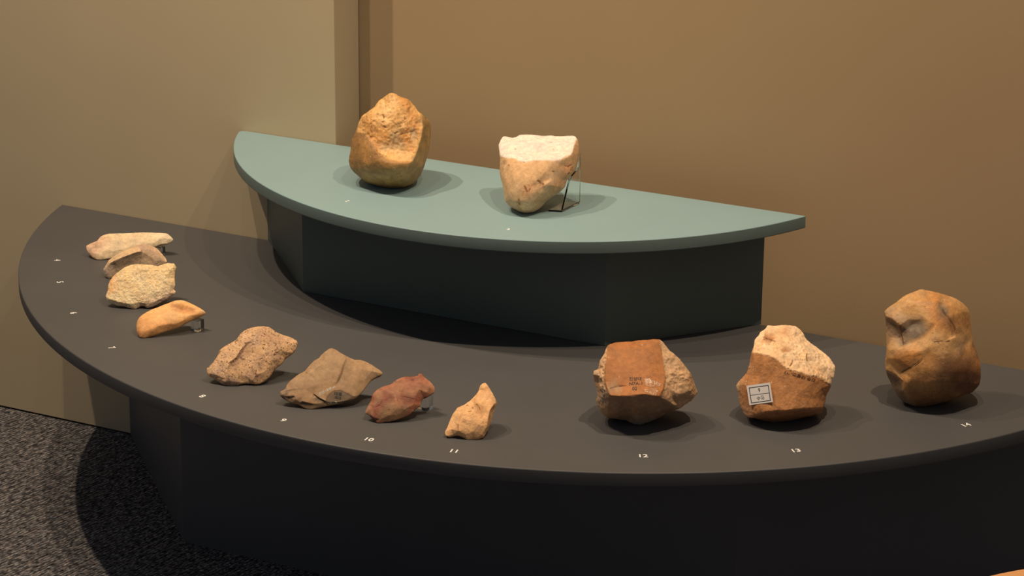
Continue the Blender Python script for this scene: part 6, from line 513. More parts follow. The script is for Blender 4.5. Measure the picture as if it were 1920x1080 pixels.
  v=[[-48.4,-2.1,19.3],[-42.9,4.3,22.4],[-43.6,9.3,27.0],[-42.0,14.6,30.9],[-35.9,25.8,37.9],[-28.6,35.0,42.6],[-26.5,41.4,47.2],[-23.0,51.3,54.2],[-17.7,58.1,57.8],[-17.1,61.1,60.1],[-14.0,67.7,64.4],[-9.8,74.4,68.3],[-6.4,76.6,68.8],[-1.1,77.5,67.2],[8.0,77.7,63.4],[13.7,77.9,61.1],[23.5,78.9,57.7],[29.9,80.0,55.8],[36.0,83.4,56.1],[45.1,85.6,54.0],[53.8,86.5,51.0],[62.0,86.2,47.2],[67.6,86.4,44.9],[73.9,85.6,41.4],[73.7,82.8,39.1],[68.0,77.7,37.2],[62.8,70.5,33.3],[60.8,64.1,28.6],[59.1,57.0,23.2],[56.0,48.2,17.1],[52.6,42.1,13.2],[44.0,33.2,9.3],[32.1,23.9,6.6],[20.7,15.8,4.6],[11.1,8.6,2.6],[3.4,2.0,0.3],[-3.9,-1.1,0.7],[-10.3,-2.0,2.8],[-17.2,-2.0,5.8],[-25.1,-4.3,7.3],[-33.4,-5.9,9.5],[-41.2,-6.4,12.5],[-45.5,-6.0,14.8],[19.7,69.7,59.0],[20.7,60.9,53.5],[22.8,50.2,44.6],[23.2,40.6,36.1],[22.8,34.3,29.6],[21.8,71.9,57.4],[22.0,63.9,51.7],[24.0,55.1,43.2],[24.4,45.4,34.7],[-0.3,12.6,21.0],[9.2,12.1,16.5],[20.0,13.3,12.8],[0.5,13.1,18.6],[8.9,13.5,14.1],[18.6,14.6,10.8],[18.9,16.1,13.2],[20.4,22.5,19.3],[24.2,28.8,23.0],[31.9,34.4,23.2],[42.1,36.5,19.4],[49.8,39.1,15.7],[45.5,32.6,12.0],[33.7,21.3,9.9],[24.6,17.1,10.2],[17.2,15.1,14.3],[19.4,22.3,20.8],[23.7,28.7,24.4],[32.2,34.9,24.7],[42.9,37.2,20.8],[51.5,40.1,15.8],[-30.1,-5.3,17.4],[-24.1,-1.8,17.8],[-32.7,-4.9,15.1],[-25.9,-0.9,15.6],[-44.7,-4.2,19.7],[-36.9,0.2,23.9],[-29.7,3.8,25.0],[-42.3,-6.3,18.1],[-35.5,-0.2,21.6],[-28.9,3.3,23.0],[-10.3,-1.8,11.8],[-2.4,0.5,10.3],[4.9,3.6,8.5],[-11.0,-0.7,9.2],[-2.2,2.0,7.7],[3.3,4.4,6.1],[-3.3,25.8,36.3],[6.0,41.4,45.6],[13.9,55.7,51.9],[-3.7,66.1,63.5],[-5.8,55.7,58.0],[7.2,63.3,58.9],[-8.3,44.2,51.7],[-15.8,31.3,43.9],[-21.1,20.6,37.0],[-29.8,11.8,31.9],[-16.7,9.3,26.6],[-6.4,15.3,28.6],[7.9,26.3,31.7],[17.1,30.3,29.9],[35.3,62.5,45.9],[46.5,69.1,47.9],[60.6,74.7,45.4],[68.8,80.3,42.8],[38.5,48.8,34.0],[48.4,55.7,35.6],[55.8,62.7,34.6],[43.8,43.7,26.0],[51.5,46.2,22.3],[-12.4,1.9,17.1],[1.1,6.2,14.9],[12.2,8.9,8.6],[-20.6,-3.8,13.3],[29.0,25.4,16.7],[32.7,29.0,18.3],[32.8,24.8,13.3],[1.3,12.8,19.3],[2.2,13.5,18.3],[3.2,12.4,19.3],[1.9,13.1,17.9],[3.4,13.4,17.6],[4.5,12.4,18.6],[3.1,13.1,17.1],[4.6,13.6,16.8],[5.7,12.4,17.9],[4.4,13.1,16.4],[5.7,13.7,16.0],[7.0,12.4,17.2],[5.7,13.1,15.7],[6.9,13.8,15.2],[8.2,12.5,16.4],[6.9,13.1,15.0],[8.0,14.0,14.4],[9.2,12.6,15.6],[8.2,13.1,14.2],[9.5,14.0,14.0],[10.6,12.7,15.2],[9.6,13.4,13.7],[10.9,14.1,13.6],[12.0,12.9,14.8],[10.9,13.6,13.2],[12.3,14.2,13.2],[13.4,13.0,14.4],[12.3,13.7,12.8],[13.7,14.4,12.7],[14.8,13.1,14.0],[13.7,13.9,12.3],[15.1,14.5,12.3],[16.2,13.2,13.5],[15.0,14.1,11.9],[16.5,14.6,11.9],[17.6,13.3,13.1],[16.4,14.3,11.4],[17.9,14.8,11.5],[19.0,13.4,12.7],[17.8,14.4,11.0],[19.5,14.6,11.2],[-31.2,-4.5,17.8],[-30.0,-3.6,17.6],[-29.9,-3.8,18.3],[-29.3,-4.8,17.5],[-28.7,-3.0,17.6],[-28.5,-3.2,18.3],[-28.1,-4.0,17.4],[-27.4,-2.4,17.5],[-27.2,-2.6,18.3],[-27.0,-3.1,17.2],[-26.1,-1.8,17.5],[-25.9,-2.0,18.2],[-25.9,-2.2,17.0],[-24.8,-1.2,17.4],[-24.6,-1.4,18.2],[-24.6,-1.5,17.0],[-23.0,-1.4,17.8],[-11.7,-1.8,10.8],[-11.0,-0.4,10.1],[-10.1,-1.5,11.3],[-10.8,-0.9,9.7],[-9.6,-0.0,9.9],[-8.8,-1.1,11.0],[-9.5,-0.5,9.5],[-8.3,0.4,9.6],[-7.4,-0.7,10.8],[-8.2,-0.1,9.2],[-6.9,0.8,9.4],[-6.1,-0.3,10.5],[-6.8,0.3,8.9],[-5.6,1.2,9.1],[-4.7,0.1,10.3],[-5.5,0.8,8.7],[-4.3,1.6,8.9],[-3.4,0.5,10.1],[-4.2,1.2,8.4],[-2.9,2.1,8.6],[-2.0,1.0,9.7],[-2.8,1.7,8.1],[-1.5,2.7,8.2],[-0.6,1.6,9.3],[-1.4,2.3,7.7],[-0.1,3.3,7.8],[0.8,2.2,9.0],[-0.0,2.8,7.4],[1.3,3.9,7.4],[2.1,2.8,8.6],[1.4,3.4,7.0],[2.6,4.5,7.1],[3.5,3.4,8.2],[2.7,4.0,6.6],[4.5,4.3,7.0],[-25.6,31.9,41.8],[-24.0,31.8,41.7],[-23.9,32.0,42.2],[-23.5,30.5,41.6],[-22.1,31.1,41.8],[-22.0,31.3,42.3],[-21.6,29.9,41.7],[-19.9,29.9,42.2],[-37.8,-5.7,15.0],[-36.7,-4.8,14.5],[-36.2,-5.4,15.5],[-36.5,-5.5,14.2],[-35.2,-4.5,14.3],[-34.6,-5.2,15.3],[-34.9,-5.3,14.0],[-33.7,-4.4,14.2],[-33.1,-4.9,15.1],[-33.4,-5.2,13.9],[-32.3,-3.8,13.8],[-31.8,-4.4,14.7],[-32.0,-4.6,13.5],[-31.1,-3.1,13.4],[-30.6,-3.7,14.3],[-30.8,-4.0,13.2],[-29.4,-3.2,13.4],[-14.7,-2.2,9.5],[-13.8,-1.2,9.0],[-13.1,-2.0,10.0],[-13.7,-1.7,8.6],[-12.7,-0.5,8.6],[-11.9,-1.4,9.6],[-12.5,-1.1,8.2],[-11.4,-0.2,8.3],[-11.0,-1.0,8.0],[-10.0,0.2,8.0],[-9.5,-0.3,8.9],[-9.7,-0.6,7.8],[-8.7,0.6,7.7],[-8.2,0.1,8.6],[-8.4,-0.2,7.5],[-7.0,0.3,7.8],[-48.7,0.9,16.9],[-43.3,7.2,19.9],[-43.9,12.1,24.5],[-42.4,17.3,28.3],[-36.4,28.4,35.1],[-29.1,37.4,39.8],[-27.2,43.8,44.3],[-23.7,53.5,51.2],[-18.5,60.2,54.7],[-17.9,63.2,57.0],[-14.8,69.7,61.3],[-10.6,76.3,65.1],[-7.3,78.4,65.5],[-2.1,79.3,64.0],[6.9,79.5,60.3],[12.5,79.7,58.0],[22.1,80.7,54.7],[28.4,81.7,52.8],[34.4,85.1,53.1],[43.4,87.3,51.0],[52.0,88.2,48.0],[60.1,87.9,44.3],[65.6,88.1,42.0],[71.7,87.3,38.6],[71.6,84.6,36.4],[66.0,79.5,34.4],[60.9,72.4,30.6],[58.8,66.1,26.0],[57.1,59.1,20.7],[54.1,50.5,14.6],[50.8,44.4,10.9],[42.3,35.6,7.0],[30.6,26.5,4.3],[19.3,18.6,2.3],[9.9,11.5,0.4],[2.3,5.0,-1.9],[-4.9,1.9,-1.5],[-11.2,1.0,0.6],[-18.0,1.0,3.5],[-25.8,-1.2,5.0],[-33.9,-2.8,7.2],[-41.6,-3.3,10.1],[-45.9,-2.9,12.4],[-47.0,6.4,14.3],[-41.9,12.4,17.1],[-42.5,17.0,21.4],[-41.1,21.9,25.0],[-35.4,32.4,31.5],[-28.5,40.9,35.9],[-26.6,46.9,40.2],[-23.4,56.1,46.7],[-18.5,62.4,50.0],[-17.9,65.2,52.2],[-15.0,71.3,56.2],[-11.1,77.6,59.8],[-7.9,79.6,60.2],[-3.0,80.5,58.8],[5.5,80.6,55.2],[10.7,80.8,53.1],[19.9,81.8,49.9],[25.8,82.7,48.2],[31.5,85.9,48.4],[40.0,88.0,46.5],[48.1,88.8,43.7],[55.7,88.6,40.1],[60.9,88.8,38.0],[66.7,88.0,34.8],[66.5,85.4,32.7],[61.3,80.6,30.8],[56.5,74.0,27.2],[54.5,68.0,22.9],[52.9,61.4,17.9],[50.1,53.3,12.2],[47.0,47.5,8.6],[38.9,39.2,5.0],[27.8,30.6,2.4],[17.2,23.1,0.5],[8.3,16.4,-1.3],[1.2,10.3,-3.5],[-5.6,7.3,-3.1],[-11.6,6.5,-1.1],[-18.0,6.5,1.7],[-25.4,4.4,3.0],[-33.1,2.9,5.1],[-40.3,2.4,7.9],[-44.3,2.8,10.0],[-38.4,18.5,12.6],[-34.3,23.3,15.0],[-34.8,27.1,18.4],[-33.6,31.0,21.3],[-29.0,39.4,26.5],[-23.5,46.3,30.1],[-22.0,51.1,33.5],[-19.3,58.6,38.8],[-15.3,63.7,41.4],[-14.9,65.9,43.2],[-12.6,70.8,46.4],[-9.4,75.9,49.3],[-6.9,77.5,49.7],[-2.9,78.2,48.5],[3.9,78.3,45.7],[8.2,78.5,43.9],[15.5,79.3,41.4],[20.3,80.0,40.0],[24.9,82.6,40.2],[31.7,84.3,38.6],[38.3,84.9,36.3],[44.4,84.7,33.5],[48.6,84.9,31.8],[53.3,84.3,29.2],[53.2,82.2,27.5],[48.9,78.3,26.0],[45.1,73.0,23.1],[43.5,68.2,19.6],[42.2,62.8,15.6],[39.9,56.3,10.9],[37.4,51.6,8.0],[30.9,44.9,5.1],[22.0,38.0,3.0],[13.4,31.9,1.5],[6.2,26.5,0.0],[0.5,21.6,-1.7],[-5.0,19.2,-1.4],[-9.9,18.6,0.2],[-15.0,18.6,2.5],[-21.0,16.8,3.6],[-27.2,15.6,5.2],[-33.0,15.3,7.5],[-36.3,15.6,9.2],[-19.0,36.7,15.6],[-16.8,39.3,16.8],[-17.0,41.3,18.7],[-16.4,43.4,20.2],[-14.0,47.9,23.0],[-11.0,51.6,24.9],[-10.2,54.1,26.7],[-8.8,58.1,29.5],[-6.7,60.8,30.9],[-6.4,62.0,31.9],[-5.2,64.6,33.6],[-3.5,67.3,35.1],[-2.1,68.2,35.3],[-0.0,68.5,34.7],[3.6,68.6,33.2],[5.9,68.7,32.3],[9.8,69.1,30.9],[12.3,69.5,30.2],[14.8,70.9,30.3],[18.4,71.8,29.4],[21.9,72.2,28.2],[25.2,72.1,26.7],[27.4,72.1,25.8],[29.9,71.8,24.4],[29.9,70.7,23.5],[27.6,68.6,22.7],[25.5,65.8,21.2],[24.7,63.2,19.3],[24.0,60.4,17.1],[22.8,56.9,14.7],[21.5,54.4,13.1],[18.0,50.8,11.6],[13.3,47.1,10.5],[8.7,43.9,9.7],[4.8,41.0,8.9],[1.8,38.3,7.9],[-1.2,37.1,8.1],[-3.8,36.7,8.9],[-6.5,36.7,10.1],[-9.7,35.8,10.7],[-13.0,35.2,11.6],[-16.1,35.0,12.8],[-17.8,35.2,13.7],[4.2,55.7,21.1]],
  f=[77,0,42,220,80,41,1,0,77,78,1,77,80,77,42,42,41,80,226,221,223,222,224,225,224,222,221,224,221,226,1,78,2,222,80,220,220,221,222,220,223,221,223,220,41,75,228,227,227,230,75,230,227,229,229,232,230,232,229,40,163,164,161,231,233,234,160,228,75,75,73,160,166,73,75,231,75,230,230,233,231,230,235,233,235,230,232,235,232,40,81,80,222,222,160,81,160,222,225,225,228,160,228,225,224,224,227,228,227,224,226,226,229,227,226,40,229,40,226,223,40,223,41,162,164,165,164,162,161,168,171,82,168,170,171,165,168,82,168,165,164,168,164,167,167,170,168,169,76,172,74,173,175,176,174,74,176,74,175,237,240,238,240,237,38,239,237,238,238,241,239,238,243,241,243,238,240,243,240,38,115,38,237,82,174,176,174,82,171,175,172,76,76,176,175,76,115,176,115,76,236,115,236,39,39,38,115,3,98,4,3,79,98,79,3,2,79,2,78,79,78,81,81,82,79,81,165,82,81,162,165,162,81,160,160,161,162,161,160,73,161,73,163,236,234,233,236,233,235,235,39,236,39,235,40,83,178,179,180,242,86,86,183,180,186,183,86,244,246,247,244,248,246,248,244,245,245,37,248,181,186,184,185,187,188,97,215,212,185,182,181,185,181,184,184,187,185,187,184,186,186,189,187,252,250,249,252,249,251,112,84,113,182,83,179,182,179,178,178,181,182,181,178,180,181,180,183,183,186,181,247,249,250,249,247,246,246,251,249,251,246,248,251,248,37,37,252,251,216,214,213,213,218,216,84,194,193,214,217,6,217,214,216,216,219,217,219,216,218,191,194,84,191,193,194,193,191,190,190,195,193,195,190,192,197,199,200,199,197,196,199,196,87,199,87,201,201,202,199,201,204,202,203,200,199,203,199,202,202,206,203,202,205,206,205,202,204,204,207,205,96,6,217,96,217,219,85,113,84,84,197,200,84,196,197,196,84,193,196,193,195,196,195,198,198,87,196,204,201,87,5,214,6,214,5,212,212,213,214,213,212,215,215,218,213,218,215,97,97,219,218,100,97,99,191,188,187,187,190,191,190,187,189,189,192,190,36,252,37,4,212,5,4,97,212,97,4,98,98,99,97,99,98,79,99,79,82,99,82,176,176,112,99,112,176,115,112,115,237,112,237,239,112,239,177,177,83,112,177,178,83,177,180,178,177,242,180,242,177,239,242,239,241,241,86,242,241,244,86,241,245,244,245,241,243,243,37,245,37,243,38,88,208,210,120,119,55,123,121,120,119,120,121,52,119,121,52,55,119,211,85,209,211,209,208,211,208,88,127,129,130,127,124,126,126,129,127,53,133,132,132,135,53,130,133,53,130,132,133,132,130,129,124,121,123,123,126,124,85,137,134,139,136,56,56,138,139,141,138,56,147,145,144,142,144,145,144,142,141,139,141,142,141,139,138,143,140,114,114,146,143,114,149,146,151,153,154,151,148,150,150,153,151,156,54,157,156,57,54,154,156,157,156,154,153,9,93,10,148,145,147,147,150,148,152,149,114,114,155,152,114,158,155,8,93,9,8,95,93,95,8,7,53,101,52,53,139,142,53,136,139,136,53,135,135,56,136,137,140,56,137,114,140,114,137,85,114,85,211,114,211,34,47,102,69,12,11,92,92,13,12,92,94,13,68,69,102,68,60,69,60,68,59,66,59,58,66,58,159,66,159,33,116,118,117,118,116,65,49,44,50,45,50,44,91,45,44,45,46,51,51,50,45,14,13,94,94,91,44,90,45,91,90,46,45,46,90,102,46,102,47,47,51,46,47,70,51,70,47,69,69,61,70,61,69,60,60,117,61,60,116,117,116,60,59,116,59,66,66,65,116,66,32,65,32,66,33,110,111,108,30,72,63,17,16,48,48,103,17,107,108,103,107,110,108,71,111,110,71,72,111,63,71,62,63,62,64,64,30,63,30,64,31,19,18,104,104,20,19,109,28,27,25,105,26,23,22,106,106,24,23,21,106,22,106,21,105,106,105,25,25,24,106,20,105,21,105,20,104,105,104,109,109,26,105,26,109,27,17,104,18,104,17,103,104,103,108,108,109,104,108,28,109,28,108,111,111,29,28,29,111,72,29,72,30,15,48,16,15,43,48,43,15,14,43,14,94,43,94,44,43,44,49,49,48,43,49,103,48,103,49,50,50,107,103,107,50,51,107,51,70,70,110,107,70,71,110,70,62,71,62,70,61,62,61,117,117,64,62,65,31,64,31,65,32,10,92,11,92,10,93,93,94,92,93,91,94,93,90,91,90,93,95,90,95,89,90,89,101,101,102,90,101,68,102,68,101,53,67,68,53,67,59,68,67,58,59,54,159,58,159,54,57,57,33,159,33,57,158,33,158,114,33,114,34,6,95,7,95,6,96,96,89,95,89,96,219,89,219,97,89,97,100,100,101,89,100,52,101,52,100,99,52,99,112,52,112,113,113,55,52,113,122,55,113,125,122,113,128,125,113,131,128,113,134,131,113,85,134,209,206,205,205,208,209,208,205,207,207,210,208,35,211,88,35,34,211,53,127,130,53,52,121,53,121,124,53,124,127,154,157,54,53,142,145,148,54,53,54,148,151,54,151,154,53,145,148,54,58,67,67,53,54,56,134,137,56,55,122,56,122,125,56,125,128,56,128,131,56,131,134,56,135,132,129,55,56,55,129,126,55,126,123,55,123,120,56,132,129,155,158,57,143,56,140,152,57,56,57,152,155,56,149,152,56,146,149,56,143,146,153,57,156,147,56,57,56,147,144,56,144,141,57,150,147,57,153,150,64,117,118,64,118,65,71,63,72,172,175,173,73,173,74,166,173,73,173,166,169,173,169,172,74,163,73,174,171,170,170,163,74,163,170,167,163,167,164,170,74,174,234,236,76,76,75,231,76,231,234,76,169,166,166,75,76,81,77,80,77,81,78,188,191,84,83,182,185,188,84,83,83,185,188,84,112,83,206,209,85,84,200,203,203,85,84,85,203,206,252,36,87,247,86,244,247,87,86,87,247,250,87,250,252,87,198,195,192,86,87,86,192,189,86,189,186,87,195,192,35,87,36,87,35,88,207,88,210,204,87,88,88,207,204],
  o=[0,1,2,3,4,5,6,7,8,9,10,11,12,13,14,15,16,17,18,19,20,21,22,23,24,25,26,27,28,29,30,31,32,33,34,35,36,37,38,39,40,41,42],
  c=[5,0,0,0,0,0,0,0,0,0,0,0,0,0,0,0,0,0,0,0,0,0,0,0,0,0,0,0,0,0,0,4,0,0,0,0,0,0,0,0,2,3,2,1,1,1,0,0,2,2,2,2,0,0,0,2,3,3,4,4,4,4,4,4,4,4,4,0,0,0,0,0,0,0,0,3,2,5,5,0,5,5,0,0,0,0,3,3,2,1,1,2,1,1,1,1,1,1,1,0,0,0,0,0,0,1,1,0,0,0,0,0,0,0,0,2,3,3,3,2,6,0,2,6,0,2,6,0,2,6,0,3,6,0,3,6,0,3,6,0,3,6,0,3,6,0,3,6,0,3,6,0,3,6,0,3,6,0,3,3,0,6,0,0,6,0,0,6,0,0,6,0,0,6,0,0,0,0,6,0,3,6,0,3,6,0,3,6,0,3,6,0,3,6,0,3,6,0,3,6,0,3,6,0,3,6,0,2,6,0,2,2,0,6,0,0,6,0,1,1,3,6,3,3,6,3,3,6,3,3,6,3,3,6,3,2,2,0,6,0,0,6,0,3,6,3,6,3,3,6,3,3,3,5,0,0,0,0,0,0,0,0,0,0,0,0,0,0,0,0,0,0,0,0,0,0,0,0,0,0,0,0,0,0,4,0,0,0,0,0,0,0,0,2,3,2,5,0,0,0,0,0,0,0,0,0,0,0,0,0,0,0,0,0,0,0,0,0,0,0,0,0,0,0,0,0,0,4,0,0,0,0,0,0,0,0,2,3,2,5,0,0,0,0,0,0,0,0,0,0,0,0,0,0,0,0,0,0,0,0,0,0,0,0,0,0,0,0,0,0,4,0,0,0,0,0,0,0,0,2,3,2,5,0,0,0,0,0,0,0,0,0,0,0,0,0,0,0,0,0,0,0,0,0,0,0,0,0,0,0,0,0,0,4,0,0,0,0,0,0,0,0,2,3,2,0],
  r=[0.4,0.4,0.4,0.4,0.4,0.4,0.4,0.4,0.4,0.4,0.4,0.4,0.4,0.4,0.4,0.4,0.4,0.4,0.4,0.4,0.4,0.4,0.4,0.4,0.4,0.4,0.4,0.4,0.4,0.4,0.4,0.4,0.4,0.4,0.4,0.4,0.4,0.4,0.4,0.4,0.4,0.4,0.4,0.2,0.2,0.2,0.2,0.2,0.2,0.2,0.2,0.2,0.2,0.2,0.2,0.2,0.2,0.2,0.2,0.2,0.2,0.2,0.2,0.2,0.2,0.2,0.2,0.2,0.2,0.2,0.2,0.2,0.2,0.3,0.3,0.3,0.3,0.3,0.3,0.3,0.3,0.3,0.3,0.3,0.3,0.3,0.3,0.3,0.3,0.2,0.2,0.2,0.2,0.2,0.2,0.2,0.2,0.2,0.2,0.2,0.2,0.2,0.2,0.2,0.2,0.2,0.2,0.2,0.2,0.2,0.2,0.2,0.2,0.2,0.2,0.3,0.2,0.2,0.2,0.1,0.1,0.2,0.2,0.1,0.2,0.2,0.1,0.2,0.2,0.1,0.2,0.2,0.1,0.2,0.2,0.1,0.2,0.2,0.1,0.2,0.2,0.1,0.2,0.2,0.1,0.2,0.2,0.1,0.2,0.2,0.1,0.2,0.2,0.1,0.2,0.2,0.1,0.2,0.2,0.1,0.15,0.15,0.3,0.3,0.15,0.3,0.3,0.15,0.3,0.3,0.15,0.3,0.3,0.15,0.3,0.3,0.15,0.16,0.15,0.3,0.3,0.15,0.3,0.3,0.15,0.3,0.3,0.15,0.3,0.3,0.15,0.3,0.3,0.15,0.3,0.3,0.15,0.3,0.3,0.15,0.3,0.3,0.15,0.3,0.3,0.15,0.3,0.3,0.15,0.3,0.3,0.15,0.17,0.15,0.32,0.3,0.14,0.29,0.27,0.12,0.17,0.16,0.31,0.34,0.16,0.31,0.33,0.16,0.3,0.33,0.16,0.31,0.33,0.16,0.32,0.34,0.17,0.17,0.17,0.33,0.35,0.16,0.32,0.33,0.15,0.32,0.16,0.3,0.32,0.16,0.3,0.32,0.16,0.4,0.4,0.4,0.4,0.4,0.4,0.4,0.4,0.4,0.4,0.4,0.4,0.4,0.4,0.4,0.4,0.4,0.4,0.4,0.4,0.4,0.4,0.4,0.4,0.4,0.4,0.4,0.4,0.4,0.4,0.4,0.4,0.4,0.4,0.4,0.4,0.4,0.4,0.4,0.4,0.4,0.4,0.4,0.4,0.4,0.4,0.4,0.4,0.4,0.4,0.4,0.4,0.4,0.4,0.4,0.4,0.4,0.4,0.4,0.4,0.4,0.4,0.4,0.4,0.4,0.4,0.4,0.4,0.4,0.4,0.4,0.4,0.4,0.4,0.4,0.4,0.4,0.4,0.4,0.4,0.4,0.4,0.4,0.4,0.4,0.4,0.4,0.4,0.4,0.4,0.4,0.4,0.4,0.4,0.4,0.4,0.4,0.4,0.4,0.4,0.4,0.4,0.4,0.4,0.4,0.4,0.4,0.4,0.4,0.4,0.4,0.4,0.4,0.4,0.4,0.4,0.4,0.4,0.4,0.4,0.4,0.4,0.4,0.4,0.4,0.4,0.4,0.4,0.4,0.4,0.4,0.4,0.4,0.4,0.4,0.4,0.4,0.4,0.4,0.4,0.4,0.4,0.4,0.4,0.4,0.4,0.4,0.4,0.4,0.4,0.4,0.4,0.4,0.4,0.4,0.4,0.4,0.4,0.4,0.4,0.4,0.4,0.4,0.4,0.4,0.4,0.4,0.4,0.4,0.4,0.4,0.4,0.4]),
 'flake_red': dict(loc=[0.0576, -0.6512, 0.0], L=1.4, sm=0.09, amp=(0.6, 0.5), flip=False, pal=[(0.38, 0.185, 0.107), (0.399, 0.168, 0.107), (0.314, 0.109, 0.074), (0.285, 0.168, 0.098), (0.437, 0.227, 0.139), (0.228, 0.084, 0.061), (0.16, 0.075, 0.03)],
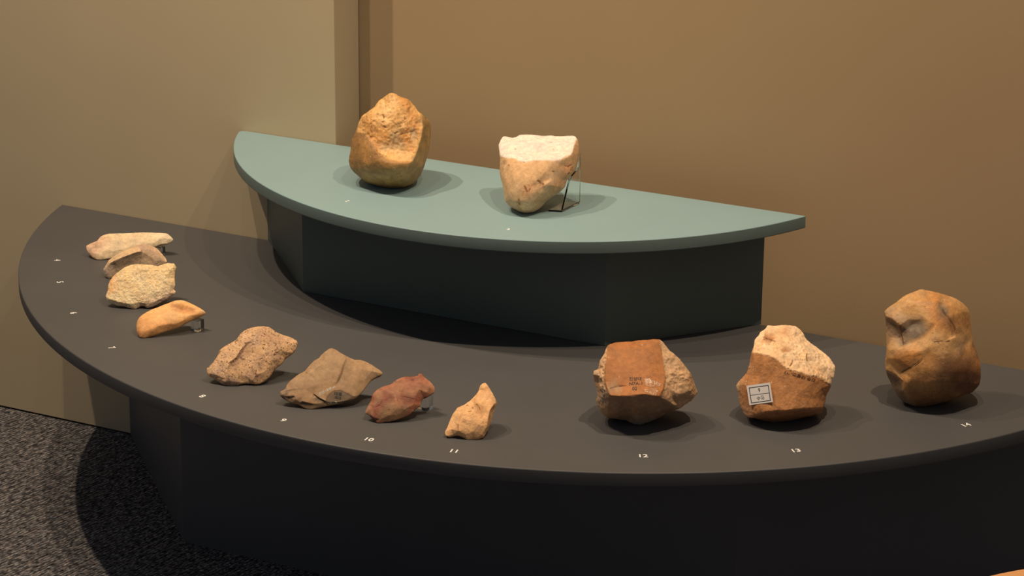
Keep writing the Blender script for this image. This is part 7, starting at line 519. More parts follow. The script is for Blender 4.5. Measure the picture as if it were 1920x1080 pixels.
  v=[[-23.8,2.0,12.6],[-23.7,5.9,16.0],[-23.3,11.8,21.0],[-22.3,16.5,24.8],[-23.7,21.4,29.8],[-23.3,25.8,33.6],[-21.1,30.9,37.1],[-15.0,38.2,40.9],[-6.7,45.0,43.2],[-3.5,50.9,47.0],[3.2,59.0,51.1],[8.4,63.0,52.4],[15.7,66.5,52.2],[23.4,71.2,52.9],[23.4,74.4,55.7],[27.8,76.6,55.8],[30.3,75.4,53.6],[37.2,74.7,49.8],[44.0,74.0,46.1],[50.5,72.4,41.7],[53.1,70.2,38.6],[53.8,66.3,34.8],[50.1,61.3,32.0],[46.8,57.1,29.7],[43.5,54.7,29.1],[42.0,49.0,24.7],[43.1,44.6,20.3],[37.9,36.4,15.3],[34.6,29.0,10.2],[23.9,18.3,5.5],[12.5,8.9,2.3],[5.7,4.7,1.6],[0.0,-0.0,0.0],[-4.2,-0.8,1.2],[-6.1,1.0,3.7],[-12.2,0.3,5.8],[-17.5,1.5,9.2],[-22.0,1.2,11.0],[-18.8,26.8,36.3],[-7.8,28.9,39.7],[7.9,30.7,36.8],[23.3,36.2,33.4],[35.5,40.8,30.6],[39.6,45.0,27.4],[-2.6,19.7,29.1],[-4.7,10.2,21.6],[-9.7,5.9,18.7],[-6.2,-0.4,7.6],[26.8,68.3,52.7],[32.1,67.2,50.6],[-17.5,18.0,30.4],[-9.1,16.3,29.0],[-14.3,10.8,23.9],[-17.2,4.4,16.9],[-13.0,0.3,11.3],[-1.9,34.9,42.3],[8.6,42.7,45.8],[15.6,53.4,49.6],[26.0,56.3,48.8],[39.4,62.2,46.6],[47.6,64.2,42.2],[12.9,38.3,41.2],[25.6,48.7,43.5],[36.9,51.7,41.0],[46.7,57.4,36.5],[27.2,42.5,37.2],[6.7,26.2,32.0],[15.3,24.0,27.4],[25.9,31.6,26.8],[36.9,36.6,23.7],[5.8,14.6,22.0],[18.5,18.3,19.6],[29.0,25.8,19.0],[1.4,6.0,13.8],[12.3,9.5,12.0],[23.7,18.9,12.6],[1.6,2.2,6.5],[17.6,33.4,34.0],[18.5,34.3,33.6],[18.6,34.3,34.3],[18.8,33.3,33.3],[19.5,34.7,33.3],[19.7,34.7,34.0],[19.9,33.7,33.1],[20.6,35.1,33.1],[20.8,35.2,33.8],[21.0,34.1,32.8],[21.7,35.5,32.9],[21.9,35.6,33.6],[22.1,34.5,32.6],[22.8,35.9,32.7],[23.0,36.0,33.3],[23.1,35.0,32.3],[23.9,36.4,32.4],[24.0,36.4,33.1],[24.2,35.5,32.1],[24.9,36.8,32.2],[25.1,36.8,32.9],[25.3,35.9,31.9],[26.0,37.2,31.9],[26.2,37.2,32.6],[26.3,36.3,31.6],[27.1,37.6,31.7],[27.3,37.6,32.4],[27.4,36.8,31.4],[28.2,38.1,31.5],[28.3,38.0,32.2],[28.5,37.2,31.2],[29.2,38.5,31.3],[29.4,38.5,32.0],[29.5,37.6,31.0],[30.3,38.9,31.1],[30.4,38.9,31.8],[30.6,38.0,30.8],[31.3,39.3,30.9],[31.5,39.3,31.6],[31.7,38.5,30.6],[32.4,39.8,30.7],[32.6,39.7,31.4],[32.7,38.9,30.3],[33.4,40.2,30.5],[33.6,40.2,31.2],[33.8,39.3,30.1],[34.5,40.6,30.2],[34.7,40.6,31.0],[34.8,39.8,29.9],[35.7,40.7,30.2],[-3.8,18.4,28.4],[-4.2,18.0,27.4],[-3.2,17.5,27.4],[-4.6,17.4,27.9],[-4.3,17.0,26.6],[-3.3,16.5,26.6],[-4.7,16.4,27.1],[-4.4,16.0,25.8],[-3.4,15.5,25.8],[-4.8,15.4,26.3],[-4.6,15.1,25.0],[-3.5,14.6,25.0],[-4.9,14.5,25.5],[-4.7,14.1,24.2],[-3.7,13.6,24.2],[-5.1,13.5,24.7],[-4.8,13.1,23.4],[-3.8,12.6,23.4],[-5.2,12.5,23.9],[-4.9,12.2,22.6],[-3.9,11.4,22.4],[-5.2,11.8,23.2],[-5.8,11.4,22.2],[-5.0,10.5,21.9],[-6.0,11.2,22.9],[-6.8,10.8,21.7],[-5.9,9.8,21.5],[-7.0,10.6,22.4],[-7.7,10.1,21.3],[-6.9,9.1,21.0],[-8.0,10.0,22.0],[-8.7,9.4,20.8],[-7.8,8.5,20.6],[-8.9,9.3,21.6],[-9.6,8.7,20.4],[-8.7,7.8,20.2],[-9.8,8.6,21.1],[-10.5,8.0,20.0],[-9.7,7.1,19.7],[-10.8,7.9,20.7],[-11.2,6.9,19.8],[-24.1,4.1,11.1],[-24.0,7.9,14.5],[-23.5,13.7,19.4],[-22.5,18.4,23.1],[-23.9,23.2,28.1],[-23.6,27.5,31.8],[-21.4,32.5,35.2],[-15.4,39.8,39.0],[-7.2,46.4,41.2],[-4.0,52.2,45.0],[2.5,60.2,49.1],[7.6,64.2,50.4],[14.9,67.6,50.1],[22.4,72.2,50.8],[22.5,75.4,53.6],[26.8,77.6,53.6],[29.2,76.4,51.5],[36.0,75.7,47.8],[42.8,75.0,44.1],[49.1,73.4,39.8],[51.7,71.2,36.7],[52.4,67.4,33.0],[48.7,62.4,30.2],[45.5,58.3,28.0],[42.3,56.0,27.4],[40.8,50.4,23.0],[41.8,46.0,18.7],[36.8,37.9,13.7],[33.5,30.7,8.8],[23.0,20.1,4.1],[11.8,10.9,1.0],[5.0,6.7,0.3],[-0.6,2.1,-1.3],[-4.7,1.3,-0.1],[-6.6,3.1,2.3],[-12.6,2.4,4.4],[-17.8,3.5,7.8],[-22.2,3.3,9.6],[-23.1,8.0,9.8],[-23.0,11.7,13.0],[-22.6,17.1,17.7],[-21.6,21.5,21.2],[-22.9,26.1,25.8],[-22.6,30.2,29.4],[-20.5,34.9,32.6],[-14.9,41.7,36.1],[-7.1,48.0,38.3],[-4.1,53.5,41.8],[2.1,61.0,45.7],[6.9,64.8,46.9],[13.7,68.0,46.6],[20.8,72.3,47.3],[20.9,75.3,49.9],[24.9,77.4,50.0],[27.3,76.3,47.9],[33.6,75.6,44.4],[40.0,75.0,41.0],[46.0,73.5,36.9],[48.4,71.4,34.0],[49.1,67.8,30.5],[45.7,63.1,27.8],[42.6,59.3,25.8],[39.6,57.0,25.2],[38.2,51.7,21.1],[39.1,47.6,17.0],[34.4,40.0,12.3],[31.3,33.1,7.6],[21.4,23.2,3.2],[10.8,14.4,0.2],[4.4,10.5,-0.4],[-0.9,6.1,-1.9],[-4.8,5.4,-0.8],[-6.6,7.1,1.5],[-12.3,6.4,3.5],[-17.2,7.5,6.7],[-21.4,7.3,8.4],[-17.8,17.0,10.0],[-17.8,19.9,12.6],[-17.4,24.3,16.3],[-16.7,27.9,19.2],[-17.7,31.5,22.9],[-17.5,34.8,25.7],[-15.8,38.6,28.4],[-11.2,44.2,31.2],[-5.0,49.2,32.9],[-2.6,53.7,35.8],[2.4,59.7,38.9],[6.3,62.7,39.9],[11.8,65.3,39.7],[17.6,68.8,40.2],[17.6,71.2,42.3],[20.9,72.9,42.4],[22.7,72.0,40.7],[27.9,71.5,37.9],[33.1,71.0,35.1],[37.9,69.8,31.8],[39.8,68.1,29.5],[40.4,65.2,26.7],[37.6,61.4,24.5],[35.2,58.3,22.9],[32.7,56.5,22.4],[31.6,52.2,19.1],[32.3,48.9,15.8],[28.5,42.7,12.0],[26.0,37.2,8.2],[18.0,29.2,4.7],[9.5,22.1,2.2],[4.3,19.0,1.7],[0.0,15.4,0.5],[-3.1,14.9,1.4],[-4.6,16.2,3.3],[-9.1,15.7,4.9],[-13.1,16.5,7.5],[-16.5,16.4,8.8],[-5.9,30.9,14.2],[-5.8,32.5,15.6],[-5.7,34.8,17.6],[-5.3,36.7,19.1],[-5.8,38.7,21.1],[-5.7,40.5,22.6],[-4.8,42.5,24.0],[-2.3,45.4,25.6],[1.0,48.1,26.5],[2.3,50.5,28.0],[4.9,53.7,29.6],[7.0,55.3,30.2],[10.0,56.7,30.1],[13.0,58.6,30.3],[13.0,59.9,31.5],[14.8,60.8,31.5],[15.8,60.3,30.6],[18.5,60.0,29.1],[21.3,59.7,27.6],[23.8,59.1,25.9],[24.9,58.2,24.6],[25.2,56.7,23.1],[23.7,54.6,22.0],[22.4,53.0,21.1],[21.1,52.0,20.8],[20.5,49.7,19.1],[20.9,48.0,17.3],[18.8,44.7,15.3],[17.5,41.7,13.3],[13.2,37.4,11.4],[8.7,33.7,10.1],[5.9,32.0,9.8],[3.6,30.1,9.2],[2.0,29.8,9.7],[1.2,30.5,10.7],[-1.2,30.2,11.5],[-3.4,30.7,12.9],[-5.2,30.6,13.6],[8.4,45.7,20.4]],
  f=[1,0,37,53,2,1,53,1,37,53,37,36,36,54,53,36,35,54,163,166,164,52,166,163,166,52,167,167,164,166,167,165,164,165,167,46,4,50,5,50,4,3,3,52,50,52,3,2,2,167,52,167,2,53,53,46,167,46,53,54,54,47,46,47,54,35,35,34,47,158,155,157,158,159,155,160,158,157,158,160,161,161,159,158,159,161,162,156,153,152,148,151,149,151,51,154,154,149,151,149,154,152,149,152,153,153,150,149,153,45,150,45,153,156,157,152,154,152,157,155,155,156,152,156,155,159,5,38,6,38,5,50,50,51,38,51,50,52,52,154,51,52,157,154,52,160,157,160,52,163,163,161,160,161,163,164,164,162,161,162,164,165,162,165,46,46,159,162,140,142,145,140,145,143,133,128,130,133,131,128,131,133,134,136,134,133,134,136,139,139,137,134,137,139,142,137,142,140,127,129,44,31,30,74,55,7,39,132,70,44,66,67,40,9,56,10,56,9,8,40,61,56,8,7,55,55,56,8,55,40,56,40,55,39,66,39,44,66,44,70,70,67,66,70,71,67,71,70,74,74,75,71,74,29,75,29,74,30,127,130,128,128,129,127,129,128,131,70,132,135,70,135,138,70,138,141,70,141,144,70,144,147,70,147,73,73,74,70,74,73,76,76,31,74,6,39,7,39,6,38,39,38,51,51,44,39,51,127,44,51,130,127,51,133,130,51,136,133,51,139,136,51,142,139,142,51,151,151,145,142,145,151,148,148,143,145,148,146,143,146,148,149,146,149,150,45,73,147,46,73,45,73,46,47,47,76,73,76,47,34,76,34,33,76,33,32,32,31,76,77,78,79,78,77,80,80,83,78,85,82,81,81,84,85,81,86,84,82,79,78,78,81,82,81,78,83,83,86,81,87,90,88,90,87,89,89,92,90,88,91,41,91,88,90,90,41,91,92,68,95,68,92,89,88,85,84,84,87,88,84,89,87,89,84,86,86,68,89,68,86,83,68,83,80,96,94,93,97,99,100,97,94,96,96,99,97,99,96,98,98,101,99,103,105,106,105,103,102,102,107,105,109,106,105,105,108,109,108,105,107,107,110,108,103,100,99,99,102,103,102,99,101,102,101,104,104,107,102,112,65,41,41,93,94,93,41,90,93,90,92,93,92,95,95,96,93,95,98,96,98,95,68,68,101,98,68,104,101,68,107,104,68,110,107,68,113,110,116,117,114,116,119,117,123,120,122,122,125,123,123,126,42,126,123,125,125,69,126,69,125,122,120,117,119,119,122,120,119,69,122,69,119,116,48,14,13,15,14,48,48,16,15,48,49,16,43,26,25,24,23,64,19,18,60,60,20,19,60,21,20,21,60,22,18,17,59,59,60,18,60,59,64,64,22,60,22,64,23,17,16,49,49,59,17,63,64,59,63,24,64,24,63,43,24,43,25,13,12,58,58,48,13,58,49,48,58,59,49,58,63,59,63,58,62,63,124,42,42,43,63,43,42,126,43,126,69,69,26,43,26,69,27,12,11,57,57,58,12,57,62,58,65,63,62,65,124,63,65,121,124,65,118,121,65,115,118,65,112,115,111,108,110,111,110,113,113,114,111,113,116,114,113,69,116,69,113,68,69,68,72,72,27,69,27,72,28,10,57,11,57,10,56,57,56,61,61,62,57,61,65,62,61,41,65,77,40,67,67,80,77,67,68,80,68,67,71,71,72,68,72,71,75,75,28,72,28,75,29,39,66,40,85,88,41,40,77,79,79,41,40,41,79,82,41,82,85,41,61,40,42,120,123,41,94,97,109,42,41,111,109,108,117,42,109,42,117,120,109,114,117,109,111,114,41,106,109,41,103,106,41,100,103,41,97,100,121,42,124,112,41,42,42,115,112,42,118,115,42,121,118,146,150,45,45,44,129,129,131,134,146,45,129,129,143,146,129,140,143,129,137,140,129,134,137,45,147,144,132,44,45,45,135,132,45,138,135,45,141,138,45,144,141,46,156,159,46,45,156],
  o=[0,1,2,3,4,5,6,7,8,9,10,11,12,13,14,15,16,17,18,19,20,21,22,23,24,25,26,27,28,29,30,31,32,33,34,35,36,37],
  c=[4,4,4,2,2,4,0,1,1,4,1,2,2,1,2,2,2,1,4,4,4,4,0,2,5,0,0,2,5,3,3,3,5,5,2,2,4,4,4,1,4,2,5,2,2,2,2,5,2,1,2,3,0,4,4,1,0,1,1,1,0,0,1,0,4,4,5,0,1,1,3,3,3,3,3,3,3,2,6,2,2,6,2,2,6,2,2,6,2,2,6,2,2,6,2,2,6,2,2,6,2,2,6,2,2,6,2,2,6,2,5,6,5,5,6,5,5,6,5,5,6,5,5,6,5,5,5,2,6,2,2,6,2,2,6,2,2,6,2,2,6,2,2,6,2,2,6,2,2,6,2,2,6,2,2,6,2,2,6,2,2,6,2,2,6,2,2,2,4,4,4,2,2,4,0,1,1,4,1,2,2,1,2,2,2,1,4,4,4,4,0,2,5,0,0,2,5,3,3,3,5,5,2,2,4,4,4,4,4,2,2,4,0,1,1,4,1,2,2,1,2,2,2,1,4,4,4,4,0,2,5,0,0,2,5,3,3,3,5,5,2,2,4,4,4,4,4,2,2,4,0,1,1,4,1,2,2,1,2,2,2,1,4,4,4,4,0,2,5,0,0,2,5,3,3,3,5,5,2,2,4,4,4,4,4,2,2,4,0,1,1,4,1,2,2,1,2,2,2,1,4,4,4,4,0,2,5,0,0,2,5,3,3,3,5,5,2,2,4,4,0],
  r=[0.4,0.4,0.4,0.4,0.4,0.4,0.4,0.4,0.4,0.4,0.4,0.4,0.4,0.4,0.4,0.4,0.4,0.4,0.4,0.4,0.4,0.4,0.4,0.4,0.4,0.4,0.4,0.4,0.4,0.4,0.4,0.4,0.4,0.4,0.4,0.4,0.4,0.4,0.3,0.3,0.3,0.3,0.3,0.3,0.3,0.3,0.3,0.3,0.3,0.3,0.3,0.3,0.3,0.3,0.3,0.3,0.3,0.3,0.3,0.3,0.3,0.3,0.3,0.3,0.3,0.3,0.3,0.3,0.3,0.3,0.3,0.3,0.3,0.3,0.3,0.3,0.3,0.15,0.15,0.3,0.3,0.15,0.3,0.3,0.15,0.3,0.3,0.15,0.3,0.3,0.15,0.3,0.3,0.15,0.3,0.3,0.15,0.3,0.3,0.15,0.3,0.3,0.15,0.3,0.3,0.15,0.3,0.3,0.15,0.3,0.3,0.15,0.3,0.3,0.15,0.3,0.3,0.15,0.3,0.3,0.15,0.3,0.3,0.15,0.3,0.3,0.15,0.15,0.15,0.3,0.3,0.15,0.3,0.3,0.15,0.3,0.3,0.15,0.3,0.3,0.15,0.3,0.3,0.15,0.3,0.3,0.15,0.3,0.3,0.15,0.3,0.3,0.15,0.3,0.3,0.15,0.3,0.3,0.15,0.3,0.3,0.15,0.3,0.3,0.15,0.3,0.3,0.15,0.4,0.4,0.4,0.4,0.4,0.4,0.4,0.4,0.4,0.4,0.4,0.4,0.4,0.4,0.4,0.4,0.4,0.4,0.4,0.4,0.4,0.4,0.4,0.4,0.4,0.4,0.4,0.4,0.4,0.4,0.4,0.4,0.4,0.4,0.4,0.4,0.4,0.4,0.4,0.4,0.4,0.4,0.4,0.4,0.4,0.4,0.4,0.4,0.4,0.4,0.4,0.4,0.4,0.4,0.4,0.4,0.4,0.4,0.4,0.4,0.4,0.4,0.4,0.4,0.4,0.4,0.4,0.4,0.4,0.4,0.4,0.4,0.4,0.4,0.4,0.4,0.4,0.4,0.4,0.4,0.4,0.4,0.4,0.4,0.4,0.4,0.4,0.4,0.4,0.4,0.4,0.4,0.4,0.4,0.4,0.4,0.4,0.4,0.4,0.4,0.4,0.4,0.4,0.4,0.4,0.4,0.4,0.4,0.4,0.4,0.4,0.4,0.4,0.4,0.4,0.4,0.4,0.4,0.4,0.4,0.4,0.4,0.4,0.4,0.4,0.4,0.4,0.4,0.4,0.4,0.4,0.4,0.4,0.4,0.4,0.4,0.4,0.4,0.4,0.4,0.4,0.4,0.4,0.4,0.4,0.4,0.4,0.4,0.4,0.4,0.4,0.4,0.4]),
 'point_buff': dict(loc=[0.1973, -0.6455, 0.0], L=1.3, sm=0.12, amp=(0.6, 0.5), flip=False, pal=[(0.92, 0.56, 0.297), (0.858, 0.526, 0.286), (0.754, 0.448, 0.233), (0.624, 0.347, 0.17), (0.546, 0.314, 0.148), (0.16, 0.075, 0.03)],
  v=[[-32.7,-7.4,8.5],[-31.8,-1.6,13.4],[-31.8,6.0,20.4],[-31.8,13.6,27.4],[-28.9,23.4,35.2],[-21.6,30.7,38.4],[-15.9,39.3,43.8],[-12.1,47.5,49.5],[-10.8,52.7,53.7],[-11.7,58.4,59.4],[-9.8,62.5,62.3],[-6.1,65.3,63.2],[-2.7,64.6,60.9],[2.4,62.6,56.7],[7.9,60.1,51.8],[14.4,56.5,45.4],[17.9,53.7,41.2],[17.2,52.2,34.8],[15.8,49.0,29.9],[16.8,43.4,24.2],[17.9,39.4,20.0],[18.5,28.5,12.3],[18.7,20.4,7.4],[18.5,13.0,3.3],[13.3,7.6,0.8],[7.1,3.9,0.3],[0.0,0.0,0.0],[-4.0,-0.2,1.7],[-9.9,-0.6,4.1],[-15.3,-1.9,5.5],[-20.0,-4.6,5.1],[-24.9,-8.7,3.6],[-29.8,-10.1,4.7],[18.6,43.4,42.0],[18.7,30.6,36.8],[20.6,23.2,29.1],[22.3,16.3,19.3],[18.8,9.5,8.0],[13.9,6.4,4.7],[16.8,43.1,35.9],[17.1,37.7,32.1],[18.7,30.9,25.1],[20.5,23.7,16.3],[-7.6,46.8,53.4],[5.0,42.2,48.6],[13.5,35.8,42.7],[18.4,31.2,37.5],[-17.0,24.1,38.2],[-15.5,15.6,33.6],[-14.9,8.8,28.4],[-16.2,1.6,21.0],[-13.6,-4.1,11.9],[-12.7,18.0,37.2],[-10.9,10.7,32.3],[-11.4,5.9,28.1],[-13.0,0.4,21.1],[-11.1,-4.9,12.7],[-2.7,27.9,44.3],[2.5,27.6,41.6],[6.8,24.4,36.7],[-1.5,54.6,57.7],[-5.8,54.9,58.7],[5.9,50.1,52.8],[12.9,46.6,47.6],[-24.0,12.4,29.3],[-23.4,3.6,20.9],[-25.1,-4.6,12.8],[-5.7,27.7,42.9],[-2.2,17.2,35.6],[8.8,15.8,30.4],[0.7,8.1,25.8],[12.2,9.4,21.7],[-2.8,1.4,15.9],[7.2,3.5,13.2],[14.8,8.4,12.9],[-3.3,-1.5,8.1],[-5.7,39.3,49.6],[3.7,33.0,44.7],[-2.5,28.3,44.4],[-1.7,28.9,43.5],[-1.1,28.8,44.2],[-1.7,27.8,43.3],[-0.6,28.7,42.8],[-0.0,28.6,43.5],[-0.6,27.7,42.6],[0.5,28.5,42.2],[1.1,28.5,42.9],[0.4,27.6,41.9],[1.6,28.4,41.5],[2.2,28.3,42.2],[1.7,27.2,41.4],[2.7,28.3,40.9],[3.4,28.2,41.4],[2.7,26.9,40.9],[3.5,27.6,39.8],[4.4,27.4,40.3],[3.4,26.3,40.0],[4.4,26.9,38.8],[5.2,26.7,39.3],[4.2,25.6,39.0],[5.2,26.2,37.8],[6.0,26.0,38.3],[5.1,24.9,38.0],[6.0,25.5,36.8],[6.9,25.3,37.3],[5.9,24.2,37.0],[7.3,24.0,36.1],[-15.9,1.4,20.9],[-15.8,1.2,19.6],[-14.7,0.5,20.0],[-16.3,0.7,19.7],[-15.5,0.5,18.4],[-14.4,-0.2,18.9],[-15.9,-0.0,18.5],[-15.2,-0.2,17.3],[-14.1,-0.9,17.7],[-15.6,-0.7,17.4],[-14.8,-0.9,16.1],[-13.7,-1.7,16.6],[-15.3,-1.4,16.3],[-14.5,-1.6,15.0],[-13.4,-2.4,15.5],[-14.9,-2.1,15.1],[-14.2,-2.3,13.9],[-13.0,-3.1,14.4],[-14.6,-2.8,14.0],[-13.8,-3.0,12.7],[-12.7,-3.9,13.2],[-14.3,-3.6,12.9],[-13.3,-4.2,11.8],[-19.5,29.1,38.7],[-17.9,29.1,38.9],[-18.2,29.9,39.3],[-16.8,27.0,39.0],[-15.9,28.5,39.4],[-16.3,29.3,39.8],[-14.9,26.4,39.5],[-14.0,27.9,39.8],[-14.4,28.7,40.3],[-13.0,25.8,40.0],[-11.7,26.6,40.6],[-6.6,23.6,40.3],[-5.6,23.7,39.6],[-5.1,23.8,40.2],[-5.5,22.5,39.4],[-4.3,23.2,39.1],[-3.8,23.3,39.8],[-4.2,22.1,39.0],[-3.1,22.8,38.7],[-2.6,22.9,39.3],[-3.0,21.6,38.5],[-1.5,21.8,38.4],[-8.5,15.8,35.3],[-7.6,16.8,35.4],[-7.8,16.9,36.0],[-7.0,15.8,35.2],[-6.5,17.4,35.6],[-6.7,17.5,36.2],[-5.9,16.3,35.4],[-5.4,17.9,35.8],[-5.5,18.0,36.4],[-4.7,16.9,35.6],[-4.2,18.4,36.0],[-4.4,18.5,36.6],[-3.6,17.4,35.8],[-2.8,18.5,36.5],[-34.0,-3.5,5.1],[-33.1,2.2,9.9],[-33.1,9.7,16.8],[-33.1,17.1,23.8],[-30.3,26.9,31.4],[-23.0,34.0,34.6],[-17.5,42.5,39.9],[-13.7,50.5,45.5],[-12.4,55.7,49.7],[-13.3,61.3,55.3],[-11.4,65.3,58.1],[-7.8,68.1,58.9],[-4.4,67.4,56.7],[0.6,65.5,52.6],[6.0,62.9,47.7],[12.4,59.4,41.5],[15.8,56.7,37.3],[16.8,51.9,32.5],[16.3,47.2,28.3],[17.2,41.6,22.8],[18.3,37.7,18.6],[18.1,28.6,10.3],[17.4,22.3,4.8],[16.5,16.6,-0.0],[11.3,11.3,-2.5],[5.2,7.6,-3.0],[-1.8,3.8,-3.3],[-5.7,3.6,-1.6],[-11.5,3.2,0.8],[-16.9,2.0,2.1],[-21.4,-0.8,1.7],[-26.3,-4.8,0.3],[-31.1,-6.1,1.3],[-34.7,2.7,1.4],[-33.8,8.1,6.0],[-33.8,15.1,12.5],[-33.8,22.2,19.1],[-31.1,31.4,26.3],[-24.3,38.1,29.3],[-19.0,46.2,34.3],[-15.4,53.7,39.6],[-14.2,58.6,43.5],[-15.1,63.9,48.8],[-13.3,67.7,51.5],[-9.9,70.3,52.3],[-6.7,69.6,50.2],[-2.0,67.8,46.3],[3.1,65.4,41.7],[9.1,62.1,35.8],[12.4,59.5,31.9],[13.3,55.1,27.3],[12.9,50.5,23.4],[13.7,45.3,18.1],[14.8,41.6,14.2],[14.6,33.0,6.4],[13.9,27.0,1.2],[13.0,21.6,-3.4],[8.1,16.6,-5.7],[2.4,13.2,-6.2],[-4.2,9.6,-6.4],[-7.9,9.4,-4.8],[-13.4,9.1,-2.6],[-18.5,7.9,-1.4],[-22.8,5.3,-1.7],[-27.4,1.5,-3.1],[-31.9,0.2,-2.1],[-32.4,14.3,-1.0],[-31.7,18.6,2.7],[-31.7,24.3,7.9],[-31.7,30.0,13.2],[-29.5,37.4,19.0],[-24.0,42.9,21.4],[-19.7,49.3,25.4],[-16.8,55.4,29.7],[-15.9,59.4,32.9],[-16.6,63.6,37.2],[-15.1,66.7,39.3],[-12.4,68.8,40.0],[-9.8,68.3,38.3],[-6.0,66.8,35.1],[-1.9,64.9,31.4],[3.0,62.2,26.7],[5.6,60.1,23.5],[6.4,56.5,19.8],[6.0,52.9,16.7],[6.7,48.7,12.4],[7.5,45.7,9.3],[7.4,38.7,3.0],[6.9,33.9,-1.2],[6.1,29.6,-4.9],[2.2,25.5,-6.8],[-2.5,22.7,-7.2],[-7.8,19.8,-7.4],[-10.8,19.7,-6.1],[-15.2,19.4,-4.3],[-19.3,18.4,-3.3],[-22.8,16.4,-3.6],[-26.5,13.3,-4.7],[-30.1,12.3,-3.9],[-24.0,29.1,2.5],[-23.6,31.4,4.5],[-23.6,34.5,7.3],[-23.6,37.5,10.1],[-22.4,41.5,13.2],[-19.4,44.4,14.5],[-17.2,47.8,16.6],[-15.7,51.1,18.9],[-15.1,53.2,20.6],[-15.5,55.4,22.9],[-14.7,57.0,24.0],[-13.3,58.2,24.3],[-11.9,57.9,23.5],[-9.9,57.1,21.8],[-7.7,56.1,19.8],[-5.1,54.7,17.3],[-3.7,53.6,15.6],[-3.3,51.6,13.6],[-3.5,49.7,11.9],[-3.1,47.5,9.7],[-2.7,45.9,8.0],[-2.7,42.2,4.6],[-3.0,39.6,2.4],[-3.4,37.3,0.4],[-5.5,35.1,-0.6],[-8.0,33.6,-0.8],[-10.8,32.1,-0.9],[-12.4,32.0,-0.2],[-14.8,31.8,0.8],[-17.0,31.3,1.3],[-18.8,30.2,1.1],[-20.8,28.6,0.6],[-22.8,28.0,1.0],[-12.9,43.4,9.5]],
  f=[31,0,32,3,65,64,2,65,3,2,66,65,66,2,1,66,1,0,66,0,31,31,30,66,4,3,64,65,113,110,65,116,113,116,65,66,66,119,116,66,122,119,66,125,122,66,128,125,128,66,30,30,51,128,30,29,51,55,109,112,115,55,112,56,124,127,55,50,107,107,109,55,109,107,108,109,108,111,111,112,109,112,111,114,114,115,112,115,114,117,117,118,115,118,117,120,120,121,118,121,120,123,123,124,121,124,123,126,126,127,124,127,126,129,129,56,127,49,64,65,65,50,49,50,65,110,50,108,107,51,129,126,129,51,29,29,56,129,29,28,56,130,5,47,47,133,130,52,47,48,134,132,131,131,136,134,135,137,138,135,132,134,134,137,135,134,139,137,139,134,136,132,5,130,130,131,132,131,130,133,133,136,131,136,133,47,136,47,52,52,139,136,53,152,52,26,75,27,157,154,153,156,159,160,156,161,159,161,156,158,157,156,160,156,157,153,156,153,155,155,158,156,142,141,144,147,142,144,163,147,144,165,163,162,165,162,164,164,68,165,144,157,160,160,163,144,160,162,163,162,160,159,159,164,162,164,159,161,161,68,164,68,161,158,158,70,68,70,158,155,6,5,132,6,132,135,6,135,138,138,140,6,140,138,137,140,137,139,139,141,140,139,144,141,139,157,144,139,154,157,154,139,52,154,52,152,152,153,154,152,155,153,155,152,53,53,70,155,70,53,54,70,54,72,4,47,5,4,48,47,48,4,64,48,64,49,49,53,48,49,54,53,54,49,50,54,50,55,55,72,54,56,72,55,56,75,72,75,56,28,28,27,75,143,146,67,146,143,145,148,151,149,146,148,149,148,146,145,148,145,150,150,151,148,79,78,57,78,80,76,80,78,79,79,82,80,67,81,57,81,67,146,81,146,149,149,84,81,149,87,84,86,83,85,85,88,86,90,93,58,89,86,88,89,88,58,58,92,89,58,91,92,58,94,91,96,93,90,7,43,8,43,7,76,83,80,82,82,85,83,90,87,149,90,149,151,151,96,90,151,99,96,151,102,99,38,73,25,25,24,38,105,106,59,37,23,22,9,61,10,104,101,100,104,100,103,104,103,59,104,59,106,37,22,36,33,16,15,33,17,16,15,14,63,63,33,15,39,17,33,39,18,17,18,39,40,40,19,18,14,13,62,62,63,14,45,33,63,34,40,39,40,34,35,41,19,40,41,20,19,20,41,42,20,42,21,12,11,10,12,10,61,12,61,60,60,13,12,60,62,13,44,63,62,44,45,63,45,44,77,45,77,95,45,95,98,45,98,101,45,101,104,104,46,45,104,34,46,34,104,106,106,35,34,36,41,35,36,42,41,36,21,42,21,36,22,8,61,9,8,60,61,60,8,43,43,62,60,43,44,62,44,43,76,76,77,44,77,76,80,77,80,83,77,83,86,77,86,89,77,89,92,92,95,77,95,92,91,95,91,94,95,94,97,97,98,95,97,101,98,97,100,101,105,102,151,69,106,105,69,35,106,35,69,71,71,36,35,71,74,36,74,71,73,74,73,38,38,37,74,38,23,37,23,38,24,6,76,7,6,78,76,6,57,78,6,67,57,67,6,140,67,140,141,141,143,67,143,141,142,142,145,143,145,142,147,147,150,145,150,147,163,150,163,165,165,151,150,151,165,68,68,105,151,68,69,105,69,68,70,70,71,69,70,73,71,73,70,72,73,72,75,73,75,26,26,25,73,33,45,46,33,46,34,34,39,33,37,36,74,40,35,41,51,125,128,50,110,113,119,51,50,51,119,122,51,122,125,50,116,119,50,113,116,51,126,123,114,50,51,50,114,111,50,111,108,51,117,114,51,120,117,51,123,120,52,48,53,56,121,124,55,115,118,121,56,55,55,118,121,87,90,58,84,57,81,84,58,57,58,84,87,57,58,88,57,88,85,57,85,82,57,82,79,102,105,59,96,58,93,99,59,58,59,99,102,58,96,99,100,59,103,100,58,59,58,100,97,58,97,94],
  o=[0,1,2,3,4,5,6,7,8,9,10,11,12,13,14,15,16,17,18,19,20,21,22,23,24,25,26,27,28,29,30,31,32],
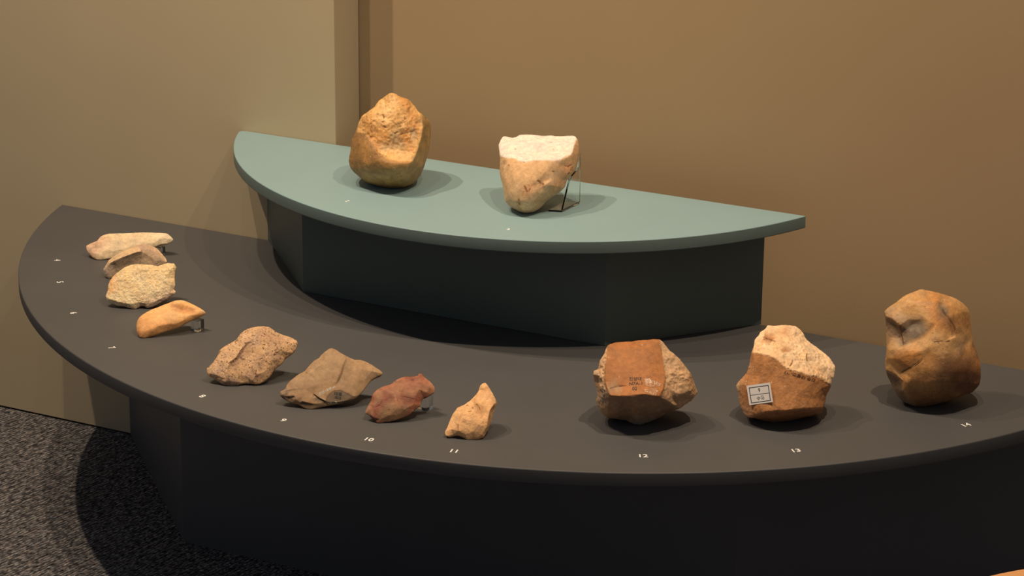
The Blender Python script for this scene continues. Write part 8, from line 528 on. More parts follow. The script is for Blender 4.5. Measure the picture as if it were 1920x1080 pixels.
  c=[0,0,0,0,0,0,0,0,1,1,1,1,1,1,1,1,1,2,2,2,2,2,2,0,2,3,0,0,0,0,0,0,0,1,0,0,0,0,0,2,2,3,2,0,0,1,0,1,1,2,2,1,0,0,0,0,0,3,3,3,3,1,1,1,1,1,0,1,0,0,0,0,0,0,0,0,0,0,3,5,3,3,5,3,3,5,3,3,5,3,3,5,3,3,5,3,3,5,3,3,5,3,3,5,3,3,3,2,5,2,2,5,2,2,5,0,2,5,1,1,5,1,1,5,1,1,5,1,1,1,0,5,0,1,5,0,1,5,0,1,1,1,5,1,1,5,1,0,5,0,0,0,0,5,0,0,5,0,0,5,0,0,5,0,0,0,0,0,0,0,0,0,0,0,1,1,1,1,1,1,1,1,1,2,2,2,2,2,2,0,2,3,0,0,0,0,0,0,0,0,0,0,0,0,0,0,0,1,1,1,1,1,1,1,1,1,2,2,2,2,2,2,0,2,3,0,0,0,0,0,0,0,0,0,0,0,0,0,0,0,1,1,1,1,1,1,1,1,1,2,2,2,2,2,2,0,2,3,0,0,0,0,0,0,0,0,0,0,0,0,0,0,0,1,1,1,1,1,1,1,1,1,2,2,2,2,2,2,0,2,3,0,0,0,0,0,0,0,0],
  r=[0.4,0.4,0.4,0.4,0.4,0.4,0.4,0.4,0.4,0.4,0.4,0.4,0.4,0.4,0.4,0.4,0.4,0.4,0.4,0.4,0.4,0.4,0.4,0.4,0.4,0.4,0.4,0.4,0.4,0.4,0.4,0.4,0.4,0.5,0.7,0.7,0.7,0.7,0.6,0.6,0.6,0.6,0.6,0.5,0.5,0.5,0.5,0.4,0.4,0.4,0.4,0.4,0.5,0.5,0.5,0.5,0.5,0.3,0.3,0.3,0.4,0.4,0.4,0.4,0.3,0.3,0.3,0.5,0.5,0.5,0.5,0.5,0.5,0.5,0.5,0.5,0.5,0.5,0.16,0.16,0.34,0.33,0.15,0.33,0.34,0.15,0.33,0.35,0.15,0.33,0.32,0.16,0.34,0.31,0.15,0.34,0.31,0.15,0.34,0.31,0.15,0.33,0.31,0.15,0.32,0.31,0.16,0.2,0.2,0.44,0.4,0.2,0.44,0.4,0.2,0.44,0.4,0.21,0.44,0.4,0.21,0.44,0.4,0.21,0.44,0.4,0.21,0.45,0.4,0.21,0.2,0.21,0.42,0.42,0.21,0.43,0.43,0.22,0.44,0.44,0.23,0.25,0.25,0.5,0.5,0.25,0.49,0.5,0.24,0.46,0.48,0.22,0.25,0.25,0.5,0.5,0.25,0.5,0.5,0.25,0.5,0.5,0.25,0.5,0.5,0.25,0.4,0.4,0.4,0.4,0.4,0.4,0.4,0.4,0.4,0.4,0.4,0.4,0.4,0.4,0.4,0.4,0.4,0.4,0.4,0.4,0.4,0.4,0.4,0.4,0.4,0.4,0.4,0.4,0.4,0.4,0.4,0.4,0.4,0.4,0.4,0.4,0.4,0.4,0.4,0.4,0.4,0.4,0.4,0.4,0.4,0.4,0.4,0.4,0.4,0.4,0.4,0.4,0.4,0.4,0.4,0.4,0.4,0.4,0.4,0.4,0.4,0.4,0.4,0.4,0.4,0.4,0.4,0.4,0.4,0.4,0.4,0.4,0.4,0.4,0.4,0.4,0.4,0.4,0.4,0.4,0.4,0.4,0.4,0.4,0.4,0.4,0.4,0.4,0.4,0.4,0.4,0.4,0.4,0.4,0.4,0.4,0.4,0.4,0.4,0.4,0.4,0.4,0.4,0.4,0.4,0.4,0.4,0.4,0.4,0.4,0.4,0.4,0.4,0.4,0.4,0.4,0.4,0.4,0.4,0.4,0.4,0.4,0.4,0.4,0.4,0.4,0.4,0.4,0.4,0.4,0.4,0.4,0.4]),
 'core_orange': dict(loc=[0.3867, -0.4824, 0.0], L=2.2, sm=0.09, amp=(1.8, 1.5), flip=False, pal=[(0.44, 0.182, 0.062), (0.546, 0.361, 0.218), (0.693, 0.443, 0.264), (0.44, 0.27, 0.16), (0.38, 0.24, 0.16), (0.48, 0.36, 0.28), (0.16, 0.075, 0.03)],
  v=[[-52.5,1.5,112.6],[-45.0,8.8,115.1],[-31.4,17.5,116.5],[-17.9,26.0,117.1],[-4.9,32.8,118.6],[9.2,40.1,120.1],[14.0,39.2,119.1],[20.9,37.2,113.9],[25.9,35.9,108.8],[34.5,36.5,103.8],[44.5,37.3,95.4],[55.3,36.7,84.8],[61.5,36.0,79.1],[61.5,47.3,62.5],[66.5,44.7,55.8],[71.4,42.0,49.0],[68.2,39.9,44.9],[64.0,36.9,37.3],[57.5,28.7,32.5],[51.5,22.9,27.7],[43.9,20.8,24.2],[33.2,19.0,18.5],[25.4,14.2,11.5],[13.9,7.7,5.9],[-0.0,0.0,0.0],[-7.2,-3.5,1.6],[-15.9,-7.2,7.0],[-27.9,-13.1,8.9],[-39.9,-25.2,13.0],[-47.1,-26.0,19.1],[-54.4,-26.3,29.3],[-57.5,-24.9,36.7],[-54.7,-24.9,43.0],[-57.2,-23.1,50.4],[-62.6,-20.0,62.6],[-59.9,-30.8,76.6],[-60.8,-27.5,81.0],[-55.7,-23.0,83.3],[-56.4,-17.3,94.0],[-52.9,-8.0,102.9],[-53.3,-2.7,108.2],[-51.1,-1.1,112.3],[-48.5,-7.0,106.2],[-44.0,-16.9,98.9],[-42.7,-27.2,88.4],[-35.5,-41.2,74.6],[-26.0,-51.9,65.9],[-19.9,-57.3,61.5],[-2.6,-54.7,63.5],[10.1,-51.3,65.5],[26.3,-42.8,67.6],[35.2,-37.0,65.0],[42.9,-30.1,62.7],[42.9,-16.5,69.3],[36.1,2.4,81.4],[28.9,12.7,90.8],[18.4,27.0,106.9],[11.3,36.1,118.2],[-51.1,-6.8,105.0],[-47.0,-15.3,97.8],[-45.8,-25.6,87.3],[-39.1,-38.5,72.3],[-29.5,-49.1,63.6],[-25.2,-51.8,56.2],[-2.9,-54.1,60.8],[10.3,-51.5,63.1],[25.9,-41.7,64.6],[34.8,-35.9,62.0],[43.6,-23.2,57.4],[43.3,-11.7,67.0],[36.9,5.9,80.4],[30.3,15.0,90.3],[20.0,29.3,105.7],[13.5,37.1,117.2],[-25.9,-50.3,54.1],[-28.0,-44.2,40.3],[-36.8,-31.5,20.1],[42.9,-21.6,56.1],[48.4,-10.8,49.8],[53.4,1.4,39.7],[53.1,17.5,30.7],[44.0,-17.2,52.1],[48.7,-1.0,39.7],[46.6,16.1,28.0],[-25.3,-49.8,67.0],[-14.9,-44.1,70.6],[-4.5,-38.6,72.3],[-33.2,-0.4,109.5],[-16.3,10.1,111.9],[1.5,19.1,112.1],[-26.4,-14.5,98.4],[-8.9,-5.4,99.9],[9.4,5.5,99.6],[-22.0,-29.8,85.9],[-1.8,-20.2,87.7],[18.5,-7.5,87.2],[-13.4,-41.3,74.4],[4.9,-34.1,76.7],[25.1,-21.5,76.2],[35.5,24.8,96.5],[46.3,20.9,85.6],[43.2,8.8,77.7],[57.3,16.6,69.2],[48.3,-1.7,62.4],[59.3,6.4,56.1],[66.3,19.9,58.4],[63.0,26.3,72.6],[50.9,3.2,47.2],[58.8,21.8,42.2],[48.4,28.9,89.0],[37.4,11.6,85.6],[-48.1,-32.7,78.0],[-43.6,-38.5,63.8],[-42.9,-35.9,46.1],[-39.7,-35.9,32.4],[-50.6,-24.6,89.0],[-54.2,-29.1,79.9],[-10.7,-45.7,45.5],[-5.4,-31.4,33.0],[11.4,-40.6,49.2],[2.3,-25.9,28.3],[22.5,-33.1,45.9],[17.5,-14.3,24.3],[33.6,-19.1,43.1],[29.9,-3.4,27.1],[-21.6,-33.9,26.6],[4.1,-9.6,11.6],[40.9,0.8,33.4],[-28.6,-49.5,66.0],[-26.7,-49.1,66.9],[-26.9,-49.2,67.7],[-25.8,-50.4,66.7],[-25.1,-48.0,67.5],[-25.3,-48.1,68.3],[-24.2,-49.3,67.3],[-23.5,-47.0,68.1],[-23.7,-47.2,68.9],[-22.6,-48.3,67.9],[-21.9,-46.0,68.7],[-22.1,-46.2,69.6],[-21.0,-47.3,68.6],[-20.3,-45.0,69.4],[-20.4,-45.2,70.2],[-19.4,-46.4,69.2],[-18.3,-44.3,69.8],[-18.4,-44.4,70.6],[-17.5,-45.7,69.6],[-16.3,-43.6,70.2],[-16.4,-43.8,71.1],[-15.5,-45.0,70.0],[-14.4,-42.8,70.6],[-14.3,-43.3,71.6],[-13.6,-44.3,70.4],[-12.5,-41.9,70.8],[-12.4,-42.3,71.9],[-11.7,-43.3,70.7],[-10.7,-40.9,71.1],[-10.6,-41.3,72.1],[-9.9,-42.4,70.9],[-9.1,-40.0,71.4],[-9.0,-40.5,72.4],[-8.3,-41.5,71.2],[-7.5,-39.2,71.6],[-7.4,-39.7,72.7],[-6.7,-40.7,71.5],[-5.9,-38.4,71.9],[-5.9,-38.7,72.9],[-5.1,-39.9,71.7],[-3.9,-38.5,72.5],[-57.5,15.9,105.5],[-49.8,22.2,108.2],[-36.4,30.2,109.8],[-23.0,38.1,110.5],[-10.4,44.7,112.0],[3.4,51.9,113.4],[7.7,51.8,112.1],[13.8,51.1,106.6],[18.4,50.7,101.3],[26.4,52.0,96.1],[35.8,53.7,87.5],[45.8,54.3,76.7],[51.5,54.4,70.8],[53.0,62.0,56.0],[57.3,60.5,49.0],[61.7,59.1,42.0],[58.5,57.0,37.9],[54.4,54.0,30.6],[47.7,47.2,25.4],[41.6,42.1,20.5],[34.4,39.4,17.3],[24.4,36.6,12.2],[16.8,31.9,5.4],[5.6,25.6,-0.1],[-7.9,18.0,-5.8],[-15.0,14.7,-4.3],[-23.4,11.0,1.0],[-35.2,5.3,2.9],[-47.7,-4.9,6.2],[-54.4,-6.2,12.3],[-61.3,-7.1,22.5],[-64.1,-6.1,30.0],[-61.6,-5.6,35.8],[-63.7,-4.4,43.3],[-68.5,-2.5,55.7],[-67.5,-9.5,67.9],[-68.1,-7.1,72.5],[-62.8,-3.1,74.9],[-63.0,1.2,85.8],[-58.8,8.7,95.2],[-58.7,12.6,100.8],[-58.7,31.6,94.1],[-51.5,36.6,96.8],[-39.5,43.3,98.3],[-27.4,50.1,99.1],[-16.2,55.9,100.4],[-3.9,62.3,101.7],[-0.4,62.9,100.3],[4.6,63.3,94.9],[8.4,63.7,89.9],[15.3,65.6,85.0],[23.3,67.8,77.1],[31.8,69.3,67.0],[36.6,70.2,61.4],[39.1,74.0,49.5],[42.6,73.6,42.8],[46.1,73.3,36.2],[43.3,71.4,32.6],[39.6,68.8,26.0],[33.2,63.6,21.0],[27.6,59.6,16.4],[21.3,56.7,13.7],[12.9,53.3,9.6],[6.1,49.1,3.6],[-3.9,43.4,-1.3],[-16.0,36.7,-6.4],[-22.3,33.7,-5.0],[-29.8,30.4,-0.4],[-40.2,25.3,1.3],[-52.0,17.7,3.6],[-57.8,16.1,9.3],[-63.8,14.8,18.6],[-66.0,15.2,25.5],[-64.0,16.1,30.5],[-65.7,16.8,37.4],[-69.5,17.5,48.8],[-70.1,14.3,58.4],[-70.3,15.7,62.8],[-65.4,18.9,65.1],[-65.1,21.8,75.3],[-60.7,27.0,84.2],[-60.1,29.4,89.6],[-51.0,46.0,76.2],[-45.8,49.1,78.2],[-37.3,53.6,79.4],[-28.7,58.1,80.0],[-20.9,62.2,80.9],[-12.3,66.7,81.8],[-10.0,67.5,80.7],[-6.8,68.4,76.6],[-4.3,69.1,73.0],[0.3,70.8,69.4],[5.8,72.7,63.7],[11.4,74.5,56.4],[14.7,75.4,52.3],[17.1,76.4,44.6],[19.3,76.7,39.8],[21.5,77.0,34.9],[19.6,75.7,32.3],[17.0,73.8,27.7],[12.3,70.8,24.0],[8.2,68.2,20.7],[4.0,65.9,18.9],[-1.7,63.0,16.3],[-6.5,60.0,12.1],[-13.5,56.1,8.7],[-21.9,51.4,5.1],[-26.3,49.3,6.0],[-31.6,47.0,9.3],[-38.9,43.4,10.5],[-47.5,38.9,11.8],[-51.5,37.5,15.8],[-55.5,36.4,22.4],[-57.0,36.3,27.4],[-55.7,37.3,30.7],[-56.8,37.4,35.7],[-59.2,37.4,43.9],[-60.4,36.9,49.9],[-60.3,37.5,53.2],[-56.9,39.5,54.9],[-56.4,40.9,62.2],[-52.9,43.8,68.8],[-52.2,44.9,72.9],[-37.9,53.2,59.3],[-35.2,54.7,60.3],[-30.9,56.9,60.9],[-26.6,59.1,61.3],[-22.7,61.2,61.7],[-18.4,63.4,62.2],[-17.3,63.9,61.6],[-15.7,64.4,59.5],[-14.5,64.8,57.6],[-12.2,65.8,55.8],[-9.5,66.8,52.9],[-6.7,67.7,49.2],[-5.1,68.3,47.2],[-3.8,68.5,43.4],[-2.7,68.7,41.0],[-1.7,69.0,38.5],[-2.6,68.3,37.2],[-3.9,67.4,34.9],[-6.3,65.9,33.0],[-8.4,64.7,31.3],[-10.5,63.5,30.5],[-13.3,61.9,29.2],[-15.7,60.5,27.1],[-19.2,58.5,25.4],[-23.4,56.2,23.6],[-25.6,55.1,24.1],[-28.2,54.0,25.7],[-31.9,52.2,26.3],[-36.3,50.0,26.9],[-38.2,49.3,28.9],[-40.2,48.7,32.2],[-40.9,48.6,34.7],[-40.3,49.1,36.4],[-40.8,49.2,38.9],[-42.0,49.1,43.0],[-42.7,49.1,45.9],[-42.7,49.3,47.6],[-40.9,50.3,48.4],[-40.6,50.9,52.2],[-38.9,52.2,55.5],[-38.5,52.7,57.6],[-24.4,59.9,42.5]],
  f=[36,116,37,116,36,35,60,45,44,115,38,37,37,60,115,37,111,60,111,37,116,111,116,35,111,35,34,34,61,111,34,112,61,112,34,33,113,32,31,113,31,30,30,114,113,30,29,114,42,40,58,58,43,42,132,133,84,84,129,131,130,84,133,130,129,84,46,84,131,41,0,40,41,40,42,46,128,62,39,58,40,59,43,58,59,39,38,59,38,115,59,60,44,44,43,59,45,130,133,46,131,129,62,112,33,62,33,32,62,32,113,113,63,62,113,74,63,113,75,74,75,113,114,114,76,75,76,114,29,29,28,76,139,141,142,141,139,138,139,136,135,135,138,139,135,140,138,140,135,137,85,148,147,145,147,148,147,145,144,145,142,141,141,144,145,141,143,144,143,141,138,143,138,140,151,154,96,151,153,154,153,151,150,155,48,158,163,160,159,159,162,163,157,159,160,159,157,156,161,158,48,96,160,163,96,157,160,157,96,154,157,154,153,153,156,157,152,48,155,96,93,142,96,142,145,96,145,148,148,151,96,151,148,85,85,150,151,85,153,150,152,85,149,149,48,152,48,149,146,48,146,47,47,64,48,1,0,41,41,87,1,87,41,42,42,90,87,90,42,43,90,43,44,44,93,90,93,44,45,45,142,93,45,139,142,45,136,139,136,45,133,133,135,136,135,133,132,132,137,135,137,132,84,134,84,46,46,47,134,47,46,62,47,62,63,63,64,47,117,74,75,75,125,117,125,75,76,125,76,28,28,27,125,166,86,168,86,166,165,167,168,86,167,49,168,126,120,25,25,24,126,2,88,3,166,97,94,97,166,168,97,168,49,118,119,65,118,120,119,120,118,26,26,25,120,57,73,6,57,56,73,5,57,6,52,51,67,68,52,67,4,57,5,57,4,89,89,56,57,56,89,92,51,98,50,51,50,66,66,67,51,67,66,121,121,123,67,123,121,122,122,124,123,124,122,23,23,22,124,3,89,4,89,3,88,89,88,91,91,92,89,92,91,94,94,95,92,95,94,97,97,98,95,97,50,98,50,97,49,49,66,50,66,49,65,66,65,119,119,121,66,121,119,120,120,122,121,122,120,126,126,23,122,23,126,24,78,68,77,8,99,9,101,110,70,8,7,72,72,99,8,71,72,55,71,110,99,54,71,55,70,54,53,70,53,69,69,101,70,69,103,101,103,69,68,68,78,103,81,82,78,80,79,83,83,19,80,19,83,20,15,14,16,12,11,106,106,13,12,13,106,105,105,14,13,105,16,14,105,17,16,17,105,108,17,108,18,11,10,109,11,109,100,100,106,11,106,100,102,102,105,106,105,102,104,104,108,105,108,104,107,108,107,79,108,79,80,80,18,108,18,80,19,10,9,99,99,109,10,99,100,109,100,99,110,100,110,101,101,102,100,102,101,103,103,104,102,103,107,104,107,103,78,78,79,107,82,83,79,82,20,83,20,82,127,20,127,21,7,6,73,72,73,56,56,55,72,55,56,92,55,92,95,95,54,55,54,95,98,98,53,54,53,98,51,53,51,52,52,69,53,52,68,69,123,81,77,123,127,81,127,123,124,124,21,127,21,124,22,2,1,87,87,88,2,87,91,88,91,87,90,90,94,91,94,90,93,93,166,94,166,93,96,166,96,163,166,163,162,162,165,166,164,161,48,48,167,164,48,49,167,48,65,49,65,48,64,64,118,65,118,64,117,118,117,125,118,125,27,27,26,118,61,62,128,45,128,46,128,45,61,46,130,45,46,129,130,59,58,39,59,115,60,61,60,111,60,61,45,62,61,112,74,117,64,64,63,74,77,67,123,67,77,68,71,70,110,71,54,70,71,99,72,73,72,7,78,77,81,79,78,82,81,127,82,146,149,85,146,134,47,146,85,84,146,84,134,147,144,143,137,84,85,85,140,137,85,143,140,143,85,147,86,164,167,85,152,155,158,86,85,86,158,161,86,161,164,85,155,158,162,86,165,159,85,86,85,159,156,85,156,153,86,162,159],
  o=[0,1,2,3,4,5,6,7,8,9,10,11,12,13,14,15,16,17,18,19,20,21,22,23,24,25,26,27,28,29,30,31,32,33,34,35,36,37,38,39,40],
  c=[0,0,0,0,0,0,1,1,1,1,1,1,1,1,3,3,1,1,1,1,4,4,4,5,5,5,4,4,3,2,2,2,2,2,2,2,2,2,2,2,2,0,0,0,0,0,0,0,0,0,0,0,0,0,0,0,0,0,2,2,2,2,5,3,4,4,4,4,4,1,1,1,1,1,4,3,3,4,1,1,1,4,4,4,3,3,0,0,0,0,0,0,0,0,0,0,0,0,0,1,2,2,1,2,1,1,2,1,2,1,2,2,2,5,2,3,5,4,4,3,3,4,4,4,4,4,5,4,0,6,3,3,6,3,3,6,3,3,6,3,3,6,3,3,6,3,3,6,3,3,6,3,3,6,3,3,6,3,3,6,0,0,6,0,0,6,0,0,0,0,0,0,0,0,0,1,1,1,1,1,1,1,1,3,3,1,1,1,1,4,4,4,5,5,5,4,4,3,2,2,2,2,2,2,2,2,2,2,2,2,0,0,0,0,0,0,1,1,1,1,1,1,1,1,3,3,1,1,1,1,4,4,4,5,5,5,4,4,3,2,2,2,2,2,2,2,2,2,2,2,2,0,0,0,0,0,0,1,1,1,1,1,1,1,1,3,3,1,1,1,1,4,4,4,5,5,5,4,4,3,2,2,2,2,2,2,2,2,2,2,2,2,0,0,0,0,0,0,1,1,1,1,1,1,1,1,3,3,1,1,1,1,4,4,4,5,5,5,4,4,3,2,2,2,2,2,2,2,2,2,2,2,2,0],
  r=[0.4,0.4,0.4,0.4,0.4,0.4,0.4,0.4,0.4,0.4,0.4,0.4,0.4,0.4,0.4,0.4,0.4,0.4,0.4,0.4,0.4,0.4,0.4,0.4,0.4,0.4,0.4,0.4,0.4,0.4,0.4,0.4,0.4,0.4,0.4,0.4,0.4,0.4,0.4,0.4,0.4,0.08,0.08,0.08,0.08,0.08,0.08,0.1,0.1,0.1,0.1,0.1,0.1,0.08,0.08,0.08,0.08,0.08,1,1,1,1,1,0.5,0.4,0.4,0.4,0.4,0.6,1,1,1,1,0.8,0.4,0.4,0.4,0.5,0.6,0.6,0.6,0.4,0.4,0.4,0.1,0.1,0.1,0.05,0.05,0.05,0.05,0.05,0.05,0.05,0.05,0.05,0.05,0.05,0.05,1,1,1,1,1,1,1,1,1,1,1,1,1,1,1,1,1,1,0.3,0.3,0.3,0.3,0.3,0.3,0.3,0.3,0.3,0.3,0.3,0.22,0.05,0.09,0.09,0.05,0.1,0.1,0.05,0.1,0.1,0.05,0.1,0.1,0.05,0.1,0.1,0.05,0.1,0.1,0.05,0.1,0.1,0.05,0.09,0.1,0.05,0.09,0.1,0.05,0.09,0.1,0.05,0.09,0.1,0.05,0.09,0.1,0.05,0.09,0.1,0.05,0.4,0.4,0.4,0.4,0.4,0.4,0.4,0.4,0.4,0.4,0.4,0.4,0.4,0.4,0.4,0.4,0.4,0.4,0.4,0.4,0.4,0.4,0.4,0.4,0.4,0.4,0.4,0.4,0.4,0.4,0.4,0.4,0.4,0.4,0.4,0.4,0.4,0.4,0.4,0.4,0.4,0.4,0.4,0.4,0.4,0.4,0.4,0.4,0.4,0.4,0.4,0.4,0.4,0.4,0.4,0.4,0.4,0.4,0.4,0.4,0.4,0.4,0.4,0.4,0.4,0.4,0.4,0.4,0.4,0.4,0.4,0.4,0.4,0.4,0.4,0.4,0.4,0.4,0.4,0.4,0.4,0.4,0.4,0.4,0.4,0.4,0.4,0.4,0.4,0.4,0.4,0.4,0.4,0.4,0.4,0.4,0.4,0.4,0.4,0.4,0.4,0.4,0.4,0.4,0.4,0.4,0.4,0.4,0.4,0.4,0.4,0.4,0.4,0.4,0.4,0.4,0.4,0.4,0.4,0.4,0.4,0.4,0.4,0.4,0.4,0.4,0.4,0.4,0.4,0.4,0.4,0.4,0.4,0.4,0.4,0.4,0.4,0.4,0.4,0.4,0.4,0.4,0.4,0.4,0.4,0.4,0.4,0.4,0.4,0.4,0.4,0.4,0.4,0.4,0.4,0.4,0.4,0.4,0.4,0.4,0.4,0.4,0.4,0.4,0.4]),
 'core_labelled': dict(loc=[0.5519, -0.3809, 0.0], L=2.2, sm=0.09, amp=(1.6, 1.4), flip=False, pal=[(0.588, 0.279, 0.119), (0.888, 0.605, 0.37), (0.92, 0.682, 0.46), (0.483, 0.221, 0.098), (0.399, 0.189, 0.091), (0.672, 0.377, 0.21), (0.16, 0.075, 0.03)],
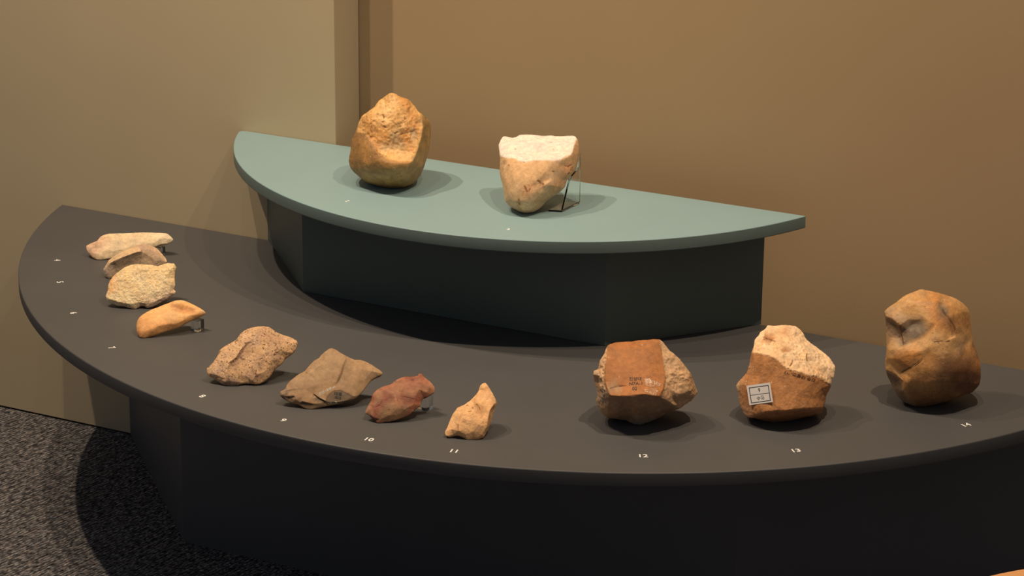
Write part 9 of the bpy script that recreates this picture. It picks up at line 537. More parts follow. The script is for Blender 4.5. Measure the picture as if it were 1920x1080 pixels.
  v=[[-39.2,57.0,123.2],[-29.2,64.0,121.9],[-18.1,72.1,122.8],[-6.0,78.0,122.2],[1.8,78.9,118.5],[8.4,78.7,113.4],[11.7,77.0,108.9],[17.1,76.1,103.1],[22.1,75.7,100.1],[34.2,75.9,94.2],[42.8,74.7,89.8],[53.5,72.1,84.6],[60.2,67.5,79.4],[65.9,62.9,76.4],[68.3,52.1,63.8],[66.0,48.1,61.6],[66.0,45.4,49.9],[61.5,40.3,38.1],[61.2,38.0,29.3],[60.2,33.4,21.3],[57.8,36.8,12.5],[48.8,27.4,10.9],[36.1,20.0,7.1],[23.3,12.8,4.0],[10.4,5.6,1.3],[0.0,0.0,0.0],[-10.7,-5.1,1.5],[-21.7,-17.9,8.7],[-29.7,-25.8,11.5],[-36.8,-24.3,14.4],[-43.9,-21.4,22.4],[-49.0,-17.5,31.2],[-51.0,-15.7,42.9],[-56.3,-12.1,50.2],[-50.4,-11.2,60.4],[-43.5,-5.6,69.2],[-41.0,-1.2,82.4],[-41.6,6.5,97.1],[-41.2,12.7,103.0],[-44.4,21.9,110.5],[-42.9,37.2,114.6],[-44.0,41.7,116.9],[-39.9,51.2,119.4],[-37.7,0.5,101.3],[-22.2,-6.8,104.0],[-6.8,-8.0,104.0],[7.8,-8.7,98.2],[19.4,-9.4,89.6],[33.6,-3.2,85.4],[46.1,5.3,80.1],[58.0,20.1,74.2],[67.8,37.3,59.2],[-37.9,-0.3,98.4],[-22.2,-7.5,101.3],[-7.1,-8.9,101.0],[7.3,-9.7,95.3],[19.1,-10.2,86.7],[33.9,-3.7,82.5],[46.5,4.8,77.2],[58.3,19.5,71.0],[66.9,38.2,55.6],[-27.2,-28.4,14.5],[-14.3,-35.6,22.6],[-0.3,-37.9,30.7],[14.2,-35.4,33.8],[26.9,-32.0,35.1],[38.4,-25.7,37.0],[48.6,-16.0,36.8],[58.4,-0.5,33.9],[62.8,22.5,26.8],[-14.0,-34.1,18.9],[-0.5,-36.5,27.5],[13.8,-34.1,30.6],[26.5,-30.7,31.9],[38.0,-24.4,33.9],[48.3,-14.7,33.8],[57.7,1.7,30.5],[60.3,26.8,22.0],[-38.6,32.6,114.4],[-24.8,25.9,114.2],[-12.5,27.1,112.0],[0.4,30.7,109.2],[9.1,36.9,107.1],[-24.1,47.6,118.4],[-10.9,54.4,118.6],[0.5,61.9,116.6],[9.3,60.4,110.7],[-0.6,44.9,113.9],[-13.3,36.7,115.9],[-33.3,16.0,109.6],[-19.5,9.4,109.4],[-5.9,6.9,107.9],[7.9,8.4,103.6],[15.6,21.0,102.4],[6.7,19.3,104.6],[20.8,39.7,103.5],[29.4,42.7,97.8],[26.9,9.0,94.2],[17.8,0.2,95.5],[32.6,34.6,94.7],[36.5,17.1,88.6],[40.5,39.4,88.3],[38.8,59.8,92.4],[48.7,51.5,84.2],[49.7,28.7,80.8],[57.9,52.7,79.1],[61.3,40.9,69.5],[-30.0,-9.5,90.2],[-12.4,-14.2,90.2],[3.6,-14.3,83.7],[-31.8,-14.9,71.3],[-11.0,-19.7,73.5],[9.2,-19.1,70.7],[30.2,-12.8,70.8],[49.0,-0.1,65.3],[60.7,19.4,56.1],[-42.2,-19.2,56.7],[-23.8,-25.5,57.4],[-4.1,-27.2,55.3],[17.1,-25.4,55.5],[36.3,-18.4,53.5],[52.3,-2.6,47.9],[60.4,17.9,40.8],[-38.0,-23.7,38.5],[-18.8,-31.9,38.5],[0.4,-32.9,40.9],[20.1,-31.5,42.5],[-30.9,-28.0,23.9],[-5.4,-23.8,15.4],[12.2,-20.9,18.5],[29.0,-11.8,20.8],[43.1,0.1,21.7],[54.0,12.4,21.8],[20.7,-5.9,90.5],[20.7,-2.3,91.1],[20.3,-3.4,92.1],[22.0,-3.5,91.0],[21.1,0.2,92.0],[20.7,-1.0,93.1],[22.4,-1.0,91.9],[21.6,2.7,93.0],[21.1,1.3,93.9],[22.9,1.8,93.0],[21.2,5.0,94.4],[20.8,3.4,95.2],[22.5,4.4,94.6],[20.6,8.0,95.6],[20.2,6.5,96.3],[22.0,7.3,95.8],[20.4,9.9,97.2],[29.7,42.7,97.5],[29.8,40.3,96.4],[31.0,39.8,96.3],[29.5,38.5,97.3],[30.4,36.7,95.6],[31.6,36.2,95.6],[30.0,35.0,96.5],[30.9,33.5,94.8],[32.0,33.4,94.9],[30.6,31.3,95.5],[32.2,31.8,93.5],[33.1,32.1,93.9],[32.1,29.2,94.0],[33.5,30.2,92.2],[34.4,30.7,92.6],[33.5,27.5,92.8],[34.8,28.7,90.9],[35.6,29.2,91.2],[34.8,25.9,91.5],[36.4,26.1,90.0],[-36.5,31.5,114.4],[-34.3,31.3,114.0],[-34.2,32.1,114.8],[-33.6,28.8,113.9],[-31.6,30.3,114.0],[-31.6,31.0,114.8],[-30.9,27.7,113.9],[-28.9,29.2,114.0],[-28.9,30.0,114.8],[-28.3,26.6,113.9],[-26.3,28.1,114.0],[-26.3,29.0,114.8],[-25.6,25.5,113.9],[-23.9,27.6,113.8],[-23.8,28.4,114.6],[-23.2,25.1,113.7],[-21.6,27.6,113.3],[-21.4,28.0,114.3],[-21.0,25.0,113.2],[-19.4,27.6,112.8],[-19.2,28.0,113.8],[-18.7,25.0,112.8],[-17.1,27.6,112.4],[-16.9,28.0,113.3],[-16.5,24.9,112.3],[-14.9,27.5,111.9],[-14.7,28.0,112.8],[-14.2,24.8,111.8],[-12.2,26.4,111.8],[-40.6,63.1,118.8],[-30.7,69.4,117.8],[-19.7,76.7,118.9],[-8.0,82.5,118.3],[-0.6,83.8,114.5],[5.7,84.3,109.3],[8.6,83.2,104.8],[13.6,82.8,98.8],[18.4,83.0,95.7],[29.7,84.3,89.6],[37.6,84.3,84.8],[47.4,83.5,79.1],[53.4,80.7,73.4],[58.4,78.0,69.8],[59.8,69.7,56.6],[57.4,66.4,54.2],[57.4,63.7,42.8],[53.0,58.8,31.3],[52.7,56.6,22.8],[51.6,52.6,14.7],[49.8,54.2,6.8],[40.7,46.2,4.8],[28.2,39.0,1.1],[15.7,31.9,-1.9],[3.2,24.9,-4.6],[-7.0,19.5,-5.9],[-17.4,14.5,-4.4],[-29.0,4.2,1.7],[-37.3,-2.3,4.0],[-43.8,-1.9,7.2],[-50.2,-0.3,15.5],[-54.8,2.5,24.5],[-56.8,4.2,35.9],[-61.5,6.6,43.5],[-56.1,8.6,53.0],[-49.4,14.1,61.7],[-47.0,18.4,74.5],[-47.2,24.8,89.3],[-46.3,29.7,95.5],[-48.6,36.4,103.7],[-45.7,47.9,108.9],[-46.4,51.2,111.6],[-41.7,58.6,114.7],[-39.5,69.3,109.0],[-30.4,74.4,108.3],[-20.5,80.4,109.5],[-10.1,85.5,108.9],[-3.7,87.2,105.4],[1.7,88.0,100.6],[4.1,87.6,96.4],[8.4,87.8,90.9],[12.4,88.4,88.0],[22.1,90.6,82.1],[28.8,91.5,77.5],[37.0,92.2,71.9],[41.8,91.3,66.2],[45.7,90.3,62.4],[46.3,84.9,49.9],[44.0,82.5,47.5],[44.0,80.1,37.4],[40.1,75.6,27.1],[39.8,73.7,19.5],[38.6,70.6,12.1],[37.6,70.5,5.7],[29.1,64.4,3.5],[18.0,58.0,0.2],[6.8,51.7,-2.5],[-4.3,45.4,-4.9],[-13.4,40.6,-6.0],[-22.7,36.2,-4.7],[-33.8,29.0,-0.1],[-41.6,24.1,1.5],[-47.0,23.5,4.8],[-52.4,24.0,12.6],[-56.1,25.5,21.1],[-57.8,27.1,31.2],[-61.6,28.2,38.4],[-57.3,31.0,46.5],[-51.3,35.9,54.1],[-49.2,39.7,65.6],[-48.9,44.5,79.1],[-47.7,47.8,85.1],[-49.0,51.8,93.1],[-45.3,59.2,98.9],[-45.5,61.1,101.7],[-40.8,66.3,105.0],[-32.8,73.7,89.7],[-26.3,76.9,89.2],[-19.3,80.8,90.2],[-12.0,84.4,89.8],[-7.7,85.9,87.2],[-4.0,86.8,83.7],[-2.4,86.7,80.7],[0.5,87.1,76.8],[3.2,87.9,74.6],[9.8,89.9,70.3],[14.3,91.1,66.9],[19.7,92.5,62.6],[22.7,92.7,58.3],[25.2,92.9,55.3],[25.2,90.2,46.1],[23.4,88.8,44.3],[23.5,87.1,37.2],[20.7,84.0,30.1],[20.5,82.6,24.7],[19.6,80.7,19.4],[19.1,79.8,15.3],[13.0,76.1,13.5],[5.2,71.6,11.2],[-2.6,67.2,9.3],[-10.4,62.8,7.6],[-16.7,59.4,6.9],[-23.3,56.4,7.8],[-31.5,52.4,10.5],[-37.1,49.6,11.4],[-40.7,48.6,14.0],[-44.3,48.4,19.6],[-46.6,48.9,25.8],[-47.9,50.0,32.9],[-50.3,50.2,38.1],[-47.5,52.8,43.6],[-43.3,56.2,49.0],[-41.8,58.8,57.0],[-41.4,61.6,66.7],[-40.4,63.4,71.1],[-40.8,65.1,77.1],[-37.6,68.5,81.9],[-37.5,69.3,84.0],[-33.9,72.1,86.6],[-23.4,74.5,68.9],[-20.2,76.1,68.7],[-16.6,78.0,69.2],[-13.0,79.8,69.0],[-10.8,80.6,67.7],[-9.0,81.1,65.9],[-8.2,81.1,64.4],[-6.8,81.3,62.4],[-5.5,81.8,61.3],[-2.2,82.9,59.1],[0.0,83.6,57.4],[2.7,84.4,55.2],[4.1,84.6,52.9],[5.3,84.8,51.4],[5.3,83.7,46.7],[4.4,83.0,45.8],[4.4,82.2,42.3],[3.0,80.6,38.7],[2.9,79.9,36.0],[2.4,79.0,33.3],[2.2,78.4,31.3],[-0.9,76.6,30.4],[-4.7,74.4,29.3],[-8.6,72.2,28.3],[-12.6,70.0,27.5],[-15.7,68.3,27.1],[-19.0,66.8,27.5],[-23.2,65.0,28.8],[-26.0,63.6,29.3],[-27.8,63.1,30.6],[-29.5,62.9,33.5],[-30.7,63.1,36.6],[-31.3,63.6,40.1],[-32.5,63.6,42.8],[-31.1,65.0,45.5],[-29.0,66.7,48.1],[-28.3,68.0,52.2],[-28.0,69.3,57.1],[-27.5,70.1,59.3],[-27.7,70.8,62.4],[-25.9,72.3,64.9],[-25.9,72.6,66.0],[-24.0,73.8,67.3],[-14.3,76.1,47.8]],
  f=[33,116,34,116,33,32,35,34,116,123,116,32,123,32,31,123,31,30,30,127,123,30,29,127,37,43,38,37,52,43,61,27,62,36,52,37,36,107,52,36,110,107,110,36,35,110,35,116,116,117,110,117,116,123,123,124,117,124,123,127,127,62,124,127,61,62,61,127,29,61,29,28,28,27,61,78,41,40,172,41,78,78,171,172,170,78,89,89,173,170,42,175,178,174,178,175,174,177,178,42,41,172,172,175,42,175,172,171,171,174,175,176,173,89,89,179,176,70,128,71,39,78,40,39,89,78,89,39,38,38,44,89,44,38,43,44,43,52,52,53,44,53,52,107,107,108,53,108,107,110,110,111,108,111,110,117,117,118,111,118,117,124,63,124,62,62,71,63,62,70,71,70,62,27,27,128,70,27,26,128,186,183,79,184,79,183,181,79,184,79,181,180,182,185,79,185,182,90,90,188,185,190,187,186,186,189,190,195,192,194,194,197,195,83,187,190,193,190,189,191,194,192,83,181,184,184,187,83,187,184,183,183,186,187,191,188,90,90,194,191,196,80,88,1,84,2,81,88,80,81,80,198,81,198,91,91,94,81,91,92,94,91,46,92,55,56,47,56,55,109,56,109,112,64,65,126,64,73,65,73,64,72,73,72,129,129,24,73,1,0,83,83,84,1,83,88,84,88,83,190,88,190,193,193,196,88,195,198,80,198,195,197,197,91,198,91,197,194,91,194,90,91,90,45,45,46,91,46,45,54,54,55,46,125,126,119,125,64,126,25,24,129,42,83,0,83,42,178,178,181,83,181,178,177,177,180,181,179,90,182,90,179,89,90,89,44,44,45,90,45,44,53,53,54,45,54,53,108,108,55,54,108,109,55,109,108,111,111,112,109,112,111,118,118,119,112,118,125,119,125,118,124,125,124,63,63,64,125,63,72,64,72,63,71,72,71,128,128,129,72,128,25,129,25,128,26,138,135,134,98,135,138,133,134,135,139,137,136,98,141,144,141,98,138,138,137,141,137,138,134,134,136,137,136,134,133,146,147,143,149,147,146,146,148,149,146,145,148,145,146,143,145,143,140,145,140,142,147,98,144,144,143,147,143,144,141,141,140,143,140,141,137,140,137,139,139,142,140,85,5,4,85,86,5,67,120,66,160,157,162,162,165,160,159,157,156,159,162,157,6,5,86,95,156,153,95,159,156,97,162,159,97,165,162,97,168,165,97,100,168,100,97,48,75,67,66,75,66,74,74,131,75,3,85,4,87,86,85,86,87,82,82,95,86,95,82,93,93,159,95,93,97,159,97,93,149,97,149,148,97,148,145,97,145,142,142,48,97,48,142,139,48,139,136,74,130,23,23,131,74,23,22,131,155,154,158,99,155,158,99,158,161,161,164,99,164,161,163,163,166,164,8,96,150,152,150,151,152,151,154,152,154,155,152,155,99,99,101,152,101,99,164,164,167,101,167,164,166,167,166,169,169,101,167,77,19,69,77,20,19,105,12,11,105,13,12,13,105,106,106,14,13,106,15,14,106,51,15,60,16,51,10,9,102,10,102,103,103,11,10,103,105,11,105,103,104,104,106,105,106,104,50,50,51,106,59,60,51,60,59,115,115,16,60,115,17,16,17,115,122,122,18,17,18,122,69,18,69,19,9,8,150,150,102,9,102,150,152,102,152,101,101,103,102,101,104,103,104,101,169,49,50,104,50,49,58,58,59,50,59,58,114,114,115,59,115,114,121,121,122,115,122,121,68,68,69,122,68,77,69,77,68,76,77,76,132,132,20,77,20,132,21,7,6,86,7,86,95,95,8,7,95,96,8,96,95,153,153,150,96,153,151,150,151,153,156,156,154,151,154,156,157,157,158,154,158,157,160,160,161,158,160,163,161,163,160,165,163,165,168,168,166,163,168,169,166,169,168,100,100,104,169,100,49,104,49,100,48,49,48,57,57,58,49,57,114,58,114,57,113,114,113,120,120,121,114,121,120,67,67,68,121,67,76,68,76,67,75,75,132,76,132,75,131,131,21,132,21,131,22,3,2,84,84,85,3,84,87,85,87,84,88,87,88,81,81,82,87,82,81,94,94,93,82,93,94,92,92,149,93,92,147,149,92,98,147,98,92,46,47,98,46,47,135,98,47,133,135,48,136,133,56,57,48,56,113,57,113,56,112,113,112,119,119,120,113,120,119,126,126,66,120,66,126,65,65,74,66,74,65,73,130,73,24,24,23,130,47,46,55,48,47,56,48,133,47,51,50,59,73,130,74,179,182,79,79,78,170,176,170,173,179,79,170,170,176,179,177,79,180,171,78,79,79,174,171,79,177,174,80,192,195,188,191,192,192,80,79,188,79,185,188,192,79,196,193,189,189,79,80,79,189,186,189,80,196,15,51,16],
  o=[0,1,2,3,4,5,6,7,8,9,10,11,12,13,14,15,16,17,18,19,20,21,22,23,24,25,26,27,28,29,30,31,32,33,34,35,36,37,38,39,40,41,42],
  c=[2,2,1,2,2,2,2,2,2,2,2,2,2,2,2,1,0,0,0,0,4,4,4,4,4,4,4,4,5,5,5,5,5,2,5,0,5,5,1,2,2,2,2,1,1,1,1,1,1,1,1,1,0,0,0,0,0,0,0,0,0,5,0,0,0,0,0,0,0,0,4,4,4,4,4,4,4,4,2,3,1,1,2,1,5,2,2,1,1,1,2,1,2,2,3,2,2,2,1,1,2,2,2,2,1,2,2,0,0,0,0,0,0,0,0,0,0,0,0,0,0,0,0,0,0,0,0,5,4,4,4,4,4,1,6,1,1,6,1,1,6,1,2,6,1,2,6,1,2,2,2,6,2,1,6,1,1,6,1,1,6,1,1,6,1,1,6,1,2,2,2,6,2,2,6,3,3,6,3,3,6,3,3,6,3,3,6,3,3,6,3,3,6,1,1,6,1,1,1,2,2,1,2,2,2,2,2,2,2,2,2,2,2,2,1,0,0,0,0,4,4,4,4,4,4,4,4,5,5,5,5,5,2,5,0,5,5,1,2,2,2,2,2,2,1,2,2,2,2,2,2,2,2,2,2,2,2,1,0,0,0,0,4,4,4,4,4,4,4,4,5,5,5,5,5,2,5,0,5,5,1,2,2,2,2,2,2,1,2,2,2,2,2,2,2,2,2,2,2,2,1,0,0,0,0,4,4,4,4,4,4,4,4,5,5,5,5,5,2,5,0,5,5,1,2,2,2,2,2,2,1,2,2,2,2,2,2,2,2,2,2,2,2,1,0,0,0,0,4,4,4,4,4,4,4,4,5,5,5,5,5,2,5,0,5,5,1,2,2,2,2,0],
  r=[0.4,0.4,0.4,0.4,0.4,0.4,0.4,0.4,0.4,0.4,0.4,0.4,0.4,0.4,0.4,0.4,0.4,0.4,0.4,0.4,0.4,0.4,0.4,0.4,0.4,0.4,0.4,0.4,0.4,0.4,0.4,0.4,0.4,0.4,0.4,0.4,0.4,0.4,0.4,0.4,0.4,0.4,0.4,0.8,0.8,0.8,0.8,0.8,0.8,0.8,0.8,0.8,0.3,0.3,0.3,0.3,0.3,0.3,0.3,0.3,0.3,0.4,0.4,0.4,0.4,0.4,0.4,0.4,0.4,0.4,0.4,0.4,0.4,0.4,0.4,0.4,0.4,0.4,0.8,0.8,0.8,0.8,0.8,1,1,1,1,1,1,1,1,1,1,1,1,1,1,1,1,1,1,1,1,1,1,1,1,0.25,0.25,0.25,0.25,0.25,0.25,0.25,0.25,0.25,0.25,0.25,0.25,0.25,0.25,0.25,0.25,0.25,0.25,0.25,0.25,0.3,0.3,0.3,0.3,0.3,0.3,0.42,0.44,0.89,0.86,0.46,0.93,0.9,0.47,0.96,0.94,0.5,1.0,0.99,0.5,1.0,1.0,0.5,0.5,0.5,1.0,1.0,0.5,1.0,1.0,0.5,1.0,1.0,0.5,1.0,1.0,0.5,1.0,1.0,0.5,1.0,1.0,0.5,0.4,0.4,0.76,0.82,0.4,0.76,0.82,0.39,0.75,0.81,0.39,0.76,0.81,0.41,0.83,0.81,0.4,0.84,0.81,0.4,0.83,0.82,0.4,0.83,0.82,0.4,0.82,0.82,0.4,0.4,0.4,0.4,0.4,0.4,0.4,0.4,0.4,0.4,0.4,0.4,0.4,0.4,0.4,0.4,0.4,0.4,0.4,0.4,0.4,0.4,0.4,0.4,0.4,0.4,0.4,0.4,0.4,0.4,0.4,0.4,0.4,0.4,0.4,0.4,0.4,0.4,0.4,0.4,0.4,0.4,0.4,0.4,0.4,0.4,0.4,0.4,0.4,0.4,0.4,0.4,0.4,0.4,0.4,0.4,0.4,0.4,0.4,0.4,0.4,0.4,0.4,0.4,0.4,0.4,0.4,0.4,0.4,0.4,0.4,0.4,0.4,0.4,0.4,0.4,0.4,0.4,0.4,0.4,0.4,0.4,0.4,0.4,0.4,0.4,0.4,0.4,0.4,0.4,0.4,0.4,0.4,0.4,0.4,0.4,0.4,0.4,0.4,0.4,0.4,0.4,0.4,0.4,0.4,0.4,0.4,0.4,0.4,0.4,0.4,0.4,0.4,0.4,0.4,0.4,0.4,0.4,0.4,0.4,0.4,0.4,0.4,0.4,0.4,0.4,0.4,0.4,0.4,0.4,0.4,0.4,0.4,0.4,0.4,0.4,0.4,0.4,0.4,0.4,0.4,0.4,0.4,0.4,0.4,0.4,0.4,0.4,0.4,0.4,0.4,0.4,0.4,0.4,0.4,0.4,0.4,0.4,0.4,0.4,0.4,0.4,0.4,0.4,0.4,0.4,0.4,0.4,0.4,0.4,0.4,0.4,0.4,0.4]),
 'core_dark': dict(loc=[0.7181, -0.2234, 0.0], L=2.4, sm=0.25, amp=(1.2, 0.8), flip=False, pal=[(0.624, 0.33, 0.129), (0.672, 0.4, 0.182), (0.648, 0.3, 0.099), (0.288, 0.2, 0.129), (0.34, 0.18, 0.085), (0.504, 0.33, 0.19), (0.2, 0.085, 0.04), (0.16, 0.075, 0.03), (0.27, 0.215, 0.165)],  # dark red-brown puts the shade of the undercut lower front into the tint
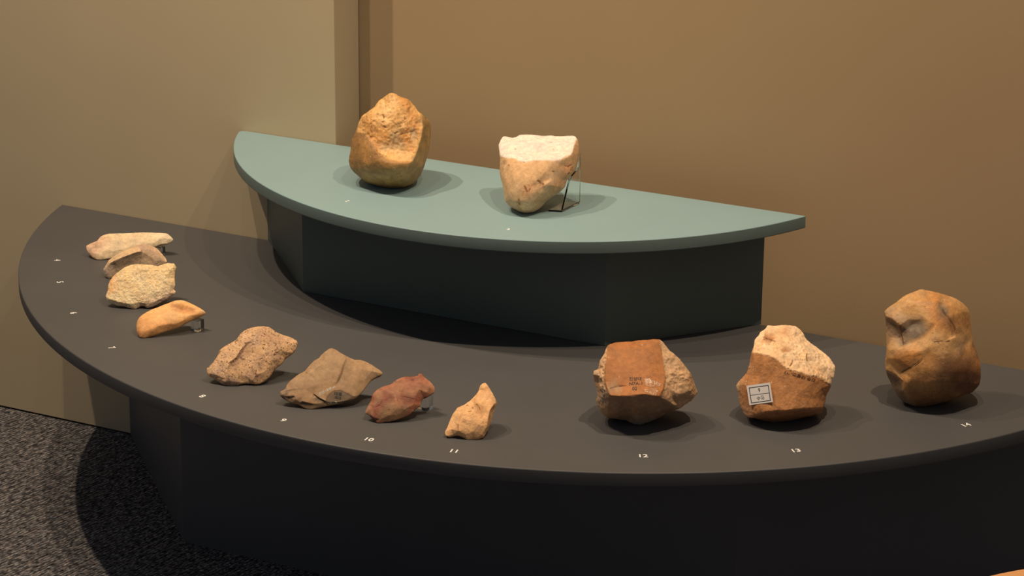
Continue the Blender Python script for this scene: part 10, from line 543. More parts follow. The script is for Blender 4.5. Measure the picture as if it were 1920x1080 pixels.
  v=[[-19.8,24.9,171.4],[-7.7,30.8,168.8],[6.9,37.8,164.7],[22.6,47.5,158.7],[32.6,52.0,152.4],[41.2,55.7,144.2],[45.8,57.4,136.0],[48.0,55.3,121.9],[50.8,53.4,107.8],[53.7,52.1,99.2],[58.4,51.4,87.0],[64.5,49.3,75.4],[69.8,46.8,63.8],[72.2,44.4,44.1],[72.3,39.4,34.3],[65.7,33.1,23.8],[49.8,26.5,16.4],[34.4,18.2,9.7],[18.9,9.9,3.9],[0.0,-0.0,0.0],[-11.3,-5.6,1.7],[-22.8,-11.1,6.3],[-32.5,-11.2,13.2],[-41.6,-8.6,24.0],[-51.5,-10.1,41.9],[-53.9,-16.5,57.0],[-53.9,-17.9,66.9],[-53.5,-14.1,84.8],[-57.6,-10.0,109.3],[-60.6,-5.8,126.4],[-63.3,-8.3,139.9],[-58.1,-3.0,145.7],[-49.7,3.9,152.5],[-39.9,11.8,162.1],[-31.3,18.6,166.1],[-60.0,-11.4,133.9],[-45.5,-21.1,135.5],[-33.8,-24.2,128.2],[-23.7,-14.3,135.2],[-4.8,-10.8,139.2],[5.0,-12.4,137.6],[-58.1,-4.7,124.6],[-48.0,-6.3,121.1],[-37.8,-12.6,111.6],[-26.4,-22.8,98.9],[-34.1,-16.5,120.1],[-29.7,-17.1,110.7],[-23.5,-25.3,101.2],[-49.1,-24.4,88.9],[-32.4,-30.5,93.7],[-21.4,-30.9,99.2],[-8.4,-21.6,106.4],[7.7,-16.7,118.8],[-48.9,-25.4,74.1],[-28.1,-35.6,82.0],[-8.4,-35.4,93.0],[8.6,-32.6,100.1],[17.3,-27.4,109.9],[32.2,-17.5,112.5],[44.1,1.5,115.5],[-29.3,-27.6,55.5],[-6.9,-36.2,71.9],[9.5,-33.0,88.7],[13.8,-30.4,94.3],[-49.7,-22.9,57.0],[-31.0,-30.6,55.3],[-17.9,-35.1,48.7],[-18.5,-34.1,36.9],[-8.0,-23.7,20.1],[-7.6,-11.8,7.4],[-48.5,-14.4,48.7],[-35.8,-20.9,47.4],[-24.3,-26.2,40.8],[-24.0,-24.8,28.9],[-16.1,-15.6,13.9],[17.6,8.0,152.1],[30.5,4.9,138.4],[40.3,6.4,120.8],[40.4,1.8,114.8],[37.2,-27.6,86.2],[53.1,-8.9,84.8],[62.3,20.8,78.6],[-23.9,-1.8,159.5],[-39.5,-8.5,147.7],[-52.0,-8.8,141.9],[-7.0,2.6,160.9],[8.7,10.6,161.1],[8.5,-3.2,150.3],[-6.8,-6.8,148.9],[-24.0,-9.5,143.1],[27.0,23.7,154.5],[39.9,31.5,143.0],[43.0,25.3,126.6],[31.4,12.2,143.8],[17.4,-10.5,135.4],[28.1,-7.8,127.0],[17.8,-19.9,121.6],[49.9,29.8,111.3],[-20.5,-11.2,126.4],[-4.5,-10.2,130.7],[-10.9,-16.5,119.3],[-20.1,-20.7,111.6],[1.7,-16.2,123.3],[-9.4,-19.6,111.2],[-23.9,-16.6,120.9],[-45.9,-15.0,105.3],[-35.4,-22.9,100.2],[-42.2,-24.7,67.4],[-16.3,-36.4,75.9],[1.8,-32.5,91.0],[27.2,-27.5,99.4],[39.9,-16.5,101.9],[50.4,7.8,99.6],[56.4,25.1,91.3],[-5.6,-36.9,55.3],[15.0,-35.6,73.7],[35.7,-31.5,72.3],[52.9,-16.5,70.4],[63.1,9.5,65.4],[68.3,30.4,53.8],[-1.3,-29.8,34.8],[19.2,-33.0,50.9],[39.1,-27.0,52.5],[55.3,-8.4,49.2],[65.1,19.5,43.5],[7.7,-15.6,22.1],[28.1,-11.1,28.1],[45.1,4.0,29.9],[58.5,19.4,30.9],[-33.9,-16.5,35.8],[-27.9,-14.8,19.1],[16.2,8.9,153.9],[17.8,9.2,151.4],[18.7,9.3,152.1],[17.5,7.2,151.4],[19.7,8.6,149.3],[20.6,8.6,150.0],[19.4,6.6,149.3],[21.6,8.0,147.2],[22.4,8.0,148.0],[21.3,6.0,147.1],[23.6,7.7,145.3],[24.4,7.8,146.1],[23.4,5.8,145.1],[25.6,7.5,143.3],[26.4,7.6,144.1],[25.4,5.5,143.2],[27.7,7.3,141.4],[28.5,7.4,142.2],[27.5,5.3,141.3],[29.7,7.1,139.5],[30.5,7.2,140.2],[29.5,5.1,139.4],[31.1,7.6,137.2],[31.9,8.0,137.8],[31.0,5.0,137.4],[32.5,8.3,134.9],[33.2,8.9,135.5],[32.5,5.7,135.1],[33.9,8.9,132.6],[34.6,9.5,133.2],[33.9,6.3,132.8],[35.4,9.5,130.4],[36.1,10.1,130.9],[35.3,6.9,130.5],[36.8,10.2,128.1],[37.5,10.8,128.5],[36.6,7.6,128.4],[37.8,9.5,125.7],[38.7,10.1,126.0],[37.6,6.9,126.2],[38.9,8.9,123.4],[39.7,9.5,123.6],[38.6,6.3,123.9],[39.9,8.2,121.1],[40.8,8.9,121.3],[39.6,5.9,121.5],[41.5,6.0,119.3],[18.5,-25.8,111.4],[20.3,-23.5,111.3],[20.3,-24.1,112.6],[20.9,-24.9,110.7],[22.4,-22.2,111.5],[22.4,-22.8,112.8],[23.1,-23.6,110.9],[24.6,-20.9,111.7],[24.6,-21.5,113.0],[25.2,-22.3,111.1],[26.7,-19.6,111.9],[26.7,-20.1,113.2],[27.3,-21.0,111.3],[28.8,-18.3,112.1],[28.8,-18.8,113.4],[29.4,-19.6,111.5],[31.2,-16.8,112.3],[31.2,-17.3,113.6],[31.8,-18.2,111.7],[33.4,-14.4,112.1],[33.3,-14.5,113.2],[34.0,-15.9,111.6],[35.5,-11.8,111.9],[35.5,-12.4,113.2],[36.1,-13.2,111.3],[37.6,-9.2,111.6],[37.6,-9.7,112.9],[38.2,-10.6,111.1],[40.0,-7.5,111.7],[-26.2,-28.8,57.4],[-24.0,-28.7,59.2],[-24.2,-30.0,60.5],[-23.0,-30.0,58.8],[-21.4,-29.8,61.3],[-21.6,-31.1,62.7],[-20.4,-31.0,60.9],[-18.8,-30.9,63.5],[-19.0,-32.2,64.9],[-17.9,-31.9,63.0],[-16.3,-32.0,65.7],[-16.5,-33.3,67.1],[-15.4,-32.9,65.2],[-13.7,-33.1,67.9],[-13.9,-34.4,69.2],[-12.8,-33.9,67.3],[-11.1,-34.2,70.0],[-11.3,-35.5,71.4],[-10.3,-34.9,69.4],[-8.3,-35.2,72.4],[-8.6,-36.2,73.6],[-7.4,-36.1,71.9],[-6.0,-34.7,74.1],[-6.3,-35.8,75.4],[-5.1,-35.9,73.7],[-3.7,-34.4,76.0],[-4.0,-35.2,77.1],[-2.7,-35.5,75.5],[-1.3,-34.0,77.8],[-1.6,-34.9,79.0],[-0.3,-35.2,77.3],[1.1,-33.7,79.6],[0.6,-34.5,80.7],[2.1,-34.8,79.2],[2.8,-33.3,81.7],[2.3,-34.1,82.7],[4.0,-34.4,81.5],[4.6,-32.9,83.9],[4.0,-33.7,84.9],[5.7,-34.0,83.6],[6.3,-32.5,86.0],[5.8,-33.3,87.0],[7.5,-33.6,85.7],[8.1,-32.1,88.1],[7.6,-32.9,89.1],[9.2,-33.2,87.9],[10.1,-32.5,90.6],[-33.1,-23.6,128.1],[-33.7,-19.2,124.0],[-31.3,-21.5,125.5],[-35.8,-17.5,122.7],[-34.0,-15.5,120.1],[-31.7,-17.8,121.6],[-35.7,-15.2,119.3],[-33.3,-15.1,117.4],[-31.3,-16.6,118.7],[-34.8,-15.4,116.8],[-32.5,-15.3,114.9],[-30.4,-16.8,116.2],[-34.0,-15.3,114.3],[-31.7,-15.2,112.4],[-29.5,-16.9,113.7],[-33.2,-15.2,111.7],[-30.8,-15.3,109.9],[-28.5,-17.4,111.3],[-32.1,-16.2,109.6],[-29.7,-16.6,107.8],[-27.4,-18.9,109.3],[-31.1,-17.4,107.5],[-28.6,-18.0,105.8],[-26.2,-20.5,107.3],[-30.0,-18.7,105.5],[-27.5,-19.6,103.8],[-25.0,-22.2,105.4],[-29.0,-19.9,103.4],[-26.3,-21.2,101.9],[-23.8,-23.8,103.5],[-27.9,-21.2,101.3],[-25.1,-22.8,99.9],[-22.7,-25.2,101.4],[-26.8,-22.5,99.2],[-22.6,-28.5,99.5],[-23.9,39.5,163.7],[-12.1,45.3,161.1],[2.1,52.1,157.2],[17.6,60.9,151.6],[27.4,65.3,145.4],[35.8,68.9,137.5],[40.3,70.6,129.4],[42.2,69.0,115.5],[44.8,67.8,101.6],[47.4,67.1,93.0],[51.9,67.0,80.9],[57.5,66.1,69.2],[62.3,64.8,57.4],[64.5,63.0,38.0],[64.2,59.3,28.0],[57.7,53.7,17.5],[42.3,46.8,10.5],[27.2,38.6,4.0],[12.1,30.5,-1.7],[-6.3,20.9,-5.5],[-17.3,15.4,-3.8],[-28.6,10.1,0.6],[-37.7,8.8,7.8],[-46.0,9.7,19.1],[-55.5,7.7,36.7],[-58.3,3.2,50.7],[-58.6,2.4,60.2],[-58.0,5.6,77.8],[-61.6,8.4,102.1],[-64.2,11.3,119.2],[-67.0,9.5,132.1],[-61.7,14.1,138.1],[-53.3,20.3,144.9],[-43.6,27.4,154.4],[-35.1,33.4,158.6],[-26.3,54.4,149.1],[-15.8,59.5,146.8],[-3.1,65.6,143.3],[10.9,72.9,138.4],[19.6,76.9,133.0],[27.0,80.0,125.9],[31.0,81.5,118.7],[32.6,80.6,106.1],[34.8,80.0,93.5],[37.0,79.8,85.7],[40.8,80.2,74.7],[45.5,80.4,63.9],[49.4,80.3,53.1],[51.3,79.1,35.6],[50.7,76.8,26.3],[44.7,72.4,16.8],[31.2,65.7,10.7],[17.8,58.4,4.9],[4.3,51.2,-0.1],[-12.1,42.6,-3.5],[-22.0,37.8,-2.0],[-32.0,33.0,1.9],[-39.8,30.9,8.7],[-46.7,30.2,19.3],[-55.0,28.0,35.2],[-58.1,25.5,47.1],[-58.5,25.3,55.3],[-57.8,27.6,71.2],[-60.7,29.2,93.3],[-62.7,30.8,108.9],[-65.4,29.7,120.2],[-60.5,33.3,125.7],[-52.8,38.3,131.9],[-44.0,44.1,140.6],[-36.2,49.0,144.5],[-24.3,65.6,122.8],[-16.9,69.1,121.2],[-8.0,73.4,118.7],[1.8,78.2,115.4],[7.9,81.0,111.6],[13.1,83.2,106.6],[16.0,84.2,101.6],[17.0,83.9,92.7],[18.4,83.7,83.8],[19.8,83.9,78.2],[22.4,84.5,70.4],[25.5,85.2,62.6],[28.1,85.6,54.8],[29.3,85.1,42.5],[28.8,84.0,35.8],[24.5,81.2,29.0],[15.1,76.2,24.9],[5.7,71.1,20.8],[-3.8,66.1,17.3],[-15.2,60.1,14.9],[-22.1,56.7,15.9],[-29.1,53.4,18.7],[-34.4,51.4,23.7],[-39.0,50.0,31.4],[-44.7,48.2,42.6],[-47.1,47.3,50.6],[-47.5,47.5,56.2],[-47.0,48.8,67.5],[-48.9,49.3,83.1],[-50.0,49.9,94.3],[-52.0,49.4,102.1],[-48.5,51.6,106.0],[-43.1,54.9,110.5],[-36.8,58.6,116.7],[-31.3,61.8,119.6],[-18.8,68.6,95.8],[-15.1,70.3,95.0],[-10.7,72.5,93.8],[-5.7,74.9,92.2],[-2.7,76.2,90.2],[-0.1,77.3,87.7],[1.3,77.8,85.2],[1.8,77.7,80.8],[2.5,77.7,76.3],[3.2,77.8,73.5],[4.5,78.1,69.5],[6.0,78.6,65.6],[7.3,78.9,61.7],[7.9,78.7,55.5],[7.6,78.2,52.1],[5.4,76.8,48.7],[0.7,74.3,46.7],[-4.0,71.8,44.6],[-8.7,69.3,42.9],[-14.4,66.3,41.7],[-17.9,64.6,42.2],[-21.4,62.9,43.6],[-24.0,61.8,46.1],[-26.2,61.0,50.0],[-29.1,60.0,55.6],[-30.3,59.7,59.6],[-30.6,59.9,62.4],[-30.3,60.5,68.0],[-31.2,60.7,75.9],[-31.8,60.8,81.5],[-32.8,60.6,85.4],[-31.0,61.7,87.4],[-28.3,63.3,89.7],[-25.1,65.1,92.8],[-22.3,66.7,94.2],[-13.2,71.2,68.9]],
  f=[29,35,30,26,53,27,30,84,31,84,30,35,35,36,84,35,41,36,41,35,29,41,29,28,105,28,27,27,48,105,48,27,53,107,53,26,107,26,25,107,25,64,65,107,64,64,24,70,24,64,25,42,257,37,42,260,257,260,42,43,43,263,260,66,60,65,32,31,84,84,83,32,83,84,36,38,36,37,36,42,37,42,36,41,42,41,28,42,28,105,105,43,42,106,105,48,48,49,106,49,48,53,53,54,49,54,53,107,107,65,60,70,71,65,71,70,24,24,129,71,24,23,129,258,255,45,45,261,258,259,256,255,259,255,258,266,267,264,267,266,269,269,272,267,270,273,46,46,271,268,276,273,278,276,278,281,281,279,276,262,259,258,262,258,261,267,270,46,270,267,272,272,273,270,273,272,275,275,278,273,210,208,207,254,255,256,255,254,37,255,37,257,257,45,255,45,257,260,45,260,263,261,265,262,263,266,264,266,263,43,43,269,266,43,272,269,43,275,272,43,278,275,287,106,49,49,44,287,54,209,212,209,54,107,209,107,60,209,211,212,72,71,129,73,67,72,73,129,23,23,130,73,130,23,22,47,286,283,47,282,285,47,285,288,288,286,47,288,50,286,221,218,217,217,220,221,225,228,226,227,224,223,223,226,227,223,225,226,221,223,224,223,221,220,220,225,223,101,274,277,101,277,280,101,280,283,108,224,227,108,221,224,108,218,221,218,108,215,218,215,214,214,217,218,233,55,230,230,232,233,232,230,229,231,229,61,231,232,229,239,236,235,237,240,238,248,245,244,109,245,248,245,109,242,241,243,246,243,241,238,243,238,240,56,51,55,55,242,109,55,239,242,55,236,239,236,55,233,233,235,236,235,233,232,33,82,34,89,88,82,89,39,88,39,89,38,39,38,98,98,99,39,98,100,99,100,98,104,100,104,101,101,103,100,101,51,103,51,101,283,51,283,286,51,286,50,50,55,51,108,230,55,230,108,227,227,229,230,229,227,226,226,61,229,61,226,228,61,228,225,114,222,219,114,219,216,114,216,213,114,213,66,74,69,68,74,20,69,20,74,21,33,32,83,83,82,33,83,89,82,83,38,89,38,83,36,38,254,256,256,98,38,256,104,98,104,256,259,104,259,262,104,262,265,104,265,268,268,101,104,101,268,271,271,274,101,274,271,46,46,277,274,282,279,281,282,281,284,44,288,285,44,50,288,50,44,49,50,49,54,54,55,50,54,108,55,108,54,212,212,215,108,212,214,215,214,212,211,210,66,213,66,210,207,66,207,60,66,71,72,66,72,67,67,114,66,67,120,114,67,68,120,67,74,68,74,67,73,74,73,130,130,21,74,21,130,22,63,253,62,56,253,63,251,62,253,62,251,250,252,63,62,252,115,63,115,252,249,180,182,183,182,180,179,96,180,183,180,96,178,178,179,180,178,181,179,181,178,57,186,96,183,183,185,186,185,183,182,182,184,185,184,182,179,184,179,181,184,181,57,86,1,85,85,87,86,40,94,87,94,40,102,94,102,52,52,96,94,52,178,96,52,57,178,57,56,63,63,110,57,126,121,125,125,18,126,18,125,19,131,134,75,189,191,192,191,189,188,132,135,133,133,131,75,75,132,133,75,135,132,195,192,191,191,194,195,142,144,145,141,144,142,139,141,142,141,139,138,147,76,150,78,95,198,58,199,197,199,58,196,136,133,135,135,139,136,135,138,139,138,137,140,140,143,138,95,192,195,195,198,95,195,58,198,58,195,194,2,1,86,86,131,2,131,86,87,87,134,131,87,137,134,87,140,137,140,87,94,94,143,140,94,146,143,94,149,146,95,94,96,96,192,95,96,189,192,189,96,186,189,186,185,185,188,189,190,187,110,110,193,190,79,110,63,79,63,115,115,116,79,116,115,121,121,122,116,122,121,126,147,150,148,155,158,153,151,148,150,150,154,151,150,153,154,153,150,76,76,155,153,164,170,167,201,203,204,203,201,200,200,205,203,205,200,202,205,202,111,157,159,160,156,159,157,159,156,161,161,164,159,165,163,162,165,162,167,160,162,163,162,160,159,162,159,164,164,167,162,93,148,151,93,151,154,154,157,93,154,156,157,156,154,153,156,153,158,158,161,156,206,204,203,206,203,205,206,205,111,169,168,171,171,172,169,171,174,172,78,177,77,92,166,169,92,169,172,172,175,92,175,172,174,175,174,77,175,77,177,119,13,12,124,13,119,124,14,13,14,124,15,97,9,8,113,10,9,113,11,10,11,113,81,81,12,11,12,81,118,118,119,12,118,124,119,128,15,124,15,128,16,5,4,91,91,6,5,91,7,6,7,91,92,92,8,7,92,97,8,97,92,175,97,175,177,97,177,59,97,59,112,112,9,97,112,113,9,113,112,80,80,81,113,80,118,81,118,80,117,118,117,123,123,124,118,123,128,124,4,3,90,90,91,4,91,90,93,91,93,157,91,157,160,160,92,91,92,160,163,163,166,92,166,163,165,165,169,166,165,168,169,168,165,167,168,167,170,168,170,173,173,171,168,78,59,177,206,112,59,112,206,111,111,80,112,127,128,123,127,16,128,16,127,17,2,90,3,90,2,131,90,131,133,90,133,136,90,136,139,90,139,142,142,93,90,93,142,145,145,148,93,145,147,148,147,145,144,152,149,94,152,94,95,95,78,176,197,202,200,202,197,199,199,111,202,111,199,196,111,196,193,111,193,110,111,110,79,79,80,111,79,117,80,117,79,116,117,116,122,122,123,117,122,127,123,127,122,126,126,17,127,17,126,18,0,85,1,85,0,34,85,34,82,85,82,88,88,87,85,88,40,87,40,88,39,40,39,99,99,102,40,102,99,100,102,100,103,103,52,102,52,103,51,51,57,52,51,56,57,109,253,56,109,251,253,251,109,248,248,250,251,248,247,250,247,248,244,246,115,249,115,246,243,115,243,240,115,240,237,115,237,234,115,234,114,114,121,115,121,114,120,120,125,121,125,120,68,125,68,69,69,19,125,19,69,20,38,37,254,106,43,105,43,287,44,43,106,287,284,285,282,284,43,44,43,284,281,43,281,278,284,44,285,46,264,267,264,45,263,264,46,45,46,261,45,261,46,268,261,268,265,279,282,47,276,46,273,276,47,46,47,276,279,280,47,283,280,46,47,46,280,277,56,55,109,193,196,58,57,110,187,187,58,57,58,187,190,58,190,193,188,185,184,184,57,58,58,194,191,191,184,58,184,191,188,59,204,206,197,200,201,201,59,58,59,201,204,201,58,197,59,198,58,198,59,78,222,114,61,60,207,208,208,61,60,213,208,210,222,61,208,208,219,222,208,216,219,208,213,216,60,61,225,225,220,217,211,60,225,211,209,60,225,214,211,225,217,214,62,249,252,234,237,238,241,62,61,249,241,246,249,62,241,61,238,241,234,61,114,234,238,61,62,231,61,62,250,247,244,231,62,242,244,245,235,231,244,231,235,232,244,239,235,244,242,239,62,247,244,65,64,70,66,65,71,73,72,129,137,75,134,75,137,138,75,138,135,146,138,143,138,152,76,138,149,152,138,146,149,76,141,138,76,144,141,76,147,144,95,76,152,76,176,77,76,95,176,77,155,76,173,174,171,173,155,77,173,158,155,173,161,158,161,173,170,170,164,161,173,77,174,78,77,176],
  o=[0,1,2,3,4,5,6,7,8,9,10,11,12,13,14,15,16,17,18,19,20,21,22,23,24,25,26,27,28,29,30,31,32,33,34],
  c=[1,0,0,1,1,1,1,0,0,1,4,4,2,6,6,6,4,4,4,4,5,3,3,3,3,1,1,1,5,3,5,1,1,1,1,5,5,5,5,5,1,3,3,3,3,3,3,3,1,1,1,1,1,1,2,2,1,1,1,1,1,0,0,0,1,1,0,0,4,4,3,3,3,3,3,3,4,4,1,4,4,4,1,1,5,0,2,2,1,1,0,0,0,0,2,0,1,1,8,8,8,8,8,8,8,5,5,1,2,2,1,1,5,0,0,0,4,6,6,6,4,0,4,6,6,4,4,4,6,3,3,3,7,3,3,7,3,3,7,3,3,7,3,3,7,4,4,7,4,4,7,4,4,7,4,4,7,4,4,7,4,4,7,4,4,7,4,4,7,4,4,7,4,4,7,4,4,4,1,7,1,1,7,1,1,7,1,1,7,1,1,7,1,1,7,1,1,7,1,1,7,1,1,7,1,1,1,1,7,1,1,7,1,1,7,1,1,7,0,0,7,0,0,7,0,0,7,0,0,7,0,0,7,0,0,7,0,0,7,0,0,7,0,0,7,0,0,7,0,0,7,0,0,0,5,7,5,3,7,3,3,7,3,3,7,3,3,7,3,3,7,3,3,7,3,3,7,3,3,7,3,3,7,3,3,7,3,3,1,1,0,0,1,1,1,1,0,0,1,4,4,2,6,6,6,4,4,4,4,5,3,3,3,3,1,1,1,5,3,5,1,1,1,1,1,0,0,1,1,1,1,0,0,1,4,4,2,6,6,6,4,4,4,4,5,3,3,3,3,1,1,1,5,3,5,1,1,1,1,1,0,0,1,1,1,1,0,0,1,4,4,2,6,6,6,4,4,4,4,5,3,3,3,3,1,1,1,5,3,5,1,1,1,1,1,0,0,1,1,1,1,0,0,1,4,4,2,6,6,6,4,4,4,4,5,3,3,3,3,1,1,1,5,3,5,1,1,1,1,0],
  r=[0.4,0.4,0.4,0.4,0.4,0.4,0.4,0.4,0.4,0.4,0.4,0.4,0.4,0.4,0.4,0.4,0.4,0.4,0.4,0.4,0.4,0.4,0.4,0.4,0.4,0.4,0.4,0.4,0.4,0.4,0.4,0.4,0.4,0.4,0.4,0.4,0.4,0.4,0.4,0.4,0.4,0.3,0.3,0.3,0.3,0.3,0.3,0.3,0.3,0.3,0.3,0.3,0.3,0.3,0.3,0.3,0.3,0.4,0.4,0.4,0.3,0.3,0.3,0.3,0.3,0.4,0.4,0.3,0.3,0.3,0.3,0.4,0.4,0.3,0.3,0.4,0.4,0.4,0.4,0.2,0.2,0.2,0.4,0.4,0.4,0.4,0.3,0.3,0.4,0.4,0.3,0.3,0.3,0.3,0.3,0.3,0.4,0.3,0.2,0.2,0.2,0.2,0.2,0.2,0.2,0.3,0.3,0.4,0.3,0.3,0.6,0.5,0.3,0.3,0.2,0.2,0.2,0.2,0.2,0.2,0.2,0.2,0.2,0.2,0.2,0.2,0.2,0.2,0.2,0.3,0.3,0.19,0.2,0.39,0.4,0.2,0.38,0.39,0.2,0.38,0.39,0.2,0.38,0.4,0.2,0.38,0.4,0.19,0.37,0.4,0.19,0.37,0.4,0.2,0.38,0.4,0.19,0.38,0.4,0.19,0.38,0.4,0.19,0.38,0.39,0.19,0.37,0.39,0.19,0.38,0.4,0.2,0.38,0.4,0.2,0.39,0.4,0.2,0.2,0.2,0.4,0.4,0.2,0.4,0.4,0.2,0.4,0.4,0.2,0.4,0.4,0.2,0.4,0.41,0.2,0.4,0.41,0.2,0.4,0.41,0.2,0.4,0.42,0.21,0.41,0.42,0.21,0.15,0.15,0.3,0.29,0.15,0.3,0.29,0.15,0.3,0.3,0.15,0.3,0.3,0.15,0.3,0.3,0.15,0.3,0.3,0.15,0.3,0.3,0.15,0.3,0.3,0.15,0.3,0.3,0.15,0.3,0.29,0.15,0.3,0.29,0.15,0.3,0.29,0.15,0.3,0.29,0.15,0.3,0.3,0.15,0.3,0.3,0.15,0.2,0.17,0.34,0.33,0.15,0.29,0.3,0.15,0.28,0.3,0.15,0.28,0.3,0.15,0.28,0.3,0.15,0.29,0.3,0.15,0.29,0.3,0.15,0.29,0.3,0.15,0.29,0.3,0.15,0.29,0.3,0.15,0.3,0.3,0.15,0.4,0.4,0.4,0.4,0.4,0.4,0.4,0.4,0.4,0.4,0.4,0.4,0.4,0.4,0.4,0.4,0.4,0.4,0.4,0.4,0.4,0.4,0.4,0.4,0.4,0.4,0.4,0.4,0.4,0.4,0.4,0.4,0.4,0.4,0.4,0.4,0.4,0.4,0.4,0.4,0.4,0.4,0.4,0.4,0.4,0.4,0.4,0.4,0.4,0.4,0.4,0.4,0.4,0.4,0.4,0.4,0.4,0.4,0.4,0.4,0.4,0.4,0.4,0.4,0.4,0.4,0.4,0.4,0.4,0.4,0.4,0.4,0.4,0.4,0.4,0.4,0.4,0.4,0.4,0.4,0.4,0.4,0.4,0.4,0.4,0.4,0.4,0.4,0.4,0.4,0.4,0.4,0.4,0.4,0.4,0.4,0.4,0.4,0.4,0.4,0.4,0.4,0.4,0.4,0.4,0.4,0.4,0.4,0.4,0.4,0.4,0.4,0.4,0.4,0.4,0.4,0.4,0.4,0.4,0.4,0.4,0.4,0.4,0.4,0.4,0.4,0.4,0.4,0.4,0.4,0.4,0.4,0.4,0.4,0.4,0.4,0.4,0.4,0.4,0.4,0.4]),
}
DECALS = {
 'paper_label': ([[-10.6, -72.4, 49.7], [18.7, -56.5, 54.1], [11.8, -53.5, 81.8], [-17.2, -69.5, 76.5]], [-0.3424, 0.8699, -0.3551]),
 'script_line': ([[31.1, -51.3, 97.1], [70.8, -33.7, 85.5], [72.2, -32.0, 89.8], [32.3, -49.6, 101.7]], [-0.3299, 0.8771, -0.349]),
 'orange_face': ([[25.3, -96.3, 89.7], [42.1, -87.6, 90.9], [41.5, -85.7, 110.8], [24.0, -94.7, 110.3]], [-0.3835, 0.8533, -0.3532]),
 'gloss_upper': ([[42.6, -86.6, 97.5], [64.9, -75.6, 94.2], [63.6, -75.1, 104.7], [42.8, -85.3, 108.7]], [-0.3782, 0.8556, -0.3535]),
 'gloss_lower': ([[44.2, -86.9, 87.0], [63.2, -77.7, 83.0], [63.8, -76.3, 93.2], [44.9, -85.8, 94.4]], [-0.3773, 0.8545, -0.357]),
 'grey_patch': ([[43.9, -5.2, 26.7], [54.3, -1.6, 25.3], [51.8, 7.7, 34.3], [39.6, 2.3, 35.0]], [-0.4808, 0.8001, -0.3588]),
 'pale_line': ([[23.9, -12.0, 29.6], [40.2, 7.1, 38.8], [37.8, 9.3, 41.8], [21.3, -9.4, 33.0]], [-0.4856, 0.797, -0.3593]),
 'pale_foot': ([[40.7, -14.4, 20.3], [51.3, -7.1, 21.9], [49.7, -5.3, 24.1], [39.5, -12.3, 22.5]], [-0.4817, 0.7977, -0.3628]),
}

def build_stone(key, name, label, mat, cell=None, chip=0.0, pits=0.0, cat='stone tool', seed=0):
    d = STONES[key]
    V = np.array(d['v'], float); F = np.array(d['f'], int).reshape(-1, 3)
    o = d['o']; n = len(o); nv = len(V)
    # the back half: rings behind the outline, closed by the last vertex
    rings = [o] + [[nv - 1 - 4 * n + k * n + i for i in range(n)] for k in range(4)]
    back = []
    for a, b in zip(rings[:-1], rings[1:]):
        for i in range(n):
            j = (i + 1) % n
            back += [(a[i], a[j], b[j]), (a[i], b[j], b[i])]
    back += [(rings[-1][i], rings[-1][(i + 1) % n], nv - 1) for i in range(n)]
    back = np.array(back)
    if d['flip']:
        back = back[:, ::-1]
    F = np.concatenate([F, back])
    pal = d['pal']
    A = np.array([(*pal[c], r) for c, r in zip(d['c'], d['r'])])
    L = d['L']
    V, A, F = split_long(V, A, F, L * 4)
    V = laplace(V, F, 2, d['sm'])
    V, A, F = split_long(V, A, F, L * 2)
    V = laplace(V, F, 2, d['sm'] * 0.8)
    V, A, F = split_long(V, A, F, L)
    V = laplace(V, F, 1, d['sm'])
    ng = vnormals(V, F)
    if (V * ng).sum() < 0 and False:
        F = F[:, ::-1]; ng = -ng
    off = np.array((13.7 * seed, 7.1 * seed, 3.3 * seed))
    R = A[:, 3]
    P = V + off
    a1, a2 = d['amp']
    disp = a1 * R * (perlin(P / 17.0) * 1.2 + 0.55 * perlin(P / 8.0)) + a2 * R * (0.9 * perlin(P / 4.2) - 0.5 * np.abs(perlin(P / 6.5)) + 0.5 * perlin(P / 2.1))
    if cell:
        disp += chip * np.clip(R * 1.2 - 0.15, 0, 1.2) * (chips(P, cell) + 0.5 * chips(P + 50, cell * 0.45))
    if pits:
        q = perlin(P / 3.2) + 0.5 * perlin(P / 30.0)
        disp -= pits * np.clip((q - 0.28) * 5, 0, 1)
    V = V + ng * disp[:, None]
    V[:, 2] = np.maximum(V[:, 2], 0.25 + 0.0 * V[:, 2])
    V = V / 1000.0
    me = bpy.data.meshes.new(name)
    me.vertices.add(len(V)); me.vertices.foreach_set('co', V.ravel())
    me.loops.add(len(F) * 3); me.loops.foreach_set('vertex_index', F.ravel())
    me.polygons.add(len(F)); me.polygons.foreach_set('loop_start', np.arange(0, len(F) * 3, 3))
    me.update(calc_edges=True)
    ca = me.attributes.new('tint', 'FLOAT_COLOR', 'POINT')
    ca.data.foreach_set('color', np.concatenate([A[:, :3], np.ones((len(A), 1))], 1).ravel())
    me.polygons.foreach_set('use_smooth', np.ones(len(F), bool))
    me.validate()
    ob = link(name, me, mat, None, d['loc'])
    tag(ob, label, cat)
    tree = BVHTree.FromPolygons([Vector(v) for v in V], [tuple(f) for f in F.tolist()])
    return ob, tree

def text_mesh(txt, size=1.0, extrude=0.0, offset=0.0, res=3):
    cu = bpy.data.curves.new('txt', 'FONT')
    cu.body = txt
    cu.size = size
    cu.extrude = extrude
    cu.offset = offset
    cu.resolution_u = res
    cu.align_x = 'CENTER'; cu.align_y = 'CENTER'
    o = bpy.data.objects.new('txt', cu)
    COL.objects.link(o)
    bpy.context.view_layer.update()
    me = bpy.data.meshes.new_from_object(o.evaluated_get(bpy.context.evaluated_depsgraph_get()))
    bpy.data.objects.remove(o, do_unlink=True)
    me.materials.clear()
    return me

def flat_polys(parts):
    """merge (verts, faces) lists"""
    vs, fs = [], []
    for v, f in parts:
        k = len(vs)
        vs += v
        fs += [tuple(i + k for i in q) for q in f]
    return vs, fs

